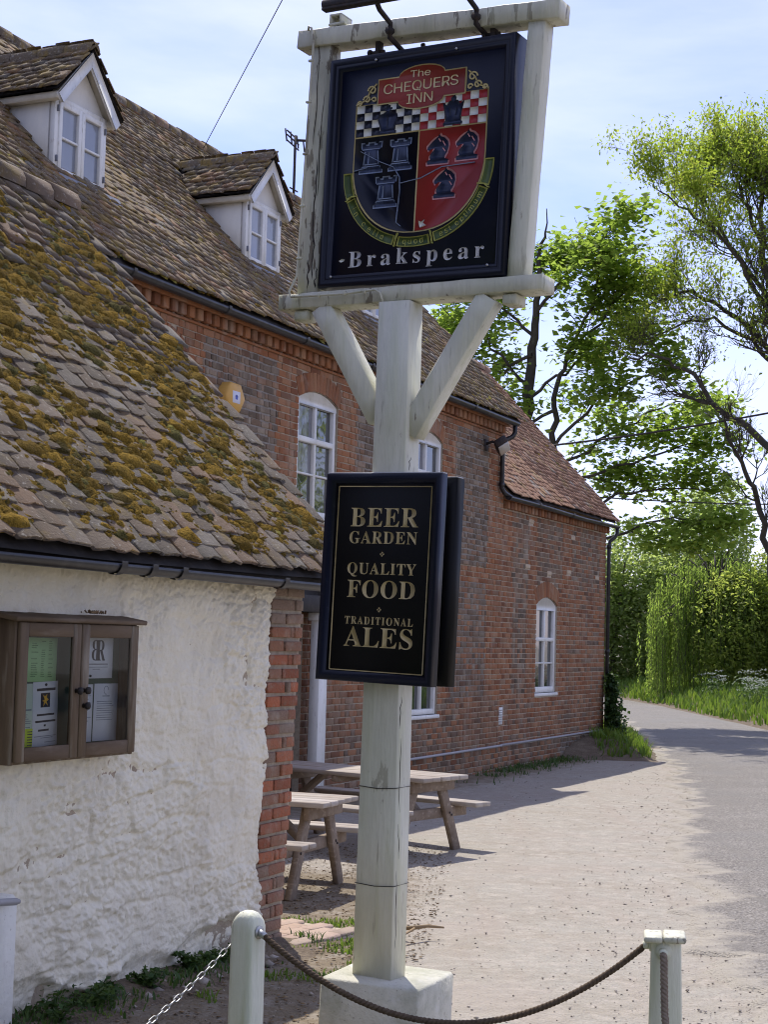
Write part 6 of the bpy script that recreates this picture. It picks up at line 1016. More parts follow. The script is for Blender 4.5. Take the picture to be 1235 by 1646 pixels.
FONT['w'] = {'C':[460,[[267,-7,225,-3,186,7,150,25,119,49,92,79,70,115,53,157,44,203,40,254,44,305,53,352,70,393,92,429,119,459,150,484,186,501,225,512,267,516,317,511,362,496,383,485,402,471,419,456,435,438,448,418,459,397,467,373,473,348,408,348,404,365,389,395,380,407,369,418,344,437,330,444,315,449,300,453,284,455,267,456,237,453,209,445,184,432,161,414,141,391,125,364,113,332,106,295,103,254,106,213,113,177,125,145,141,117,161,94,184,76,210,63,237,56,267,53,284,54,300,56,315,60,330,65,344,72,369,90,389,114,397,128,404,144,408,160,473,160,467,135,459,112,448,91,435,71,420,53,402,38,383,24,363,13,317,-2,293,-6]]],'H':[473,[[60,0,60,509,125,509,125,289,392,289,392,509,457,509,457,0,392,0,392,232,125,232,125,0]]],'E':[375,[[60,0,60,509,372,509,372,452,125,452,125,286,355,286,355,229,125,229,125,57,375,57,375,0]]],'Q':[489,[[245,159,313,159,369,85,468,-48,401,-48,346,27],[267,-7,225,-3,186,7,150,25,119,49,92,79,70,115,53,157,44,203,40,254,44,305,53,352,70,393,92,429,119,459,150,484,186,501,225,512,267,516,309,512,348,501,384,484,415,459,442,429,464,393,480,352,490,305,493,254,490,203,480,157,464,115,442,79,415,49,384,25,348,7,309,-3],[267,53,296,55,324,63,349,76,372,94,392,116,408,144,420,176,428,213,430,254,428,295,420,332,408,365,392,392,372,415,349,433,324,446,296,453,267,456,237,453,210,445,184,433,161,415,142,392,125,364,113,332,106,295,103,254,106,213,113,176,125,144,142,117,161,94,184,76,210,63,237,55]]],'U':[473,[[259,-8,220,-6,186,2,154,15,126,33,103,55,85,80,71,108,63,140,60,173,60,509,124,509,124,178,126,155,132,133,141,113,153,95,169,80,187,68,208,59,232,53,259,52,285,53,309,59,331,68,349,80,364,95,377,113,385,133,391,155,393,178,393,509,457,509,457,173,454,140,446,108,433,80,414,55,391,33,363,15,332,2,297,-6]]],'R':[390,[[60,0,60,509,236,509,273,506,305,500,333,489,356,473,376,455,390,433,401,408,407,381,409,352,407,323,401,296,390,271,376,250,356,232,333,217,305,206,273,200,236,198,96,198,96,255,234,255,258,256,280,260,298,267,313,276,325,287,334,300,340,316,344,333,345,352,344,371,340,389,334,405,325,419,313,430,298,440,258,451,233,452,125,452,125,0],[353,0,230,229,303,229,428,0]]],'S':[399,[[224,-9,188,-7,156,-1,128,9,102,23,81,40,64,60,51,83,42,109,38,137,104,137,108,118,114,102,123,88,136,76,150,66,166,59,185,53,204,50,224,49,246,50,267,54,286,60,303,69,317,79,329,92,338,106,344,122,346,139,344,154,340,168,332,179,322,189,296,205,263,217,184,239,145,253,112,269,86,289,67,313,56,341,52,372,54,400,62,425,75,448,92,468,113,484,138,498,165,508,195,514,227,516,259,514,289,508,316,498,340,484,360,468,377,449,390,427,398,403,401,378,337,378,332,402,320,421,302,437,280,449,254,456,225,459,204,457,185,454,167,448,152,440,139,430,129,418,121,405,117,391,115,376,117,359,122,345,131,334,142,324,155,315,169,308,198,297,264,279,295,270,312,264,328,256,344,248,359,238,384,213,395,198,402,180,407,161,408,139,406,112,399,87,386,64,370,43,349,25,323,11,294,0,261,-7]]],'I':[256,[[31,0,31,57,118,57,118,452,31,452,31,509,269,509,269,452,183,452,183,57,269,57,269,0]]],'N':[479,[[60,0,60,509,136,509,349,174,363,151,379,122,388,107,396,90,414,55,405,54,403,72,401,108,399,142,399,171,399,195,399,509,463,509,463,0,387,0,194,303,177,331,159,363,136,402,108,452,119,454,120,429,122,384,124,345,125,313,125,291,125,0]]]}
def layout(txt, face, gap=0):
    x = 0; L_ = []
    for ch in txt:
        if ch == ' ': x += 250; continue
        adv, loops = FONT[face][ch]; L_.append((x, [[(l[i], l[i + 1]) for i in range(0, len(l), 2)] for l in loops])); x += adv + gap
    xs_ = [p[0] + x0 for x0, ls in L_ for l in ls for p in l]
    return L_, min(xs_), max(xs_)
FONT['m'] = {**FONT['s'], **FONT['w']}
def lettering(mb, txt, face, x0, x1, z, cap, y0, y1, gap=0, capu=None):
    """text filling x0..x1, its baseline at z, capitals cap metres high"""
    L_, a, b = layout(txt, face, gap); sx = (x1 - x0) / (b - a); sz = cap / (capu or {'b': 466, 'l': 462, 's': 515, 'm': 520}[face])
    for ox, ls in L_:
        prism(mb, [[(x0 + (p[0] + ox - a) * sx, z + p[1] * sz) for p in l] for l in ls], y0, y1)
def strip(mb, pts, w, y0, y1):
    """thin painted line along x,z points"""
    P = [Vector((p[0], p[1])) for p in pts]; l, r_ = [], []
    for i, p in enumerate(P):
        d = (P[min(i + 1, len(P) - 1)] - P[max(i - 1, 0)]).normalized(); n_ = Vector((-d.y, d.x)) * w / 2
        l.append(p + n_); r_.append(p - n_)
    for i in range(len(P) - 1): prism(mb, [[tuple(l[i]), tuple(l[i + 1]), tuple(r_[i + 1]), tuple(r_[i])]], y0, y1)

# ------------------------------------------------------------------ the pub sign
def RmM(yaw, lean, fwd):
    return Matrix.Rotation(yaw, 4, 'Z') @ Matrix.Rotation(lean, 4, 'Y') @ Matrix.Rotation(fwd, 4, 'X')
SG = Matrix.Translation((.05, 7.21, 0)) @ RmM(math.radians(-30.5), math.radians(1.5), math.radians(-.7))
ps = thing('pub_sign', 'tall white timber pub sign on a concrete block, navy chequered panel above black menu board', 'pub sign', M=SG)
mb = MB()                                   # the post, slightly tapering and leaning in its frame
HY = .062
def post_sec(z):
    t = z / 3.3; hw = .10 - .02 * t; cx = -.008 - .082 * t; return cx, hw
zs_ = [.27, .9, 1.5, 2.1, 2.7, 3.262]; V = []
for z in zs_:
    cx, hw = post_sec(z); c = .004; jx = rnd.uniform(-.002, .002)
    for (x, y) in ((-hw + c, -hw), (hw - c, -hw), (hw, -hw + c), (hw, hw - c), (hw - c, hw), (-hw + c, hw), (-hw, hw - c), (-hw, -hw + c)): V.append((cx + x + jx, -.03 + y * HY / hw, z))
Fq = [(k * 8 + i, k * 8 + (i + 1) % 8, (k + 1) * 8 + (i + 1) % 8, (k + 1) * 8 + i) for k in range(5) for i in range(8)] + [tuple(range(7, -1, -1)), tuple(range(40, 48))]
mb.add(V, Fq); mb.build('post', M['post_paint'], ps)
mb = MB()
for zb in (1.10, .68):                      # wires strapped round the post
    cx, hw = post_sec(zb); h2 = hw + .003
    y0_, y1_ = -.03 - HY - .002, -.03 + HY + .002; tube(mb, [(cx - h2, y0_, zb), (cx, y0_, zb - .004), (cx + h2, y0_, zb + .006), (cx + h2, y1_, zb + .01), (cx - h2, y1_, zb), (cx - h2, y0_, zb)], .0018, 5)
mb.build('strap_wire', M['iron'], ps)
mb = MB()                                   # cracks opened along the arris
for (z0, z1, xo) in ((.42, .75, .0), (.8, .95, .004), (1.0, 1.32, .006), (1.36, 1.5, .0), (2.5, 2.56, .01)):
    pts = [(post_sec(z)[0] + post_sec(z)[1] + .0006, -.07 + xo * 2 + rnd.uniform(-.009, .009), z) for z in np.linspace(z0, z1, 7)]
    tube(mb, pts, [.0004, .0013, .002, .0016, .002, .0012, .0004], 4)
mb.build('crack', M['iron'], ps)
# concrete block, its own slight twist
BB = Matrix.Translation((.005, .02, 0)) @ Matrix.Rotation(math.radians(9.0), 4, 'Z')
mb = MB(); cbox(mb, (-.228, -.228, -.15), (.228, .228, .288), .012, BB); mb.build('concrete_base', M['concrete'], ps)
# crossbeams, uprights, braces
def wbeam(name, p0, p1, w, t, m, seed, upv=(0, 0, 1)):
    """old timber: bar with slightly wavy arrises"""
    r = random.Random(seed); p0 = Vector(p0); p1 = Vector(p1); d = (p1 - p0); Lh = d.length; d.normalize(); x = d.cross(Vector(upv)).normalized(); z = x.cross(d)
    n_ = max(4, int(Lh / .09)); V = []; c = .004
    for k in range(n_ + 1):
        q = p0 + d * (Lh * k / n_); hw, ht = w / 2 + r.uniform(-.0012, .0012), t / 2 + r.uniform(-.002, .002)
        for (a, b) in ((-hw + c, -ht), (hw - c, -ht), (hw, -ht + c), (hw, ht - c), (hw - c, ht), (-hw + c, ht), (-hw, ht - c), (-hw, -ht + c)): V.append(tuple(q + x * (a + r.uniform(-.0008, .0008)) + z * (b + r.uniform(-.0008, .0008))))
    Fq = [(k * 8 + i, (k + 1) * 8 + i, (k + 1) * 8 + (i + 1) % 8, k * 8 + (i + 1) % 8) for k in range(n_) for i in range(8)] + [tuple(range(8)), tuple(range(n_ * 8 + 7, n_ * 8 - 1, -1))]
    return MB().add(V, Fq).build(name, m, ps)
wbeam('crossbeam', (-.725, 0, 4.572), (.64, 0, 4.52), .115, .084, M['old_paint'], 1)
wbeam('crossbeam', (-.735, 0, 3.297), (.625, 0, 3.312), .135, .07, M['old_paint'], 2)
wbeam('upright', (-.60, 0, 3.335), (-.592, 0, 4.527), .115, .075, M['worn_paint'], 3, (0, 1, 0))
wbeam('upright', (.485, 0, 3.345), (.53, 0, 4.485), .085, .085, M['post_paint'], 4, (0, 1, 0))
for (x0, za, zb, w_) in ((-.575, 3.40, 3.62, .0035), (-.585, 3.55, 3.98, .0028), (-.57, 3.80, 4.30, .002), (-.61, 4.05, 4.5, .0018), (-.60, 3.36, 3.5, .004), (-.555, 3.36, 3.46, .004)):
    c_ = MB(); n_ = 9; tube(c_, [(x0 + rnd.uniform(-.006, .006), -.0383, z) for z in np.linspace(za, zb, n_)], [.0004] + [w_ * rnd.uniform(.6, 1.2) for _ in range(n_ - 2)] + [.0004], 4); c_.build('crack', M['iron'], ps)
wbeam('brace', (-.165, -.02, 2.74), (-.505, -.02, 3.265), .105, .085, M['post_paint'], 5, (0, 1, 0))
wbeam('brace', (-.005, -.02, 2.67), (.36, -.02, 3.265), .105, .085, M['post_paint'], 6, (0, 1, 0))
mb = MB(); cbox(mb, (.43, -.05, 3.225), (.50, .05, 3.272), .006); mb.build('tenon_end', M['old_paint'], ps); mb = MB(); cbox(mb, (-.66, -.05, 3.21), (-.58, .04, 3.258), .008); mb.build('tenon_end', M['old_paint'], ps)
# iron arms holding the lamp trough, hangers
for x in (-.20, .245):
    mb = MB(); tube(mb, [(x - .01, -.22, 4.65), (x - .01, -.16, 4.60), (x, -.075, 4.565), (x, -.075, 4.50), (x + .012, .10, 4.455)], .0125, 7)
    tube(mb, [(x, -.066, 4.53), (x, -.09, 4.53)], .02, 7); mb.build('lamp_bracket', M['iron'], ps)
mb = MB(); tube(mb, [(-.475, -.22, 4.638), (.5, -.22, 4.638)], .026, 12); cbox(mb, (-.478, -.24, 4.608), (.5, -.2, 4.625), .004); mb.build('lamp_trough', M['iron'], ps)
for x in (-.30, .30):
    mb = MB(); cbox(mb, (x - .012, -.02, 4.43), (x + .012, .02, 4.54), .003); tube(mb, [(x - .05, 0, 4.468), (x + .03, 0, 4.468)], .010, 6); tube(mb, [(x - .055, 0, 4.468), (x - .04, 0, 4.468)], .018, 6); mb.build('hanger', M['iron'], ps)
mb = MB(); tube(mb, [(-.10, .06, 4.5), (-.08, .05, 4.43)], .012, 6); mb.build('hanger', M['iron'], ps)
mb = MB(); cbox(mb, (-.56, -.05, 4.615), (-.47, .05, 4.628), .002); cbox(mb, (-.555, -.05, 4.628), (-.545, .05, 4.668), .002); cbox(mb, (-.5, -.05, 4.628), (-.49, .05, 4.668), .002); cbox(mb, (-.555, -.05, 4.66), (-.49, .05, 4.672), .002); mb.build('junction_box', M['old_paint'], ps)
mb = MB(); tube(mb, [(-.66, -.066, 4.60), (-.655, -.072, 4.62), (-.64, -.072, 4.61), (-.625, -.068, 4.54), (-.632, -.068, 3.9), (-.64, -.068, 3.42), (-.668, -.085, 3.34), (-.655, -.085, 3.315), (-.36, -.085, 3.312), (-.20, -.085, 3.322), (-.17, -.085, 3.305), (-.15, -.085, 3.255)], .006, 6)
for z in (3.5, 3.75, 4.0, 4.25, 4.45): cbox(mb, (-.645, -.076, z - .005), (-.62, -.062, z + .005), .001)
for x in (-.5, -.36, -.25): cbox(mb, (x - .005, -.093, 3.305), (x + .005, -.077, 3.325), .001)
mb.build('cable', M['old_paint'], ps)

# hanging sign board
hs = sub('sign_board', ps); bx0, bx1, bz0, bz1 = -.523, .443, 3.353, 4.438
YB = -.045
mb = MB(); cbox(mb, (bx0 + .03, YB, bz0 + .03), (bx1 - .03, .04, bz1 - .03), .002); mb.build('panel', M['navy'], hs)
def molding(mb, x0, x1, z0, z1, prof):
    """mitred picture-frame moulding: prof is a list of (inset, y)"""
    V = []; n_ = len(prof)
    for (ins, y) in prof: V += [(x0 + ins, y, z0 + ins), (x1 - ins, y, z0 + ins), (x1 - ins, y, z1 - ins), (x0 + ins, y, z1 - ins)]
    Fq = [(k * 4 + i, k * 4 + (i + 1) % 4, (k + 1) * 4 + (i + 1) % 4, (k + 1) * 4 + i) for k in range(n_ - 1) for i in range(4)]
    return mb.add(V, Fq)
mb = MB(); molding(mb, bx0, bx1, bz0, bz1, [(.03, .045), (0, .045), (0, -.062), (.006, -.07), (.022, -.07), (.03, -.06), (.038, -.066), (.05, -.058), (.058, -.046), (.06, -.04)]); mb.build('frame', M['navy_frame'], hs)
cxs = -.006; y_ = [YB - .0012 * i for i in range(1, 9)]
def shield_curve(dx=0, n_=14):
    """right half of the shield below its straight side, from (.335, 3.90) to the tip"""
    return [(.338 * math.cos(t) ** .9 + dx * math.cos(t), 3.895 - .322 * math.sin(t) - dx * math.sin(t)) for t in np.linspace(0, PI / 2 - .001, n_)]
rc = shield_curve(); outline = [(cxs + x, z) for x, z in rc] + [(cxs - x, z) for x, z in rc[::-1]]
mb = MB(); prism(mb, [[(cxs - .345, 4.19), (cxs - .345, 3.895)] + [(cxs - (x + .007), z - .005) for x, z in rc] + [(cxs + x + .007, z - .005) for x, z in rc[::-1]] + [(cxs + .345, 3.895), (cxs + .345, 4.19)]], y_[0], YB); mb.build('shield_border', M['goldline'], hs)
mb = MB(); prism(mb, [[(cxs - .338, 4.033), (cxs - .338, 3.895)] + [(cxs - x, z) for x, z in rc] + [(cxs - .004, 3.573), (cxs - .004, 4.033)]], y_[1], YB); mb.build('shield_left_field', M['navy'], hs)
mb = MB(); prism(mb, [[(cxs + .004, 4.033), (cxs + .004, 3.573)] + [(cxs + x, z) for x, z in rc[::-1]] + [(cxs + .338, 3.895), (cxs + .338, 4.033)]], y_[1], YB); mb.build('shield_right_field', M['red_enamel'], hs)
cw, ch = .338 / 8, .148 / 4
wm, dm_, rm = MB(), MB(), MB()
for side in (0, 1):
    for c in range(8):
        for rr_ in range(4):
            x0 = cxs - .338 + c * cw if side == 0 else cxs + .002 + c * cw; z0 = 4.188 - (rr_ + 1) * ch
            white = (c + rr_) % 2 == (0 if side == 0 else 0)
            if side == 1: white = (c + rr_) % 2 == 0
            tgt = wm if white else (dm_ if side == 0 else rm)
            prism(tgt, [[(x0, z0), (x0 + cw - .0008, z0), (x0 + cw - .0008, z0 + ch - .0008), (x0, z0 + ch - .0008)]], y_[1], YB)
wm.build('white_chequers', M['check_white'], hs); dm_.build('navy_chequers', M['navy'], hs); rm.build('red_chequers', M['check_red'], hs)
# the chessmen
def man(name, poly, cx, cz, s, fill, line, extra=()):
    mb = MB(); c = np.mean(poly, 0); g = [tuple(np.array(c) + (np.array(p) - c) * 1.0 + np.sign(np.array(p) - c) * .05) for p in poly]
    prism(mb, [[(cx + x * s, cz + z * s) for x, z in g]], y_[2], YB)
    o = mb.build(name, line, hs); mb = MB(); prism(mb, [[(cx + x * s, cz + z * s) for x, z in poly]], y_[3], YB)
    o2 = mb.build(name, fill, hs)
    if extra:
        mb = MB()
        for e in extra: strip(mb, [(cx + x * s, cz + z * s) for x, z in e], .0045, y_[4], YB)
        mb.build(name, line, hs)
ROOK = [(-.42, 0), (.42, 0), (.42, .12), (.33, .14), (.33, .24), (.27, .28), (.22, .72), (.36, .78), (.38, 1.0), (.24, 1.0), (.23, .93), (.1, .93), (.09, 1.0), (-.09, 1.0), (-.1, .93), (-.23, .93), (-.24, 1.0), (-.38, 1.0), (-.36, .78), (-.22, .72), (-.27, .28), (-.33, .24), (-.33, .14), (-.42, .12)]
for (x, z) in ((-.253, 3.868), (-.098, 3.868), (-.166, 3.70)):
    man('rook', ROOK, x, z, .135, M['rook_blue'], M['piece_line'], ([(-.1, .3), (-.09, .7)], [(-.33, .2), (.33, .2)], [(-.36, .8), (.34, .8)], [(-.25, .27), (.25, .27)]))
KNIGHT = [(-.40, 0), (.40, 0), (.42, .13), (.28, .17), (.26, .24), (.36, .4), (.42, .6), (.38, .78), (.24, .92), (.1, .97), (.04, 1.06), (-.02, .97), (-.1, .9), (-.24, .8), (-.42, .62), (-.42, .54), (-.34, .5), (-.25, .56), (-.12, .56), (-.2, .46), (-.3, .36), (-.32, .24), (-.28, .17), (-.42, .13)]
for (x, z) in ((.098, 3.872), (.245, 3.878), (.14, 3.714)):
    man('knight', KNIGHT, x, z, .128, M['piece_blue'], M['piece_pink'], ([(.02, .9), (.1, .78)], [(.18, .8), (.3, .62)], [(.2, .55), (.3, .42)]))
KING = [(-.36, 0), (.36, 0), (.36, .1), (.26, .14), (.3, .3), (.42, .6), (.36, .72), (.16, .76), (.05, .84), (.05, .9), (.13, .9), (.13, .98), (.05, .98), (.05, 1.08), (-.05, 1.08), (-.05, .98), (-.13, .98), (-.13, .9), (-.05, .9), (-.05, .84), (-.16, .76), (-.36, .72), (-.42, .6), (-.3, .3), (-.26, .14), (-.36, .1)]
man('king', KING, -.175, 4.045, .115, M['piece_blue'], M['ink'], ([(0, .2), (0, .7)],))
QUEEN = [(-.36, 0), (.36, 0), (.36, .1), (.27, .15), (.3, .38), (.42, .82), (.24, .68), (.14, .84), (.05, .86), (.07, .95), (0, 1.08), (-.07, .95), (-.05, .86), (-.14, .84), (-.24, .68), (-.42, .82), (-.3, .38), (-.27, .15), (-.36, .1)]
man('queen', QUEEN, .165, 4.05, .118, M['piece_blue'], M['ink'], ([(-.1, .3), (-.16, .6)], [(.1, .3), (.16, .6)]))
# banner
def ban(e):
    top = [(-.23 - e, 4.186 - e), (-.23 - e, 4.296 + e), (-.125, 4.296 + e)]
    top += [(-.006 + .119 * math.cos(t), 4.296 + e + .043 * math.sin(t)) for t in np.linspace(PI, 0, 11)] + [(.218 + e, 4.296 + e), (.218 + e, 4.186 - e), (.113, 4.186 - e)]
    return top + [(-.006 + .119 * math.cos(t), 4.186 - e - .043 * math.sin(t)) for t in np.linspace(0, PI, 11)]
mb = MB(); prism(mb, [ban(.006)], y_[4], YB); mb.build('banner_border', M['goldline'], hs)
mb = MB(); prism(mb, [ban(0)], y_[5], YB); mb.build('banner', M['banner_red'], hs)
mb = MB(); lettering(mb, 'The', 's', -.065, .04, 4.288, .033, y_[6], YB); mb.build('lettering', M['cream_letter'], hs); mb = MB(); lettering(mb, 'CHEQUERS', 'm', -.203, .186, 4.226, .047, y_[6], YB, 20); mb.build('lettering', M['cream_letter'], hs); mb = MB(); lettering(mb, 'INN', 'm', -.078, .058, 4.166, .046, y_[6], YB, 20); mb.build('lettering', M['cream_letter'], hs)
mb = MB()                                   # scrolls beside the banner
for s in (-1, 1):
    mb = MB()
    for (cx, cz, r0) in ((.262, 4.255, .024), (.288, 4.215, .02), (.325, 4.2, .013), (.25, 4.21, .014)):
        strip(mb, [(cxs + s * (cx + r0 * (1 - t / 9) * math.cos(t)), cz + r0 * (1 - t / 9) * math.sin(t)) for t in np.linspace(0, 6.2, 14)], .007, y_[2], YB)
    strip(mb, [(cxs + s * .24, 4.285), (cxs + s * .275, 4.25), (cxs + s * .29, 4.215), (cxs + s * .345, 4.194)], .006, y_[2], YB)
    mb.build('scroll', M['goldline'], hs)
# ribbon with the motto
def rib(t, d): # t from -1 (left end) to 1 (right end) along the foot of the shield
    a = (1 - abs(t)) * (PI / 2) * 1.0; s = 1 if t >= 0 else -1
    return (cxs + s * ((.345 + d) * math.cos(a) ** .95), 3.872 - (.322 + d) * math.sin(a))
segs = [(-1.0, -.78, .0), (-.76, -.17, -.001), (-.13, .13, -.003), (.17, .76, -.001), (.78, 1.0, .0)]
mg, ml = MB(), MB()
for (t0, t1, o_) in segs:
    tt = np.linspace(t0, t1, 12)
    prism(ml, [[rib(t, .045 - o_) for t in tt] + [rib(t, .0 - o_) for t in tt[::-1]]], y_[4], YB)
    prism(mg, [[rib(t, .0405 - o_) for t in np.linspace(t0 + .012, t1 - .012, 12)] + [rib(t, .005 - o_) for t in np.linspace(t1 - .012, t0 + .012, 12)]], y_[5], YB)
for t in (-.77, -.15, .15, .77): strip(ml, [rib(t, .052), rib(t, .042), rib(t * 1.02, .02), rib(t, -.012)], .005, y_[6], YB)
ml.build('ribbon_border', M['ribbon_line'], hs); mg.build('ribbon', M['ribbon_green'], hs)
mb = MB()
def on_curve(txt, t0, t1, base, h, face='s'):
    L_, a, b = layout(txt, face, 40)
    for ox, ls in L_:
        mid = ox + np.mean([p[0] for l in ls for p in l]); tm = t0 + (t1 - t0) * (mid - a) / (b - a)
        p = np.array(rib(tm, base)); q = np.array(rib(tm + .01, base)); dx = (q - p) / np.linalg.norm(q - p); dz = np.array([-dx[1], dx[0]])
        prism(mb, [[tuple(p + dx * (v[0] + ox - mid) * h / 500 + dz * (v[1] * h / 500)) for v in l] for l in ls], y_[6], YB)
on_curve('in cella', -.68, -.25, .036, .026); mb.build('lettering', M['ribbon_line'], hs); mb = MB(); on_curve('quod', -.085, .085, .037, .026); mb.build('lettering', M['ribbon_line'], hs); mb = MB(); on_curve('est optimum', .22, .72, .036, .026); mb.build('lettering', M['ribbon_line'], hs)
mb = MB(); L_, a, b = layout('Brakspear', 'l', 120); sx = .70 / (b - a)
for ox, ls in L_: prism(mb, [[(-.372 + (p[0] + ox - a) * sx, 3.443 + p[1] * .0745 / 462) for p in l] for l in ls], y_[1], YB)
BRAK = mb.build('lettering', M['white_letter'], hs)
mb = MB()                                   # pale scratches across the painted panel
for pts in ([(-.31, 3.97), (-.2, 3.91), (-.13, 3.88), (-.095, 3.83), (-.09, 3.77), (-.1, 3.62)], [(-.09, 3.80), (.02, 3.815), (.12, 3.855), (.29, 3.86)], [(-.34, 3.88), (-.27, 3.89)], [(-.1, 3.62), (-.075, 3.6)]): strip(mb, pts, .003, y_[6], YB)
mb.build('scratch', M['piece_line'], hs)
mb = MB(); prism(mb, [[(-.425, 3.478), (-.41, 3.486), (-.395, 3.484), (-.40, 3.474), (-.415, 3.47)]], y_[1], YB); prism(mb, [[(0, 3.6), (.03, 3.61), (.012, 3.622), (.02, 3.635), (.006, 3.625), (-.008, 3.632)]], y_[7], YB); mb.build('dropping', M['check_white'], hs)
mb = MB()
for (x, z) in ((.40, 3.78), (-.27, 4.405), (.15, 4.40), (.36, 3.40), (-.45, 3.40)): tube(mb, [(x, YB - .024 if z > 4.3 or z < 3.5 else YB, z), (x, YB - (.028 if z > 4.3 or z < 3.5 else .006), z)], .006, 8)
mb.build('screw', M['steel'], hs)

for o_ in list(hs.children):
    if o_.name.split('.')[0] not in ('panel', 'frame', 'screw', 'dropping') and o_ is not BRAK: o_.location = (-.027, 0, .015)
# the two menu boards on the front and back of the post
def menu(name, yf, yb, written):
    o = sub('menu_board', ps); x0, x1, z0, z1 = -.358, .232, 1.554, 2.477; f = yf < yb
    if not f: x1 = .212
    mb = MB(); cbox(mb, (x0 + .03, min(yf, yb) + .008, z0 + .03), (x1 - .03, max(yf, yb) - .006, z1 - .03), .002); mb.build('panel', M['blackpanel'], o)
    mb = MB(); s = 1 if f else -1
    molding(mb, x0, x1, z0, z1, [(.045, yb), (0, yb), (0, yf - .008 * s), (.005, yf - .014 * s), (.025, yf - .014 * s), (.04, yf + .002 * s), (.045, yf + .012 * s)]); mb.build('frame', M['navy_frame'] if f else M['blackpanel'], o)
    mb = MB(); cbox(mb, (x0 + .002, min(yf, yb) + .006, z1 + .001), (x1 - .002, max(yf, yb), z1 + .006), .001); mb.build('top_capping', M['steel'], o)
    if not written: return
    yt = yf + .008
    mb = MB()
    for a, b in (((-.297, 2.42), (.178, 2.42)), ((.178, 2.42), (.178, 1.603)), ((.178, 1.603), (-.297, 1.603)), ((-.297, 1.603), (-.297, 2.42))): strip(mb, [a, b], .0045, yt - .0015, yt)
    mb.build('border_line', M['gold'], o)
    mb = MB(); X0, X1 = -.229, .118
    lettering(mb, 'BEER', 'b', X0 + .002, X1, 2.241, .085, yt - .002, yt, 25); mb.build('lettering', M['gold'], o); mb = MB(); lettering(mb, 'GARDEN', 'l', X0, X1, 2.166, .054, yt - .002, yt, 20); mb.build('lettering', M['gold'], o); mb = MB()
    lettering(mb, 'QUALITY', 'l', X0 - .002, X1 + .002, 2.030, .05, yt - .002, yt, 20); mb.build('lettering', M['gold'], o); mb = MB(); lettering(mb, 'FOOD', 'b', X0 + .004, X1 + .002, 1.926, .078, yt - .002, yt, 20); mb.build('lettering', M['gold'], o); mb = MB()
    lettering(mb, 'TRADITIONAL', 'l', X0, X1, 1.808, .034, yt - .002, yt, 70); mb.build('lettering', M['gold'], o); mb = MB(); lettering(mb, 'ALES', 'b', X0, X1 + .003, 1.709, .088, yt - .002, yt, 15)
    mb.build('lettering', M['gold'], o)
    mb = MB()
    for z in (2.12, 1.875):
        for (dx, dz) in ((0, .007), (0, -.007), (.007, 0), (-.007, 0)): prism(mb, [[(-.056 + dx - .0045, z + dz), (-.056 + dx, z + dz - .0045), (-.056 + dx + .0045, z + dz), (-.056 + dx, z + dz + .0045)]], yt - .0015, yt)
    mb.build('ornament', M['gold'], o)
menu('menu_board', -.138, -.094, True); menu('menu_board', .098, .04, False)

# ------------------------------------------------------------------ notice board on the white wall and the papers in it
nb = thing('notice_board', 'weathered oak notice board with two glazed doors on the white rubble wall', 'notice board', M=OUT)
n0, n1, m0, m1 = -2.655, -1.685, 1.157, 1.80; yf = -.115
mb = MB(); cbox(mb, (n0, yf, m0), (n0 + .03, -.005, m1)); cbox(mb, (n1 - .03, yf, m0), (n1, -.005, m1)); cbox(mb, (n0 + .03, yf + .001, m0 + .001), (n1 - .03, -.005, m0 + .03)); cbox(mb, (n0 + .03, yf + .001, m1 - .03), (n1 - .03, -.005, m1 - .001))
cbox(mb, (n0 + .03, -.03, m0 + .03), (n1 - .03, -.006, m1 - .03)); mb.build('case', M['oak'], nb)
mb = MB(); cbox(mb, (n0 + .031, -.036, m0 + .031), (n1 - .031, -.0305, m1 - .031), .001); mb.build('felt_back', M['baize'], nb)
Mx = Matrix.Translation((0, 0, m1 + .012)) @ Matrix.Rotation(math.radians(9), 4, 'X'); mb = MB(); cbox(mb, (n0 - .035, -.15, -.004), (n1 + .04, .01, .018), .004, Mx); mb.build('roof_board', M['oak_h'], nb)
mb = MB(); r = random.Random(5)
for i in range(30): x = r.gauss(-2.06, .035); tube(mb, [(x, -.12, m1 + .035), (x + r.uniform(-.02, .02), -.12 + r.uniform(-.01, .02), m1 + .035 + r.uniform(.002, .014))], .004, 4)
mb.build('moss', M['litter'], nb, kind='stuff')
xm = (n0 + n1) / 2
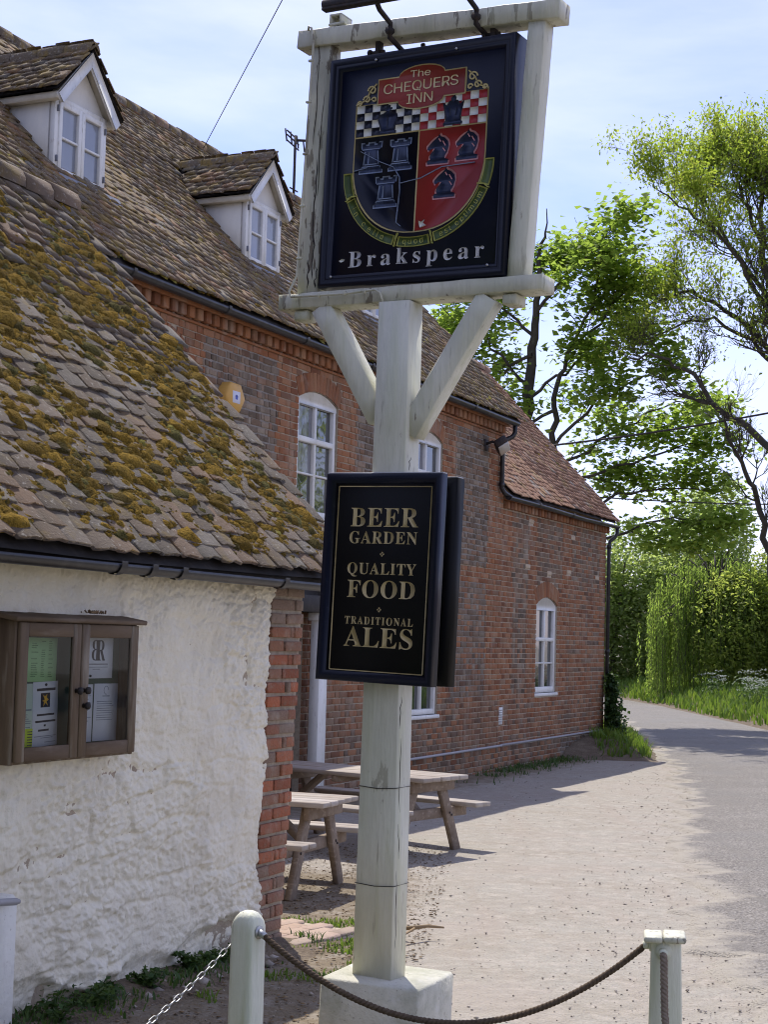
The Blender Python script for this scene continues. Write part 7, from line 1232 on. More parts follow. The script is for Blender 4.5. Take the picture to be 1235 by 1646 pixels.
for (p, q, ks) in ((n0 + .012, xm - .012, 1), (xm - .004, n1 - .014, -1)):
    d = sub('door', nb); mb = MB(); fw = .062; yy = yf - .022; c0, c1 = m0 + .012, m1 - .018
    cbox(mb, (p, yy, c0), (p + fw, yf - .001, c1)); mb.build('stile', M['oak'], d); mb = MB(); cbox(mb, (q - fw, yy, c0), (q, yf - .001, c1)); mb.build('stile', M['oak'], d)
    mb = MB(); cbox(mb, (p + fw, yy + .001, c0), (q - fw, yf - .001, c0 + fw)); mb.build('rail', M['oak_h'], d); mb = MB(); cbox(mb, (p + fw, yy + .001, c1 - fw), (q - fw, yf - .001, c1)); mb.build('rail', M['oak_h'], d)
    mg_ = M.setdefault('clear_glass', None)
    if mg_ is None:
        mg_ = bpy.data.materials.new('clear_glass_mat'); mg_.use_nodes = True; t_ = mg_.node_tree; t_.nodes.clear(); o_ = t_.nodes.new('ShaderNodeOutputMaterial'); a_ = t_.nodes.new('ShaderNodeBsdfTransparent'); g_ = t_.nodes.new('ShaderNodeBsdfGlossy'); g_.inputs['Roughness'].default_value = .03; mx_ = t_.nodes.new('ShaderNodeMixShader'); f_ = t_.nodes.new('ShaderNodeFresnel'); f_.inputs['IOR'].default_value = 1.45
        a_.inputs['Color'].default_value = (.88, .9, .89, 1); t_.links.new(f_.outputs[0], mx_.inputs[0]); t_.links.new(a_.outputs[0], mx_.inputs[1]); t_.links.new(g_.outputs[0], mx_.inputs[2]); t_.links.new(mx_.outputs[0], o_.inputs['Surface']); M['clear_glass'] = mg_
    MB().add([(p + fw, yf - .012, c0 + fw), (q - fw, yf - .012, c0 + fw), (q - fw, yf - .012, c1 - fw), (p + fw, yf - .012, c1 - fw)], [(0, 1, 2, 3)]).build('pane', mg_, d)
    for z in ((1.475,) if ks > 0 else (1.475, 1.405)):
        x = q - fw / 2 if ks > 0 else p + fw / 2 - .006; mb = MB(); tube(mb, [(x, yy + .001, z), (x, yy - .012, z), (x, yy - .018, z), (x, yy - .03, z), (x, yy - .036, z)], [.011, .009, .017, .018, .008], 10); mb.build('knob', M['dark'], d, smooth=True)
def paper(x0, x1, z0, z1, m, label, name='notice', tilt=0.0, y=-.038):
    o = MB(); cbox(o, (-(x1 - x0) / 2, -.0012, -(z1 - z0) / 2), ((x1 - x0) / 2, 0, (z1 - z0) / 2), .0003)
    ob_ = bpy.data.objects.new(name, None); C.objects.link(ob_); ob_.matrix_world = OUT @ Matrix.Translation(((x0 + x1) / 2, y, (z0 + z1) / 2)) @ Matrix.Rotation(tilt, 4, 'Y'); ob_.empty_display_size = .05
    tag(ob_, label, 'notice', 'papers pinned inside the notice board'); o.build('sheet', m, ob_); return ob_
def lines(o, rows, m, h=.003, nm='print'):
    mb = MB()
    for (x0, x1, z) in rows: prism(mb, [[(x0, z), (x1, z), (x1, z + h), (x0, z + h)]], -.002, -.0011)
    mb.build(nm, m, o)
def pin(o, x, z): mb = MB(); tube(mb, [(x, -.001, z), (x, -.007, z)], .006, 8); mb.build('pin', M['ink'], o)
r = random.Random(9)
o = paper(-2.565, -2.235, 1.515, 1.715, M['paper_green'], 'green printed fixture list in the upper left of the notice board', tilt=.01)
rows = []
for k in range(17):
    z = .082 - k * .010
    for (a, b) in ((-.135, -.06), (-.03, .02), (.045, .075), (.10, .135)):
        if r.random() > .15: rows.append((a, b - r.random() * .4 * (b - a), z))
lines(o, rows, M['ink_green'], .0035)
o = paper(-2.565, -2.36, 1.225, 1.507, M['paper_pale'], 'pale green letter below the green list on the left')
lines(o, [(-.07, .05, .02)], M['ink_grey'], .006); lines(o, [(-.06, .05 - r.random() * .03, .0 - k * .0095) for k in range(11) if k != 5], M['ink_grey'], .003); pin(o, -.085, .125)
o = paper(-2.405, -2.215, 1.222, 1.515, M['paper'], 'white poster with a yellow figure on a black square, lower left of the notice board', tilt=-.03, y=-.0395)
lines(o, [(-.065, .075, .105)], M['ink'], .012)
mb = MB(); prism(mb, [[(-.035, .03), (.035, .03), (.035, .095), (-.035, .095)]], -.002, -.0011); mb.build('picture', M['ink'], o)
mb = MB(); prism(mb, [[(-.006, .065), (-.022, .088), (-.004, .08), (.012, .09), (.01, .074), (.024, .064), (.008, .056), (.018, .036), (0, .05), (-.016, .034), (-.012, .055), (-.026, .06)]], -.0026, -.0019); mb.build('figure', M['yellow'], o)
lines(o, [(-.062, .07, -.008), (-.072, .08, -.038), (-.008, .006, -.057), (-.05, .03, -.078)], M['ink'], .009); lines(o, [(-.08, .085, -.102), (-.03, .06, -.11), (.0, .08, -.13)], M['ink_grey'], .003); pin(o, 0, .133)
o = paper(-2.475, -2.40, 1.223, 1.305, M['paper_yellow'], 'small yellow slip with tear-off strips at the bottom of the left door', y=-.0405); lines(o, [(.0, .035, -.035 + k * .012) for k in range(6)], M['ink'], .004)
o = paper(-2.03, -1.775, 1.525, 1.725, M['paper'], 'white sheet with a large monogram behind the right door')
mb = MB(); L_, a, b = layout('R', 'l'); sx = .10 / 462
for mir, x0 in ((-1, .004), (1, -.004)):
    for ox, ls in layout('B' if mir < 0 else 'R', 'l')[0]: prism(mb, [[(x0 + mir * (p[0] - 60) * sx * .72, -.015 + p[1] * sx) for p in (l if mir > 0 else l)] for l in ls], -.002, -.0011)
mb.build('monogram', M['ink'], o); lines(o, [(-.085, .085, -.034)], M['ink'], .004); lines(o, [(-.08, .085, -.048), (-.04, .02, -.058)], M['ink_grey'], .003); pin(o, -.06, -.088)
o = paper(-2.06, -1.932, 1.225, 1.497, M['paper'], 'narrow white letter at the lower left of the right door'); lines(o, [(-.05, .055 - r.random() * .05, .08 - k * .017) for k in range(8)], M['ink_grey'], .003)
o = paper(-1.922, -1.72, 1.225, 1.499, M['paper'], 'white typed letter with a faint crest at the lower right of the notice board', tilt=.008); lines(o, [(-.03, .03, .075)], M['ink_grey'], .004); lines(o, [(-.075, .075 - r.random() * .03, .05 - k * .011) for k in range(9)], M['ink_grey'], .0028)
mb = MB(); strip(mb, [(.0 + .02 * math.cos(t), .105 + .02 * math.sin(t)) for t in np.linspace(0, 5, 9)], .003, -.002, -.0011); mb.build('crest', M['ink_grey'], o)

# ------------------------------------------------------------------ picnic tables
def table(name, label, mid, ang, Lt, top=.665, seed=0):
    """mid: middle of the near end of the top; the top runs Lt along the local +x"""
    zg = float(gz(mid[0], mid[1])); t = thing(name, label, 'picnic table', M=Matrix.Translation((mid[0], mid[1], zg)) @ Matrix.Rotation(ang, 4, 'Z'), group='picnic tables beside the inn')
    r = random.Random(seed)
    for i in range(5):
        y = -.34 + .138 * i; mb = MB(); cbox(mb, (r.uniform(-.006, .006), y, top - .036), (Lt + r.uniform(-.006, .006), y + .130, top + r.uniform(-.002, .002)), .005); mb.build('top_plank', M['bench_top'], t).color = (r.random(), 0, 0, 1)
    for s in (-1, 1):
        for i in range(2):
            y = s * (.53 + .128 * i) - .06; mb = MB(); cbox(mb, (r.uniform(-.006, .006), y, .375), (Lt + r.uniform(-.006, .006), y + .12, .412 + r.uniform(-.002, .002)), .005); mb.build('seat_plank', M['bench_top'], t).color = (r.random(), 0, 0, 1)
    for x in (.19, Lt - .19):
        for s in (-1, 1):
            mb = MB(); beam(mb, (x, s * .46, -.01), (x, s * .18, top - .038), .045, .10, (0, 1, 0.4)); mb.build('leg', M['bench'], t)
        mb = MB(); cbox(mb, (x + .026, -.66, .285), (x + .07, .66, .374), .004); mb.build('seat_bearer', M['bench'], t)
        mb = MB(); cbox(mb, (x - .07, -.32, top - .13), (x - .026, .32, top - .038), .004); mb.build('top_bearer', M['bench'], t)
        x2 = x + (.42 if x < Lt / 2 else -.42); mb = MB(); beam(mb, (x + (.07 if x < Lt / 2 else -.03), 0, .32), (x2, 0, top - .045), .045, .09, (0, 1, 0)); mb.build('brace', M['bench'], t)
        mb = MB()
        for s in (-1, 1):
            for z, yy in ((.33, .315), (.31, .345), (.565, .225), (.59, .20)): tube(mb, [(x - .03, s * yy, z), (x - .024, s * yy, z)], .01, 6)
        mb.build('bolts', M['iron'], t)
    mb = MB(); cbox(mb, (Lt / 2 - .03, -.33, top - .09), (Lt / 2 + .03, .33, top - .038), .004); mb.build('batten', M['bench'], t)
    return t
table('picnic_table', 'farther picnic table, its top showing on both sides of the sign post', (.59, 13.88), math.atan2(.59, -.81), 1.9, seed=1)
table('picnic_table', 'nearer timber picnic table half hidden by the brick corner, left of the sign post', (-.245, 11.72), math.atan2(.345, -.94), 1.8, seed=2)

# ------------------------------------------------------------------ bollards, ropes and chain
def bollard_round(loc, yaw, label):
    t = thing('bollard', label, 'bollard', M=Matrix.Translation((loc[0], loc[1], float(gz(*loc)))) @ Matrix.Rotation(yaw, 4, 'Z'), group='white posts with rope')
    V = []; ns = 28; prof = [(0, .052), (.35, .051), (.60, .050), (.625, .0495), (.645, .047), (.662, .041), (.675, .031), (.682, .017)]
    for (z, h) in prof:
        k = .20 if z < .63 else .20 + (z - .63) * 12
        for i in range(ns):
            a = 2 * PI * (i + .5) / ns; c, s = math.cos(a), math.sin(a); p = 2 / min(1.0, max(.13, k * .8)); nrm = (abs(c) ** p + abs(s) ** p) ** (-1 / p); V.append((c * nrm * h, s * nrm * h, z))
    V.append((0, 0, .685)); m_ = len(prof)
    Fq = [(k * ns + i, k * ns + (i + 1) % ns, (k + 1) * ns + (i + 1) % ns, (k + 1) * ns + i) for k in range(m_ - 1) for i in range(ns)] + [((m_ - 1) * ns + i, (m_ - 1) * ns + (i + 1) % ns, m_ * ns) for i in range(ns)]
    MB().add(V, Fq).build('post', M['bollard_paint'], t, smooth=False)
    mb = MB(); tube(mb, [(.05, .0, .605), (.056, 0, .605)], .026, 12); tube(mb, [(.05, 0, .605), (.062, -.002, .603), (.085, -.006, .595)], [.015, .0145, .014], 12); mb.build('rope_socket', M['steel'], t)
    mb = MB(); tube(mb, [(-.05, -.01, .56), (-.06, -.012, .56), (-.066, -.02, .552)], .006, 6); mb.build('chain_eye', M['steel'], t)
    return t
lb = bollard_round((-.485, 6.40), math.radians(-33), 'white bollard with a rounded top at the white wall end of the rope')
rb = thing('bollard', 'greenish white bollard with a flat split cap, right end of the rope', 'bollard', M=Matrix.Translation((1.135, 6.36, 0)) @ Matrix.Rotation(math.radians(-9), 4, 'Z'), group='white posts with rope')
V = []
for z, h in ((0, .069), (.30, .063), (.62, .057)):
    c = .008
    for (x, y) in ((-h + c, -h), (h - c, -h), (h, -h + c), (h, h - c), (h - c, h), (-h + c, h), (-h, h - c), (-h, -h + c)): V.append((x, y, z))
MB().add(V, [(k * 8 + i, k * 8 + (i + 1) % 8, (k + 1) * 8 + (i + 1) % 8, (k + 1) * 8 + i) for k in range(2) for i in range(8)]).build('post', M['bollard_paint'], rb)
mb = MB(); cbox(mb, (-.085, -.082, .618), (-.014, .085, .642), .006); mb.build('cap', M['old_paint'], rb); mb = MB(); cbox(mb, (-.011, -.083, .620), (.074, .086, .645), .006); mb.build('cap', M['old_paint'], rb)
mb = MB(); tube(mb, [(-.056, .0, .597), (-.063, 0, .597)], .024, 12); tube(mb, [(-.058, 0, .597), (-.088, -.002, .596)], .016, 12); mb.build('rope_socket', M['bollard_paint'], rb); mb = MB(); tube(mb, [(-.01, -.056, .585), (-.01, -.063, .585)], .032, 14); tube(mb, [(-.01, -.058, .585), (-.012, -.085, .575)], .018, 12); mb.build('rope_socket', M['bollard_paint'], rb)
def rope(name, label, pts, rad, m, lay=.05):
    """three twisted strands along a curve"""
    P = np.array(pts, float); s = np.concatenate([[0], np.cumsum(np.linalg.norm(np.diff(P, axis=0), axis=1))]); n_ = int(s[-1] / .006); tt = np.linspace(0, s[-1], n_); Q = np.stack([np.interp(tt, s, P[:, i]) for i in range(3)], 1)
    T = np.gradient(Q, axis=0); T /= np.linalg.norm(T, axis=1)[:, None]; A = np.cross(T, [0, 0, 1.]); bad = np.linalg.norm(A, axis=1) < .2; A[bad] = np.cross(T[bad], [1., 0, 0]); A /= np.linalg.norm(A, axis=1)[:, None]; B = np.cross(A, T); mb = MB()
    for k in range(3):
        a = tt / lay * 2 * PI + k * 2 * PI / 3; tube(mb, Q + (np.cos(a)[:, None] * A + np.sin(a)[:, None] * B) * rad * .52, rad * .56, 6)
    o = mb.build(name, m, smooth=True); tag(o, label, 'rope', 'ropes between the bollards'); return o
def sag(p0, p1, dip, n_=40):
    p0 = np.array(p0); p1 = np.array(p1); t = np.linspace(0, 1, n_)[:, None]; Q = p0 + (p1 - p0) * t; Q[:, 2] -= (4 * dip * t * (1 - t))[:, 0]; return Q
pL = lb.matrix_world @ Vector((.075, -.004, .598)); pR = rb.matrix_world @ Vector((-.078, -.001, .596)); pF = rb.matrix_world @ Vector((-.012, -.075, .58))
rope('rope', 'dark rope slung between the two white bollards in front of the sign', sag(pL, pR, .315), .0125, M['rope_dark'])
rope('rope', 'paler rope hanging down the front of the right bollard', [pF, pF + Vector((-.002, -.03, -.012)), pF + Vector((-.006, -.06, -.06)), pF + Vector((-.012, -.12, -.2)), pF + Vector((-.015, -.22, -.32)), pF + Vector((-.02, -.5, -.42)), pF + Vector((-.03, -1.2, -.45)), pF + Vector((-.03, -2.2, -.3))], .0145, M['rope_pale'])
cs = lb.matrix_world @ Vector((-.066, -.02, .55)); ce = Vector((-1.28, 5.35, .16))
ch = thing('chain', 'galvanised chain running from the left bollard down towards the white wall', 'chain', loc=cs)
lk = MB()
A = np.linspace(0, 2 * PI, 13)[:-1]; lp = [(math.cos(a) * .0085, math.sin(a) * .0135 + (.008 if math.sin(a) > 0 else -.008), 0) for a in A]; tube(lk, lp + [lp[0], lp[1]], .0025, 5, cap=False)
lme = lk.mesh('link', M['steel']); Q = sag((0, 0, 0), ce - cs, .09, 60); s = np.concatenate([[0], np.cumsum(np.linalg.norm(np.diff(Q, axis=0), axis=1))])
for i in range(int(s[-1] / .036)):
    d_ = .02 + i * .036; p = Vector([np.interp(d_, s, Q[:, k]) for k in range(3)]); p2 = Vector([np.interp(d_ + .01, s, Q[:, k]) for k in range(3)]); yv = (p2 - p).normalized(); xv = yv.cross(Vector((0, 0, 1))).normalized(); zv = xv.cross(yv); a = (45 if i % 2 else -45) * PI / 180; xr = xv * math.cos(a) + zv * math.sin(a); zr = xr.cross(yv)
    o = bpy.data.objects.new('link', lme); C.objects.link(o); o.parent = ch; mm_ = Matrix((xr, yv, zr)).transposed().to_4x4(); mm_.translation = p; o.matrix_local = mm_

# ------------------------------------------------------------------ brick paving patch, stick, stones, litter
pv = bpy.data.objects.new('paving', None); C.objects.link(pv); pv['kind'] = 'structure'
pv.matrix_world = Matrix.Translation((-.12, 10.03, float(gz(-.2, 10.0)) + .03)) @ Matrix.Rotation(math.radians(145), 4, 'Z')
mb = MB(); cbox(mb, (-.08, -.02, -.06), (.85, .72, -.004), .004); mb.build('bedding', M['mortar'], pv)
items = []; r = random.Random(3)
for i in range(8):
    for j in range(6):
        y = .11 + j * .222 + (.11 if i % 2 else 0); x = -.02 + i * .112
        if y > .65: continue
        items.append((r.randrange(5), TM((x, y, -.003), (0, 1, r.uniform(-.02, .02)), (0, r.uniform(-.02, .02), -1), (1, 0, 0), (.212, .016 + r.random() * .006, .102)), (r.random(), 0)))
pieces('brick', BRICKS, items, pv, M['paver'])
st = tag(MB().build('x', M['bark']) if False else (lambda m_: (tube(m_, [(.16, 9.98, .03), (.20, 9.86, .025), (.26, 9.84, .035), (.33, 9.93, .03), (.43, 9.95, .02)], [.012, .014, .013, .011, .006], 6), tube(m_, [(.25, 9.84, .03), (.19, 9.72, .015), (.15, 9.62, .01)], [.009, .007, .004], 5), m_.build('fallen_branch', M['litter']))[2])(MB()), 'short broken branch lying on the forecourt right of the sign post', 'branch')
def scatter_stones(n_, fn, smin, smax, m, name, label=None, seed=1, hf=.6):
    r = np.random.default_rng(seed); base = np.array([(1, 0, 0), (0, 1, 0), (-1, 0, 0), (0, -1, 0), (0, 0, 1), (0, 0, -1)], float); tri = np.array([(0, 1, 4), (1, 2, 4), (2, 3, 4), (3, 0, 4), (1, 0, 5), (2, 1, 5), (3, 2, 5), (0, 3, 5)])
    P = fn(r, n_); n_ = len(P); sc = smin + (smax - smin) * r.random(n_) ** 3; V = base[None] * r.uniform(.6, 1.2, (n_, 6, 1)) * sc[:, None, None]; V[:, :, 2] *= hf; a = r.uniform(0, 6.28, n_); ca, sa = np.cos(a)[:, None], np.sin(a)[:, None]
    V = np.stack([V[..., 0] * ca - V[..., 1] * sa, V[..., 0] * sa + V[..., 1] * ca, V[..., 2]], -1) + P[:, None]
    o = MB().add(V.reshape(-1, 3), (tri[None] + (np.arange(n_) * 6)[:, None, None]).reshape(-1, 3)).build(name, m); o['kind'] = 'stuff'; return o
def fore(r, n_):
    y = 5.5 + 22 * r.random(n_) ** 1.7; el = np.interp(y, EDGE_L[:, 1], EDGE_L[:, 0]); x = np.where(r.random(n_) < .45, el + r.normal(.0, .4, n_), r.uniform(-1.3, 1, n_) * (el + .9) / 2 + (el - .7) / 2); return np.stack([x, y, gz(x, y) + .006], 1)
scatter_stones(6500, fore, .002, .011, M['stone'], 'gravel', seed=3)
scatter_stones(500, fore, .006, .018, M['stone'], 'gravel', seed=8)
def onroad(r, n_):
    y = 6.5 + 20 * r.random(n_) ** 1.6; el = np.interp(y, EDGE_L[:, 1], EDGE_L[:, 0]); x = el + .1 + np.abs(r.normal(0, 1.6, n_)); return np.stack([x, y, gz(x, y) + .03], 1)
scatter_stones(6000, onroad, .002, .009, M['stone'], 'gravel', seed=9)
def lit(r, n_):
    y = r.uniform(6.6, 14.5, n_); x = r.uniform(-1.6, .75, n_); k = (x - (-.2 + (y - 10) * .08) < .55) & (r.random(n_) < .85) & ((y > 7.4) | (x < .1)); x, y = x[k], y[k]; return np.stack([x, y, gz(x, y) + .007], 1)
scatter_stones(14000, lit, .004, .017, M['litter'], 'fallen_leaves', seed=4, hf=.25)
# ------------------------------------------------------------------ plants
def blades(name, pts, hts, m, w=.012, seed=1, lean=.5, n_seg=2):
    r = np.random.default_rng(seed); P = np.asarray(pts, float); n_ = len(P); h = np.asarray(hts, float); a = r.uniform(0, 6.28, n_); d = np.stack([np.cos(a), np.sin(a), np.zeros(n_)], 1); b = np.stack([-np.sin(a), np.cos(a), np.zeros(n_)], 1)
    ln = r.uniform(.1, lean, n_)[:, None] * h[:, None]; W = (w * r.uniform(.6, 1.3, n_))[:, None]
    z = np.array([0, 0, 1.]); p0 = P - b * W; p1 = P + b * W; m0 = P + d * ln * .35 + z * h[:, None] * .6 - b * W * .8; m1 = P + d * ln * .35 + z * h[:, None] * .6 + b * W * .8; t = P + d * ln + z * h[:, None] * .95
    V = np.stack([p0, p1, m1, m0, t], 1).reshape(-1, 3); o = np.arange(n_) * 5; mb = MB(); mb.add(V, np.stack([o, o + 1, o + 2, o + 3], 1)); mb.f.append((np.stack([o + 3, o + 2, o + 4], 1), 0)); return mb
def leaf_cloud(mb, P, size, seed=1, flat=.5, aspect=1.0, droop=0.0, mati=0):
    """one folded leaf of four triangles at each point"""
    r = np.random.default_rng(seed); n_ = len(P); a = r.uniform(0, 6.28, n_); el = r.normal(-droop, flat, n_)
    D = np.stack([np.cos(a) * np.cos(el), np.sin(a) * np.cos(el), np.sin(el)], 1); S_ = np.cross(D, np.stack([r.normal(0, .35, n_), r.normal(0, .35, n_), np.ones(n_)], 1)); S_ /= np.linalg.norm(S_, axis=1)[:, None] + 1e-9; N_ = np.cross(S_, D)
    sz = (size * r.uniform(.6, 1.3, n_))[:, None]; wd_ = sz * aspect * .5
    base = P; tip = P + D * sz; c = P + D * sz * .45
    l = c + S_ * wd_ + N_ * sz * .12; q = c - S_ * wd_ + N_ * sz * .12
    V = np.stack([base, q, tip, l], 1).reshape(-1, 3); o = np.arange(n_) * 4
    mb.add(V, np.stack([o, o + 1, o + 2], 1), mati); mb.f.append((np.stack([o, o + 2, o + 3], 1) + (mb.n - len(V)), mati)); return mb
def grow(mb, tips, p, d, L_, r0, lvl, R, up=.12, wig=.35, kids=(3, 5), ang=(.4, .95), shrink=(.45, .7), sides=5, droop=0):
    n_ = 5; pts = [Vector(p)]; dr = Vector(d).normalized()
    for i in range(n_):
        dr = (dr + Vector((R.gauss(0, wig), R.gauss(0, wig), R.gauss(0, wig))) * .35 + Vector((0, 0, up - droop * i / n_))).normalized(); pts.append(pts[-1] + dr * (L_ / n_))
    tube(mb, [tuple(q) for q in pts], list(np.linspace(r0, r0 * .45, n_ + 1)), max(3, sides), cap=False)
    if lvl == 0: tips.extend([tuple(pts[k]) for k in (3, 4, 5)]); return
    tips.append(tuple(pts[-1]))
    for k in range(R.randint(*kids)):
        t = R.uniform(.3, 1.0) * n_; i = min(int(t), n_ - 1); q = pts[i].lerp(pts[i + 1], t - i); dd = (pts[i + 1] - pts[i]).normalized(); ax_ = Vector((R.gauss(0, 1), R.gauss(0, 1), R.gauss(0, 1))).normalized(); nd = Matrix.Rotation(R.uniform(*ang) * R.choice((-1, 1)), 3, dd.cross(ax_).normalized()) @ dd
        grow(mb, tips, q, nd, L_ * R.uniform(*shrink), r0 * .5, lvl - 1, R, up, wig, kids, ang, shrink, 4, droop)
def limb_tree(limbs, radii, R, spec):
    """limbs: named polylines; sub-branches sprout along each"""
    mb = MB(); tips = []
    for k, pl in limbs.items():
        r0, r1 = radii.get(k, radii['*']); P = np.array(pl); s = np.linspace(0, 1, len(P)); tt = np.linspace(0, 1, len(P) * 3); Q = np.stack([np.interp(tt, s, P[:, i]) for i in range(3)], 1); Q[1:-1] += np.array([[R.gauss(0, .04) for _ in range(3)] for _ in range(len(Q) - 2)])
        tube(mb, Q, np.linspace(r0, r1, len(Q)), 7, cap=False); n_, L0, lvl, f0 = spec.get(k, spec['*']); ln = np.linalg.norm(np.diff(P, axis=0), axis=1).sum()
        for j in range(n_):
            t = f0 + (1 - f0) * (j + R.random()) / n_; p = np.array([np.interp(t, s, P[:, i]) for i in range(3)]); d = np.array([np.interp(min(1, t + .05), s, P[:, i]) for i in range(3)]) - np.array([np.interp(max(0, t - .05), s, P[:, i]) for i in range(3)]); d = Vector(d).normalized(); ax_ = Vector((R.gauss(0, 1), R.gauss(0, 1), R.gauss(0, .6))).normalized(); nd = Matrix.Rotation(R.uniform(.4, 1.0) * R.choice((-1, 1)), 3, d.cross(ax_).normalized()) @ d
            grow(mb, tips, p, nd, L0 * R.uniform(.7, 1.2), max(.009, (r0 + (r1 - r0) * t) * .4), lvl, R, **spec['grow'])
    return mb, np.array(tips)
ASH = {'L1': [(9.45, 35.9, 4.72), (8.55, 35.93, 6.3), (7.93, 35.97, 6.78), (7.37, 36.01, 7.2), (6.81, 36.04, 7.89), (6.18, 36.08, 8.31), (5.42, 36.12, 8.22)], 'L1b': [(7.36, 35.95, 7.19), (6.57, 36.21, 7.42), (5.91, 36.47, 7.51)],
 'L2': [(9.6, 36.05, 1.6), (8.81, 36.05, 2.63), (8.45, 35.62, 4.12), (8.11, 35.18, 5.04), (7.73, 34.75, 5.67), (7.37, 34.31, 6.21), (7.14, 33.88, 6.61)],
 'T': [(10.1, 35.85, -.2), (9.86, 35.81, 0.74), (9.57, 35.81, 3.75), (9.07, 35.81, 7.63), (8.56, 35.81, 9.59), (8.35, 35.81, 11.44), (8.25, 35.81, 12.6)],
 'L4': [(8.72, 36.13, 9.1), (8.0, 35.83, 10.29), (7.23, 35.53, 11.05), (6.48, 35.23, 11.51), (5.73, 34.93, 11.83)], 'L5': [(8.9, 35.89, 8.21), (7.88, 36.51, 9.44), (7.0, 37.13, 9.98), (6.38, 37.75, 9.95), (5.74, 38.37, 9.61)],
 'L6': [(8.58, 35.99, 9.63), (7.87, 36.55, 10.89), (7.25, 37.11, 12.2), (7.0, 37.5, 12.9)], 'L7': [(9.32, 35.99, 7.39), (8.38, 36.16, 8.52), (7.42, 36.34, 9.25), (6.6, 36.51, 9.11), (5.93, 36.69, 8.62)],
 'L8': [(8.43, 35.86, 10.74), (8.0, 36.2, 12.0), (7.8, 36.4, 12.9)], 'L9': [(8.57, 36.15, 10.24), (9.07, 36.21, 11.85), (9.21, 36.26, 12.7)]}
R_ = random.Random(17)
amb, atips = limb_tree(ASH, {'T': (.26, .02), 'L1': (.10, .02), 'L2': (.10, .022), 'L1b': (.035, .010), '*': (.06, .011)}, R_,
    {'*': (13, .95, 2, .15), 'T': (14, 1.15, 2, .5), 'L1': (9, .85, 2, .3), 'L2': (9, .85, 2, .35), 'L1b': (4, .7, 1, .2), 'grow': dict(up=.10, wig=.45, kids=(5, 8), ang=(.3, .75), shrink=(.5, .75))})
ash = thing('ash_tree', 'tall sparse-leaved tree with yellow-green young leaves leaning over the road from the right', 'tree', loc=(10.1, 35.85, -.1))
def offs_(mb, loc): mb.v = [v - np.array(loc) for v in mb.v]; return mb
offs_(amb, (10.1, 35.85, -.1)).build('trunk', M['bark'], ash, smooth=True)
rg = np.random.default_rng(5); w_ = np.clip((atips[:, 2] - 7.5) / 4.5, .05, 1.0); kk = (rg.random(len(atips)) ** 1.4 * 7 * w_ + rg.random(len(atips)) * .9).astype(int); Pq = np.repeat(atips, kk, 0) + rg.normal(0, .13, (kk.sum(), 3)); lm = MB(); leaf_cloud(lm, Pq, .10, 6, .8, .55, .25)
offs_(lm, (10.1, 35.85, -.1)).build('crown', M['ash_leaf'], ash)
# its neighbour farther right across the road: out of the frame, seen in the inn's window panes
def copy_tree(o, loc, rz, sc, label, group=None):
    c = o.copy(); C.objects.link(c); c.location = loc; c.rotation_euler = (0, 0, rz); c.scale = (sc,) * 3; c['label'] = label
    for chd in list(o.children):
        d = chd.copy(); C.objects.link(d); d.parent = c
    return c

copy_tree(ash, (13, 22, 0), 4.0, .8, 'smaller sparse-leaved tree across the road nearest the sign')
SYC = {'T': [(3.1, 38.1, -.2), (3.17, 38.1, 3.69), (3.32, 38.1, 6.65), (3.36, 38.1, 7.54), (3.43, 38.1, 8.74), (3.5, 38.1, 9.64), (3.6, 38.1, 10.7), (3.65, 38.1, 11.31), (3.71, 38.1, 12.14)],
 'T2': [(3.3, 38.1, 2.5), (3.91, 38.07, 5.77), (4.01, 38.07, 6.96), (4.05, 38.07, 7.86), (4.3, 38.07, 8.61), (4.8, 38.07, 9.67), (5.01, 38.07, 10.88)],
 'R1': [(3.37, 37.83, 7.5), (4.11, 38.26, 8.19), (5.05, 38.69, 8.89), (5.86, 39.12, 9.45)], 'R2': [(3.97, 38.04, 6.36), (4.79, 37.71, 7.37), (6.05, 37.37, 8.02), (6.79, 37.04, 7.88)], 'R3': [(3.81, 37.81, 5.74), (4.59, 38.27, 6.26), (5.68, 38.73, 6.94), (6.96, 39.18, 7.65), (7.7, 39.64, 7.8)],
 'R4': [(3.84, 37.99, 5.32), (5.04, 38.26, 5.82), (6.26, 38.54, 6.21), (7.35, 38.81, 6.66), (8.0, 39.08, 6.6)], 'R5': [(3.9, 38.15, 4.4), (5.45, 38.51, 5.26), (6.63, 38.87, 5.58), (7.9, 39.22, 5.54)], 'R6': [(3.7, 38.17, 3.6), (5.61, 37.99, 4.34), (6.6, 37.82, 4.72), (7.88, 37.64, 4.74)],
 'A1': [(3.39, 38.12, 7.85), (2.6, 38.03, 8.71), (1.84, 37.94, 9.27), (1.21, 37.84, 9.6)], 'A2': [(3.46, 38.17, 9.06), (2.65, 39.12, 9.99), (2.24, 40.07, 10.49)], 'A3': [(3.51, 37.84, 9.59), (4.03, 37.23, 10.22), (4.6, 36.63, 10.75), (4.73, 36.02, 10.89)], 'A4': [(3.41, 37.89, 8.55), (2.65, 38.66, 8.21), (1.78, 39.44, 8.63), (1.41, 40.21, 9.31)],
 'A5': [(3.56, 37.97, 10.2), (3.24, 38.29, 10.7), (3.64, 38.61, 11.0)], 'A6': [(4.21, 37.92, 8.58), (5.23, 37.94, 9.66), (5.81, 37.96, 10.43)], 'A7': [(3.95, 37.95, 7.24), (3.04, 37.58, 6.72), (2.42, 37.21, 7.38)]}
R_ = random.Random(23)
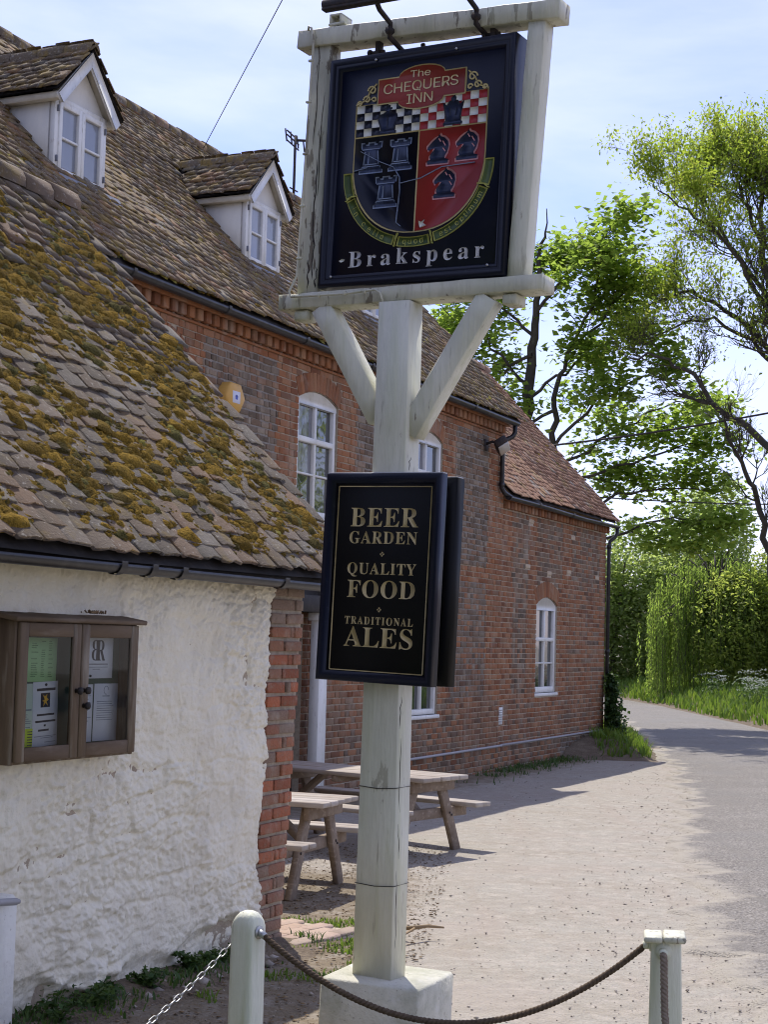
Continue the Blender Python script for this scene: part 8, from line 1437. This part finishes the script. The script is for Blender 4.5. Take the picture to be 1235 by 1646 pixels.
smb, stips = limb_tree(SYC, {'T': (.21, .010), 'T2': (.10, .02), '*': (.045, .010)}, R_,
    {'*': (8, .85, 1, .15), 'T': (0, 1, 1, .5), 'T2': (5, .9, 1, .6), 'R5': (8, .8, 1, .3), 'R6': (8, .75, 1, .3), 'grow': dict(up=.03, wig=.4, kids=(3, 5), ang=(.4, .9), shrink=(.5, .75))})
syc = thing('sycamore_tree', 'fresh green sycamore with layered foliage behind the annexe roof', 'tree', loc=(3.1, 38.1, -.1))
offs_(smb, (3.1, 38.1, -.1)).build('trunk', M['bark'], syc, smooth=True)
rg = np.random.default_rng(8); kk = rg.integers(6, 22, len(stips)); Pq = np.repeat(stips, kk, 0) + rg.normal(0, 1, (kk.sum(), 3)) * np.array([.27, .27, .15]); lm = MB(); leaf_cloud(lm, Pq, .15, 9, .35, 1.15, .3)
offs_(lm, (3.1, 38.1, -.1)).build('crown', M['syc_leaf'], syc)

# hedge trees across the road: blobs of leaves on branching stems
def bush(name, label, cat, c, rad, n_, leaf, size, seed, m, group=None, aspect=.7, zmin=.2, lumps=14):
    r = np.random.default_rng(seed); o = thing(name, label, cat, loc=(c[0], c[1], 0), group=group)
    L_ = r.normal(0, .55, (lumps, 3)); L_ /= np.maximum(1, np.linalg.norm(L_, axis=1))[:, None]; L_[:, 2] = np.abs(L_[:, 2]) * 1.1 - .15
    tk = MB(); R = random.Random(seed)
    for k in range(5):
        a = R.uniform(0, 6.28); q = np.array([math.cos(a) * rad[0] * .25, math.sin(a) * rad[1] * .25, 0]); tube(tk, [tuple(q), tuple(q * 1.6 + np.array([0, 0, rad[2] * .45])), tuple(q * 2.4 + np.array([0, 0, rad[2] * .9]))], [.12, .08, .03], 5, cap=False)
    tk.build('trunk', M['bark'], o)
    lb_ = r.integers(0, lumps, n_); rr_ = r.uniform(.3, .52, lumps); d = r.normal(0, 1, (n_, 3)); d /= np.linalg.norm(d, axis=1)[:, None]; q = L_[lb_] * .72 + d * (rr_[lb_] * (.72 + .34 * r.random(n_)))[:, None]
    P = q * np.array(rad) + np.array([0, 0, rad[2] * .42]); P = P[P[:, 2] > zmin]
    lm = MB(); leaf_cloud(lm, P, size, seed + 1, .55, aspect, .35); lm.build('crown', leaf, o); return o
HG = [('hazel_tree', 'loose tree beyond the road, right of the view and seen in the upper window panes', (14.2, 30.2), (2.6, 2.6, 7), 4200, 'shrub_leaf', .2, 67, 1.5),
      ('hazel_tree', 'grey-green hedgerow tree directly right of the annexe downpipe', (8.4, 62), (3.2, 2.5, 5.4), 34000, 'hedge_leaf', .16, 61, .25),
      ('hazel_tree', 'grey-green hedgerow tree behind the weeping willow', (12.6, 63), (4.0, 2.8, 6.0), 38000, 'hedge_leaf', .17, 62, .3),
      ('hazel_tree', 'darker hedgerow tree at the bend of the road, behind the annexe corner', (3.8, 72), (4.5, 2.5, 5.5), 9000, 'hedge_leaf', .2, 63, .3),
      ('hazel_tree', 'hedgerow tree at the right edge behind the leaning tree', (17.5, 60), (4.0, 3, 6.6), 22000, 'hedge_leaf', .18, 64, .3),
      ('elder_bush', 'bright yellow-green bush at the right edge beside the willow', (12.3, 51.5), (2.3, 1.8, 3.6), 20000, 'shrub_leaf', .13, 65, .15),
      ('elder_bush', 'low rounded bush at the right edge below the bright one', (12.8, 46.5), (1.9, 1.5, 2.2), 9000, 'shrub_leaf', .11, 66, .1)]
for (nm, lab, c, rad, n_, lf, sz, sd_, zm) in HG: bush(nm, lab, 'tree' if 'tree' in nm else 'bush', c, rad, n_, M[lf], sz, sd_, None, 'trees along the far side of the road', zmin=zm)
# unseen trees added behind the camera to shade the fronts of posts and signs
for i, (c, rad, lab) in enumerate((((-9, -5), (5.5, 3.5, 10), 'added shade tree behind the camera, towards the left'), ((-3, -7.5), (5.5, 3.5, 11), 'added shade tree straight behind the camera'))):
    bush('added_shade_tree', lab, 'tree', c, rad, 9000, M['shade_tree_leaf'], .42, 160 + i, None, 'added trees behind the camera', zmin=.1, lumps=18)
# weeping willow
wl = thing('willow_tree', 'yellow-green weeping willow trailing to the verge across the road', 'tree', loc=(10.85, 52.5, 0), group='trees along the far side of the road')
R = random.Random(41); tk = MB(); tube(tk, [(0, 0, 0), (.05, 0, 1.2), (-.05, 0, 2.4), (0, .1, 3.6)], [.22, .17, .13, .08], 7, cap=False); rg = np.random.default_rng(42); LP = []
for k in range(200):
    a = R.uniform(0, 6.28); rr_ = R.uniform(.1, 1) ** .6; ex, ey = math.cos(a) * 2.35 * rr_, math.sin(a) * 1.6 * rr_; zt = 4.6 - 1.7 * rr_ ** 2 + R.uniform(-.6, .4)
    if k % 3 == 0: tube(tk, [(0, 0, 2.6), (ex * .4, ey * .4, zt * .95), (ex * .8, ey * .8, zt + .1), (ex, ey, zt - .1)], [.05, .035, .02, .01], 4, cap=False)
    for q in range(3):
        px, py = ex + R.gauss(0, .16), ey + R.gauss(0, .16); zb = max(.25, zt - R.uniform(.7, 3.7)); n_ = int((zt - zb) / .033); z = np.linspace(zt, zb, n_); sw = R.uniform(-.12, .12)
        LP.append(np.stack([px + sw * (zt - z) * .3 + rg.normal(0, .035, n_), py + rg.normal(0, .035, n_), z], 1)); tube(tk, [(px, py, zt), (px + sw * (zt - zb) * .3, py, zb)], .006, 3, cap=False)
tk.build('trunk', M['bark'], wl); LP = np.concatenate(LP); lm = MB(); leaf_cloud(lm, LP, .13, 43, .3, .3, 1.05); lm.build('crown', M['willow_leaf'], wl)
# grass on the verges
r = np.random.default_rng(77); pts = []
while len(pts) < 15000:
    s_ = r.random(); d = r.uniform(.05, 3.6) ** 1.0; p = verge_pt(s_, d)
    if 26 < p[1] < 72 and p[0] > 0: pts.append(p)
pts = np.array(pts); gh = r.uniform(.12, .34, len(pts)) * (.55 + .6 * fbm(pts[:, 0] * 1.2, pts[:, 1] * 1.2, 3))
o = blades('grass', pts, gh * 1.2, M['grass'], .022, 5, .7).build('grass', M['grass']); o['kind'] = 'stuff'
P = np.stack([r.uniform(3.6, 6.2, 16000), r.uniform(26.0, 45, 16000)], 1); mh = mound_h(P[:, 0], P[:, 1]); P = P[(mh > .04)]; mh = mound_h(P[:, 0], P[:, 1]); wl_ = P[:, 0] > (4.19 + (P[:, 1] - 30.6) * .36) * (P[:, 1] > 30.6); P = P[wl_]; mh = mh[wl_]
o = blades('grass', np.stack([P[:, 0], P[:, 1], gz(P[:, 0], P[:, 1]) + mh - .03], 1), r.uniform(.07, .24, len(P)), M['grass'], .013, 6, .8).build('grass', M['grass']); o['kind'] = 'stuff'
# thin grass and weeds near the post and at the wall foot
def tuft_pts(n_, fn): 
    x, y = fn(r, n_); return np.stack([x, y, gz(x, y) - .004], 1)
def near_(r, n_):
    x = r.uniform(-1.3, .1, n_); y = r.uniform(6.3, 10.6, n_); k = (fbm(x * 2.2, y * 2.2, 12, 3) > .5) & (x < -.02 + (y - 9) * .1); return x[k], y[k]
q = tuft_pts(11000, near_); o = blades('grass', q, r.uniform(.012, .05, len(q)), M['grass'], .005, 9, 1.0).build('grass', M['grass']); o['kind'] = 'stuff'
def base_(r, n_):
    u = r.uniform(-2.4, 6, n_); nn = np.abs(r.normal(0, .25, n_)) + .03; x = 1.7423 + u * math.sin(AL) + nn * math.cos(AL); y = 23.636 + u * math.cos(AL) - nn * math.sin(AL); k = fbm(x * 2, y * 2, 31, 3) > .42; return x[k], y[k]
q = tuft_pts(1800, base_); o = blades('grass', q, r.uniform(.02, .11, len(q)), M['weed'], .007, 10, 1.2).build('grass', M['weed']); o['kind'] = 'stuff'
def plant(name, label, loc, h, rad, n_, m, size, seed, cat='weed', group=None, stems=5):
    R = random.Random(seed); rg = np.random.default_rng(seed); o = thing(name, label, cat, loc=loc, group=group); st_ = MB(); LP = []
    for k in range(stems):
        a = R.uniform(0, 6.28); e = np.array([math.cos(a) * rad * R.uniform(.3, 1), math.sin(a) * rad * R.uniform(.3, 1), h * R.uniform(.6, 1)]); tube(st_, [(0, 0, -.02), tuple(e * np.array([.4, .4, .55])), tuple(e)], [.006, .005, .003], 4, cap=False); t = rg.random(max(2, n_ // stems))[:, None] ** .7; LP.append(e * t + rg.normal(0, rad * .22, (len(t), 3)) * np.array([1, 1, .4]))
    st_.build('stem', M['weed'], o); LP = np.concatenate(LP); LP[:, 2] = np.maximum(LP[:, 2], .01); lm = MB(); leaf_cloud(lm, LP, size, seed, .5, .7, .1); lm.build('foliage', m, o); return o
Pw_ = np.array([-.6118, 9.5624]); dU = np.array([math.sin(AL), math.cos(AL)]); dN = np.array([math.cos(AL), -math.sin(AL)])
WD = [(-.78, .1, .09, .07, 'smallest weed at the white wall foot just left of the bollard'), (-1.8, .1, .10, .09, 'broad-leaved weed between two larger ones along the white wall'), (-1.05, .12, .13, .09, 'small nettle clump at the white wall foot behind the left bollard'), (-1.55, .14, .10, .09, 'low weed at the white wall foot, middle of the gap between pier and bollard'), (-2.05, .16, .15, .15, 'dark leafy weed clump at the white wall foot beside the pier'), (-2.36, .2, .14, .14, 'dark leafy weed by the pier corner, lowest in view'), (-.55, .14, .12, .1, 'tiny weed at the brick corner foot')]
for i, (u, nn, h, rad, lab) in enumerate(WD):
    p = Pw_ + dU * u + dN * nn; plant('nettle', lab, (p[0], p[1], float(gz(p[0], p[1]))), h, rad, 240, M['weed'], .034, 400 + i, group='weeds along the white wall')
def foot_g(r, n_):
    u = r.uniform(-3, .25, n_); nn = np.abs(r.normal(.06, .14, n_)) + .03; x = Pw_[0] + dU[0] * u + dN[0] * nn; y = Pw_[1] + dU[1] * u + dN[1] * nn; k = fbm(x * 3, y * 3, 15, 3) > .44; return x[k], y[k]
q = tuft_pts(1500, foot_g); q[:, 2] += .03; o = blades('grass', q, r.uniform(.015, .06, len(q)), M['weed'], .006, 19, 1.1).build('grass', M['weed']); o['kind'] = 'stuff'
# rubble and soil at the foot of the white wall
def foot(r, n_):
    u = r.uniform(-3.2, .3, n_); nn = np.abs(r.normal(.06, .14, n_)); x = Pw_[0] + dU[0] * u + dN[0] * nn; y = Pw_[1] + dU[1] * u + dN[1] * nn; return np.stack([x, y, gz(x, y) + .01], 1)
scatter_stones(420, foot, .012, .05, M['stone'], 'rubble', seed=14)
sp = MB(); us_ = np.linspace(-4.5, .45, 60); ns_ = np.array([-.1, .06, .14, .22, .32, .45]); V = []
for u in us_:
    for j, nn in enumerate(ns_):
        w2 = nn + (float(fbm(u * 2.5, nn * 3, 66, 3)) - .5) * .3 * (nn > 0); p = Pw_ + dU * u + dN * w2; V.append((p[0], p[1], float(gz(p[0], p[1])) + (.03 if j < 3 else (.018, .006, -.03)[j - 3]) + .02 * (float(fbm(u * 6, nn * 6, 67, 3)) - .3)))
o = sp.add(V, grid_faces(60, 6)).build('soil_bed', M['soil'], smooth=True); o['kind'] = 'structure'
# ivy at the annexe corner
iv = thing('ivy', 'dark ivy climbing the annexe corner round the downpipe foot', 'ivy', M=INN @ Matrix.Translation((5.4, -.02, 0)))
rg = np.random.default_rng(90); n_ = 2600; z = rg.random(n_) ** 1.4 * 1.25; P = np.stack([rg.normal(.05, .14, n_) * (1.35 - z * .7), -np.abs(rg.normal(.02, .11, n_)) * (1.4 - z * .8) - .04, z], 1); lm = MB(); leaf_cloud(lm, P, .075, 91, .6, .9, .5); lm.build('foliage', M['ivy'], iv)
tk = MB(); tube(tk, [(0, -.06, -.1), (.06, -.07, .4), (-.03, -.07, .8), (.04, -.06, 1.2)], .015, 5); tk.build('stem', M['bark'], iv)
# cow parsley on the far verge
CPS = []
r2 = random.Random(55)
for i in range(26):
    s_ = r2.uniform(.40, .62); d = r2.uniform(1.0, 2.6); p = verge_pt(s_, d)
    if 33 < p[1] < 56: CPS.append(p)
cp0 = None
def parsley(loc, h, seed):
    R = random.Random(seed); o = thing('cow_parsley', 'white-flowered cow parsley among the tall grass of the far verge', 'wildflower', loc=loc, group='cow parsley on the far verge'); st_ = MB(); fm_ = MB(); LP = []
    for k in range(7):
        a = R.uniform(0, 6.28); e = Vector((math.cos(a) * R.uniform(.1, .5), math.sin(a) * R.uniform(.1, .5), h * R.uniform(.6, 1))); tube(st_, [(0, 0, -.05), tuple(e * .5 + Vector((0, 0, .1))), tuple(e)], [.008, .006, .004], 4, cap=False)
        for q in range(9):
            b = e + Vector((R.gauss(0, .08), R.gauss(0, .08), R.gauss(0, .02))); rr_ = R.uniform(.012, .03); V = [tuple(b + Vector((math.cos(t) * rr_, math.sin(t) * rr_, R.uniform(-.006, .006)))) for t in np.linspace(0, 6.28, 6)[:-1]] + [tuple(b + Vector((0, 0, .014))), tuple(b + Vector((0, 0, -.014)))]; fm_.add(V, [(i, (i + 1) % 5, 5) for i in range(5)] + [((i + 1) % 5, i, 6) for i in range(5)])
    rg = np.random.default_rng(seed); LP = np.stack([rg.normal(0, .22, 160), rg.normal(0, .22, 160), rg.uniform(0, h * .7, 160)], 1); st_.build('stem', M['weed'], o); lm = MB(); leaf_cloud(lm, LP, .12, seed, .5, .5, .2); lm.build('foliage', M['weed'], o); fm_.build('flower', M['parsley'], o, kind='stuff'); return o
protos = [parsley(CPS[i], .75 + .08 * i, 600 + i) for i in range(3)]
for i, p in enumerate(CPS[3:]): copy_tree(protos[i % 3], p, r2.uniform(0, 6.28), r2.uniform(.7, 1.15), protos[0]['label'])

# overhead cables
def cable(name, label, p0, p1, dip, rad):
    mb = MB(); tube(mb, sag(p0, p1, dip, 24), rad, 5); return tag(mb.build(name, M['iron']), label, 'cable', 'overhead cables')
cable('overhead_cable', 'thin cable rising from the inn ridge beside the middle dormer into the sky', (INN @ Vector((-4.6, pk2[1] - .05, pk2[2] - .02))), (.536, 8.156, 7.4075), .0, .005)
cable('overhead_cable', 'dark cable slanting across the trees from behind the annexe roof to the right edge', (2.6, 33.5, 5.75), (12.0, 34.5, 7.75), .18, .022)
cable('overhead_cable', 'lower thin cable running level through the branches right of the annexe', (3.6, 34.5, 4.95), (12.5, 36.5, 5.2), .15, .014)
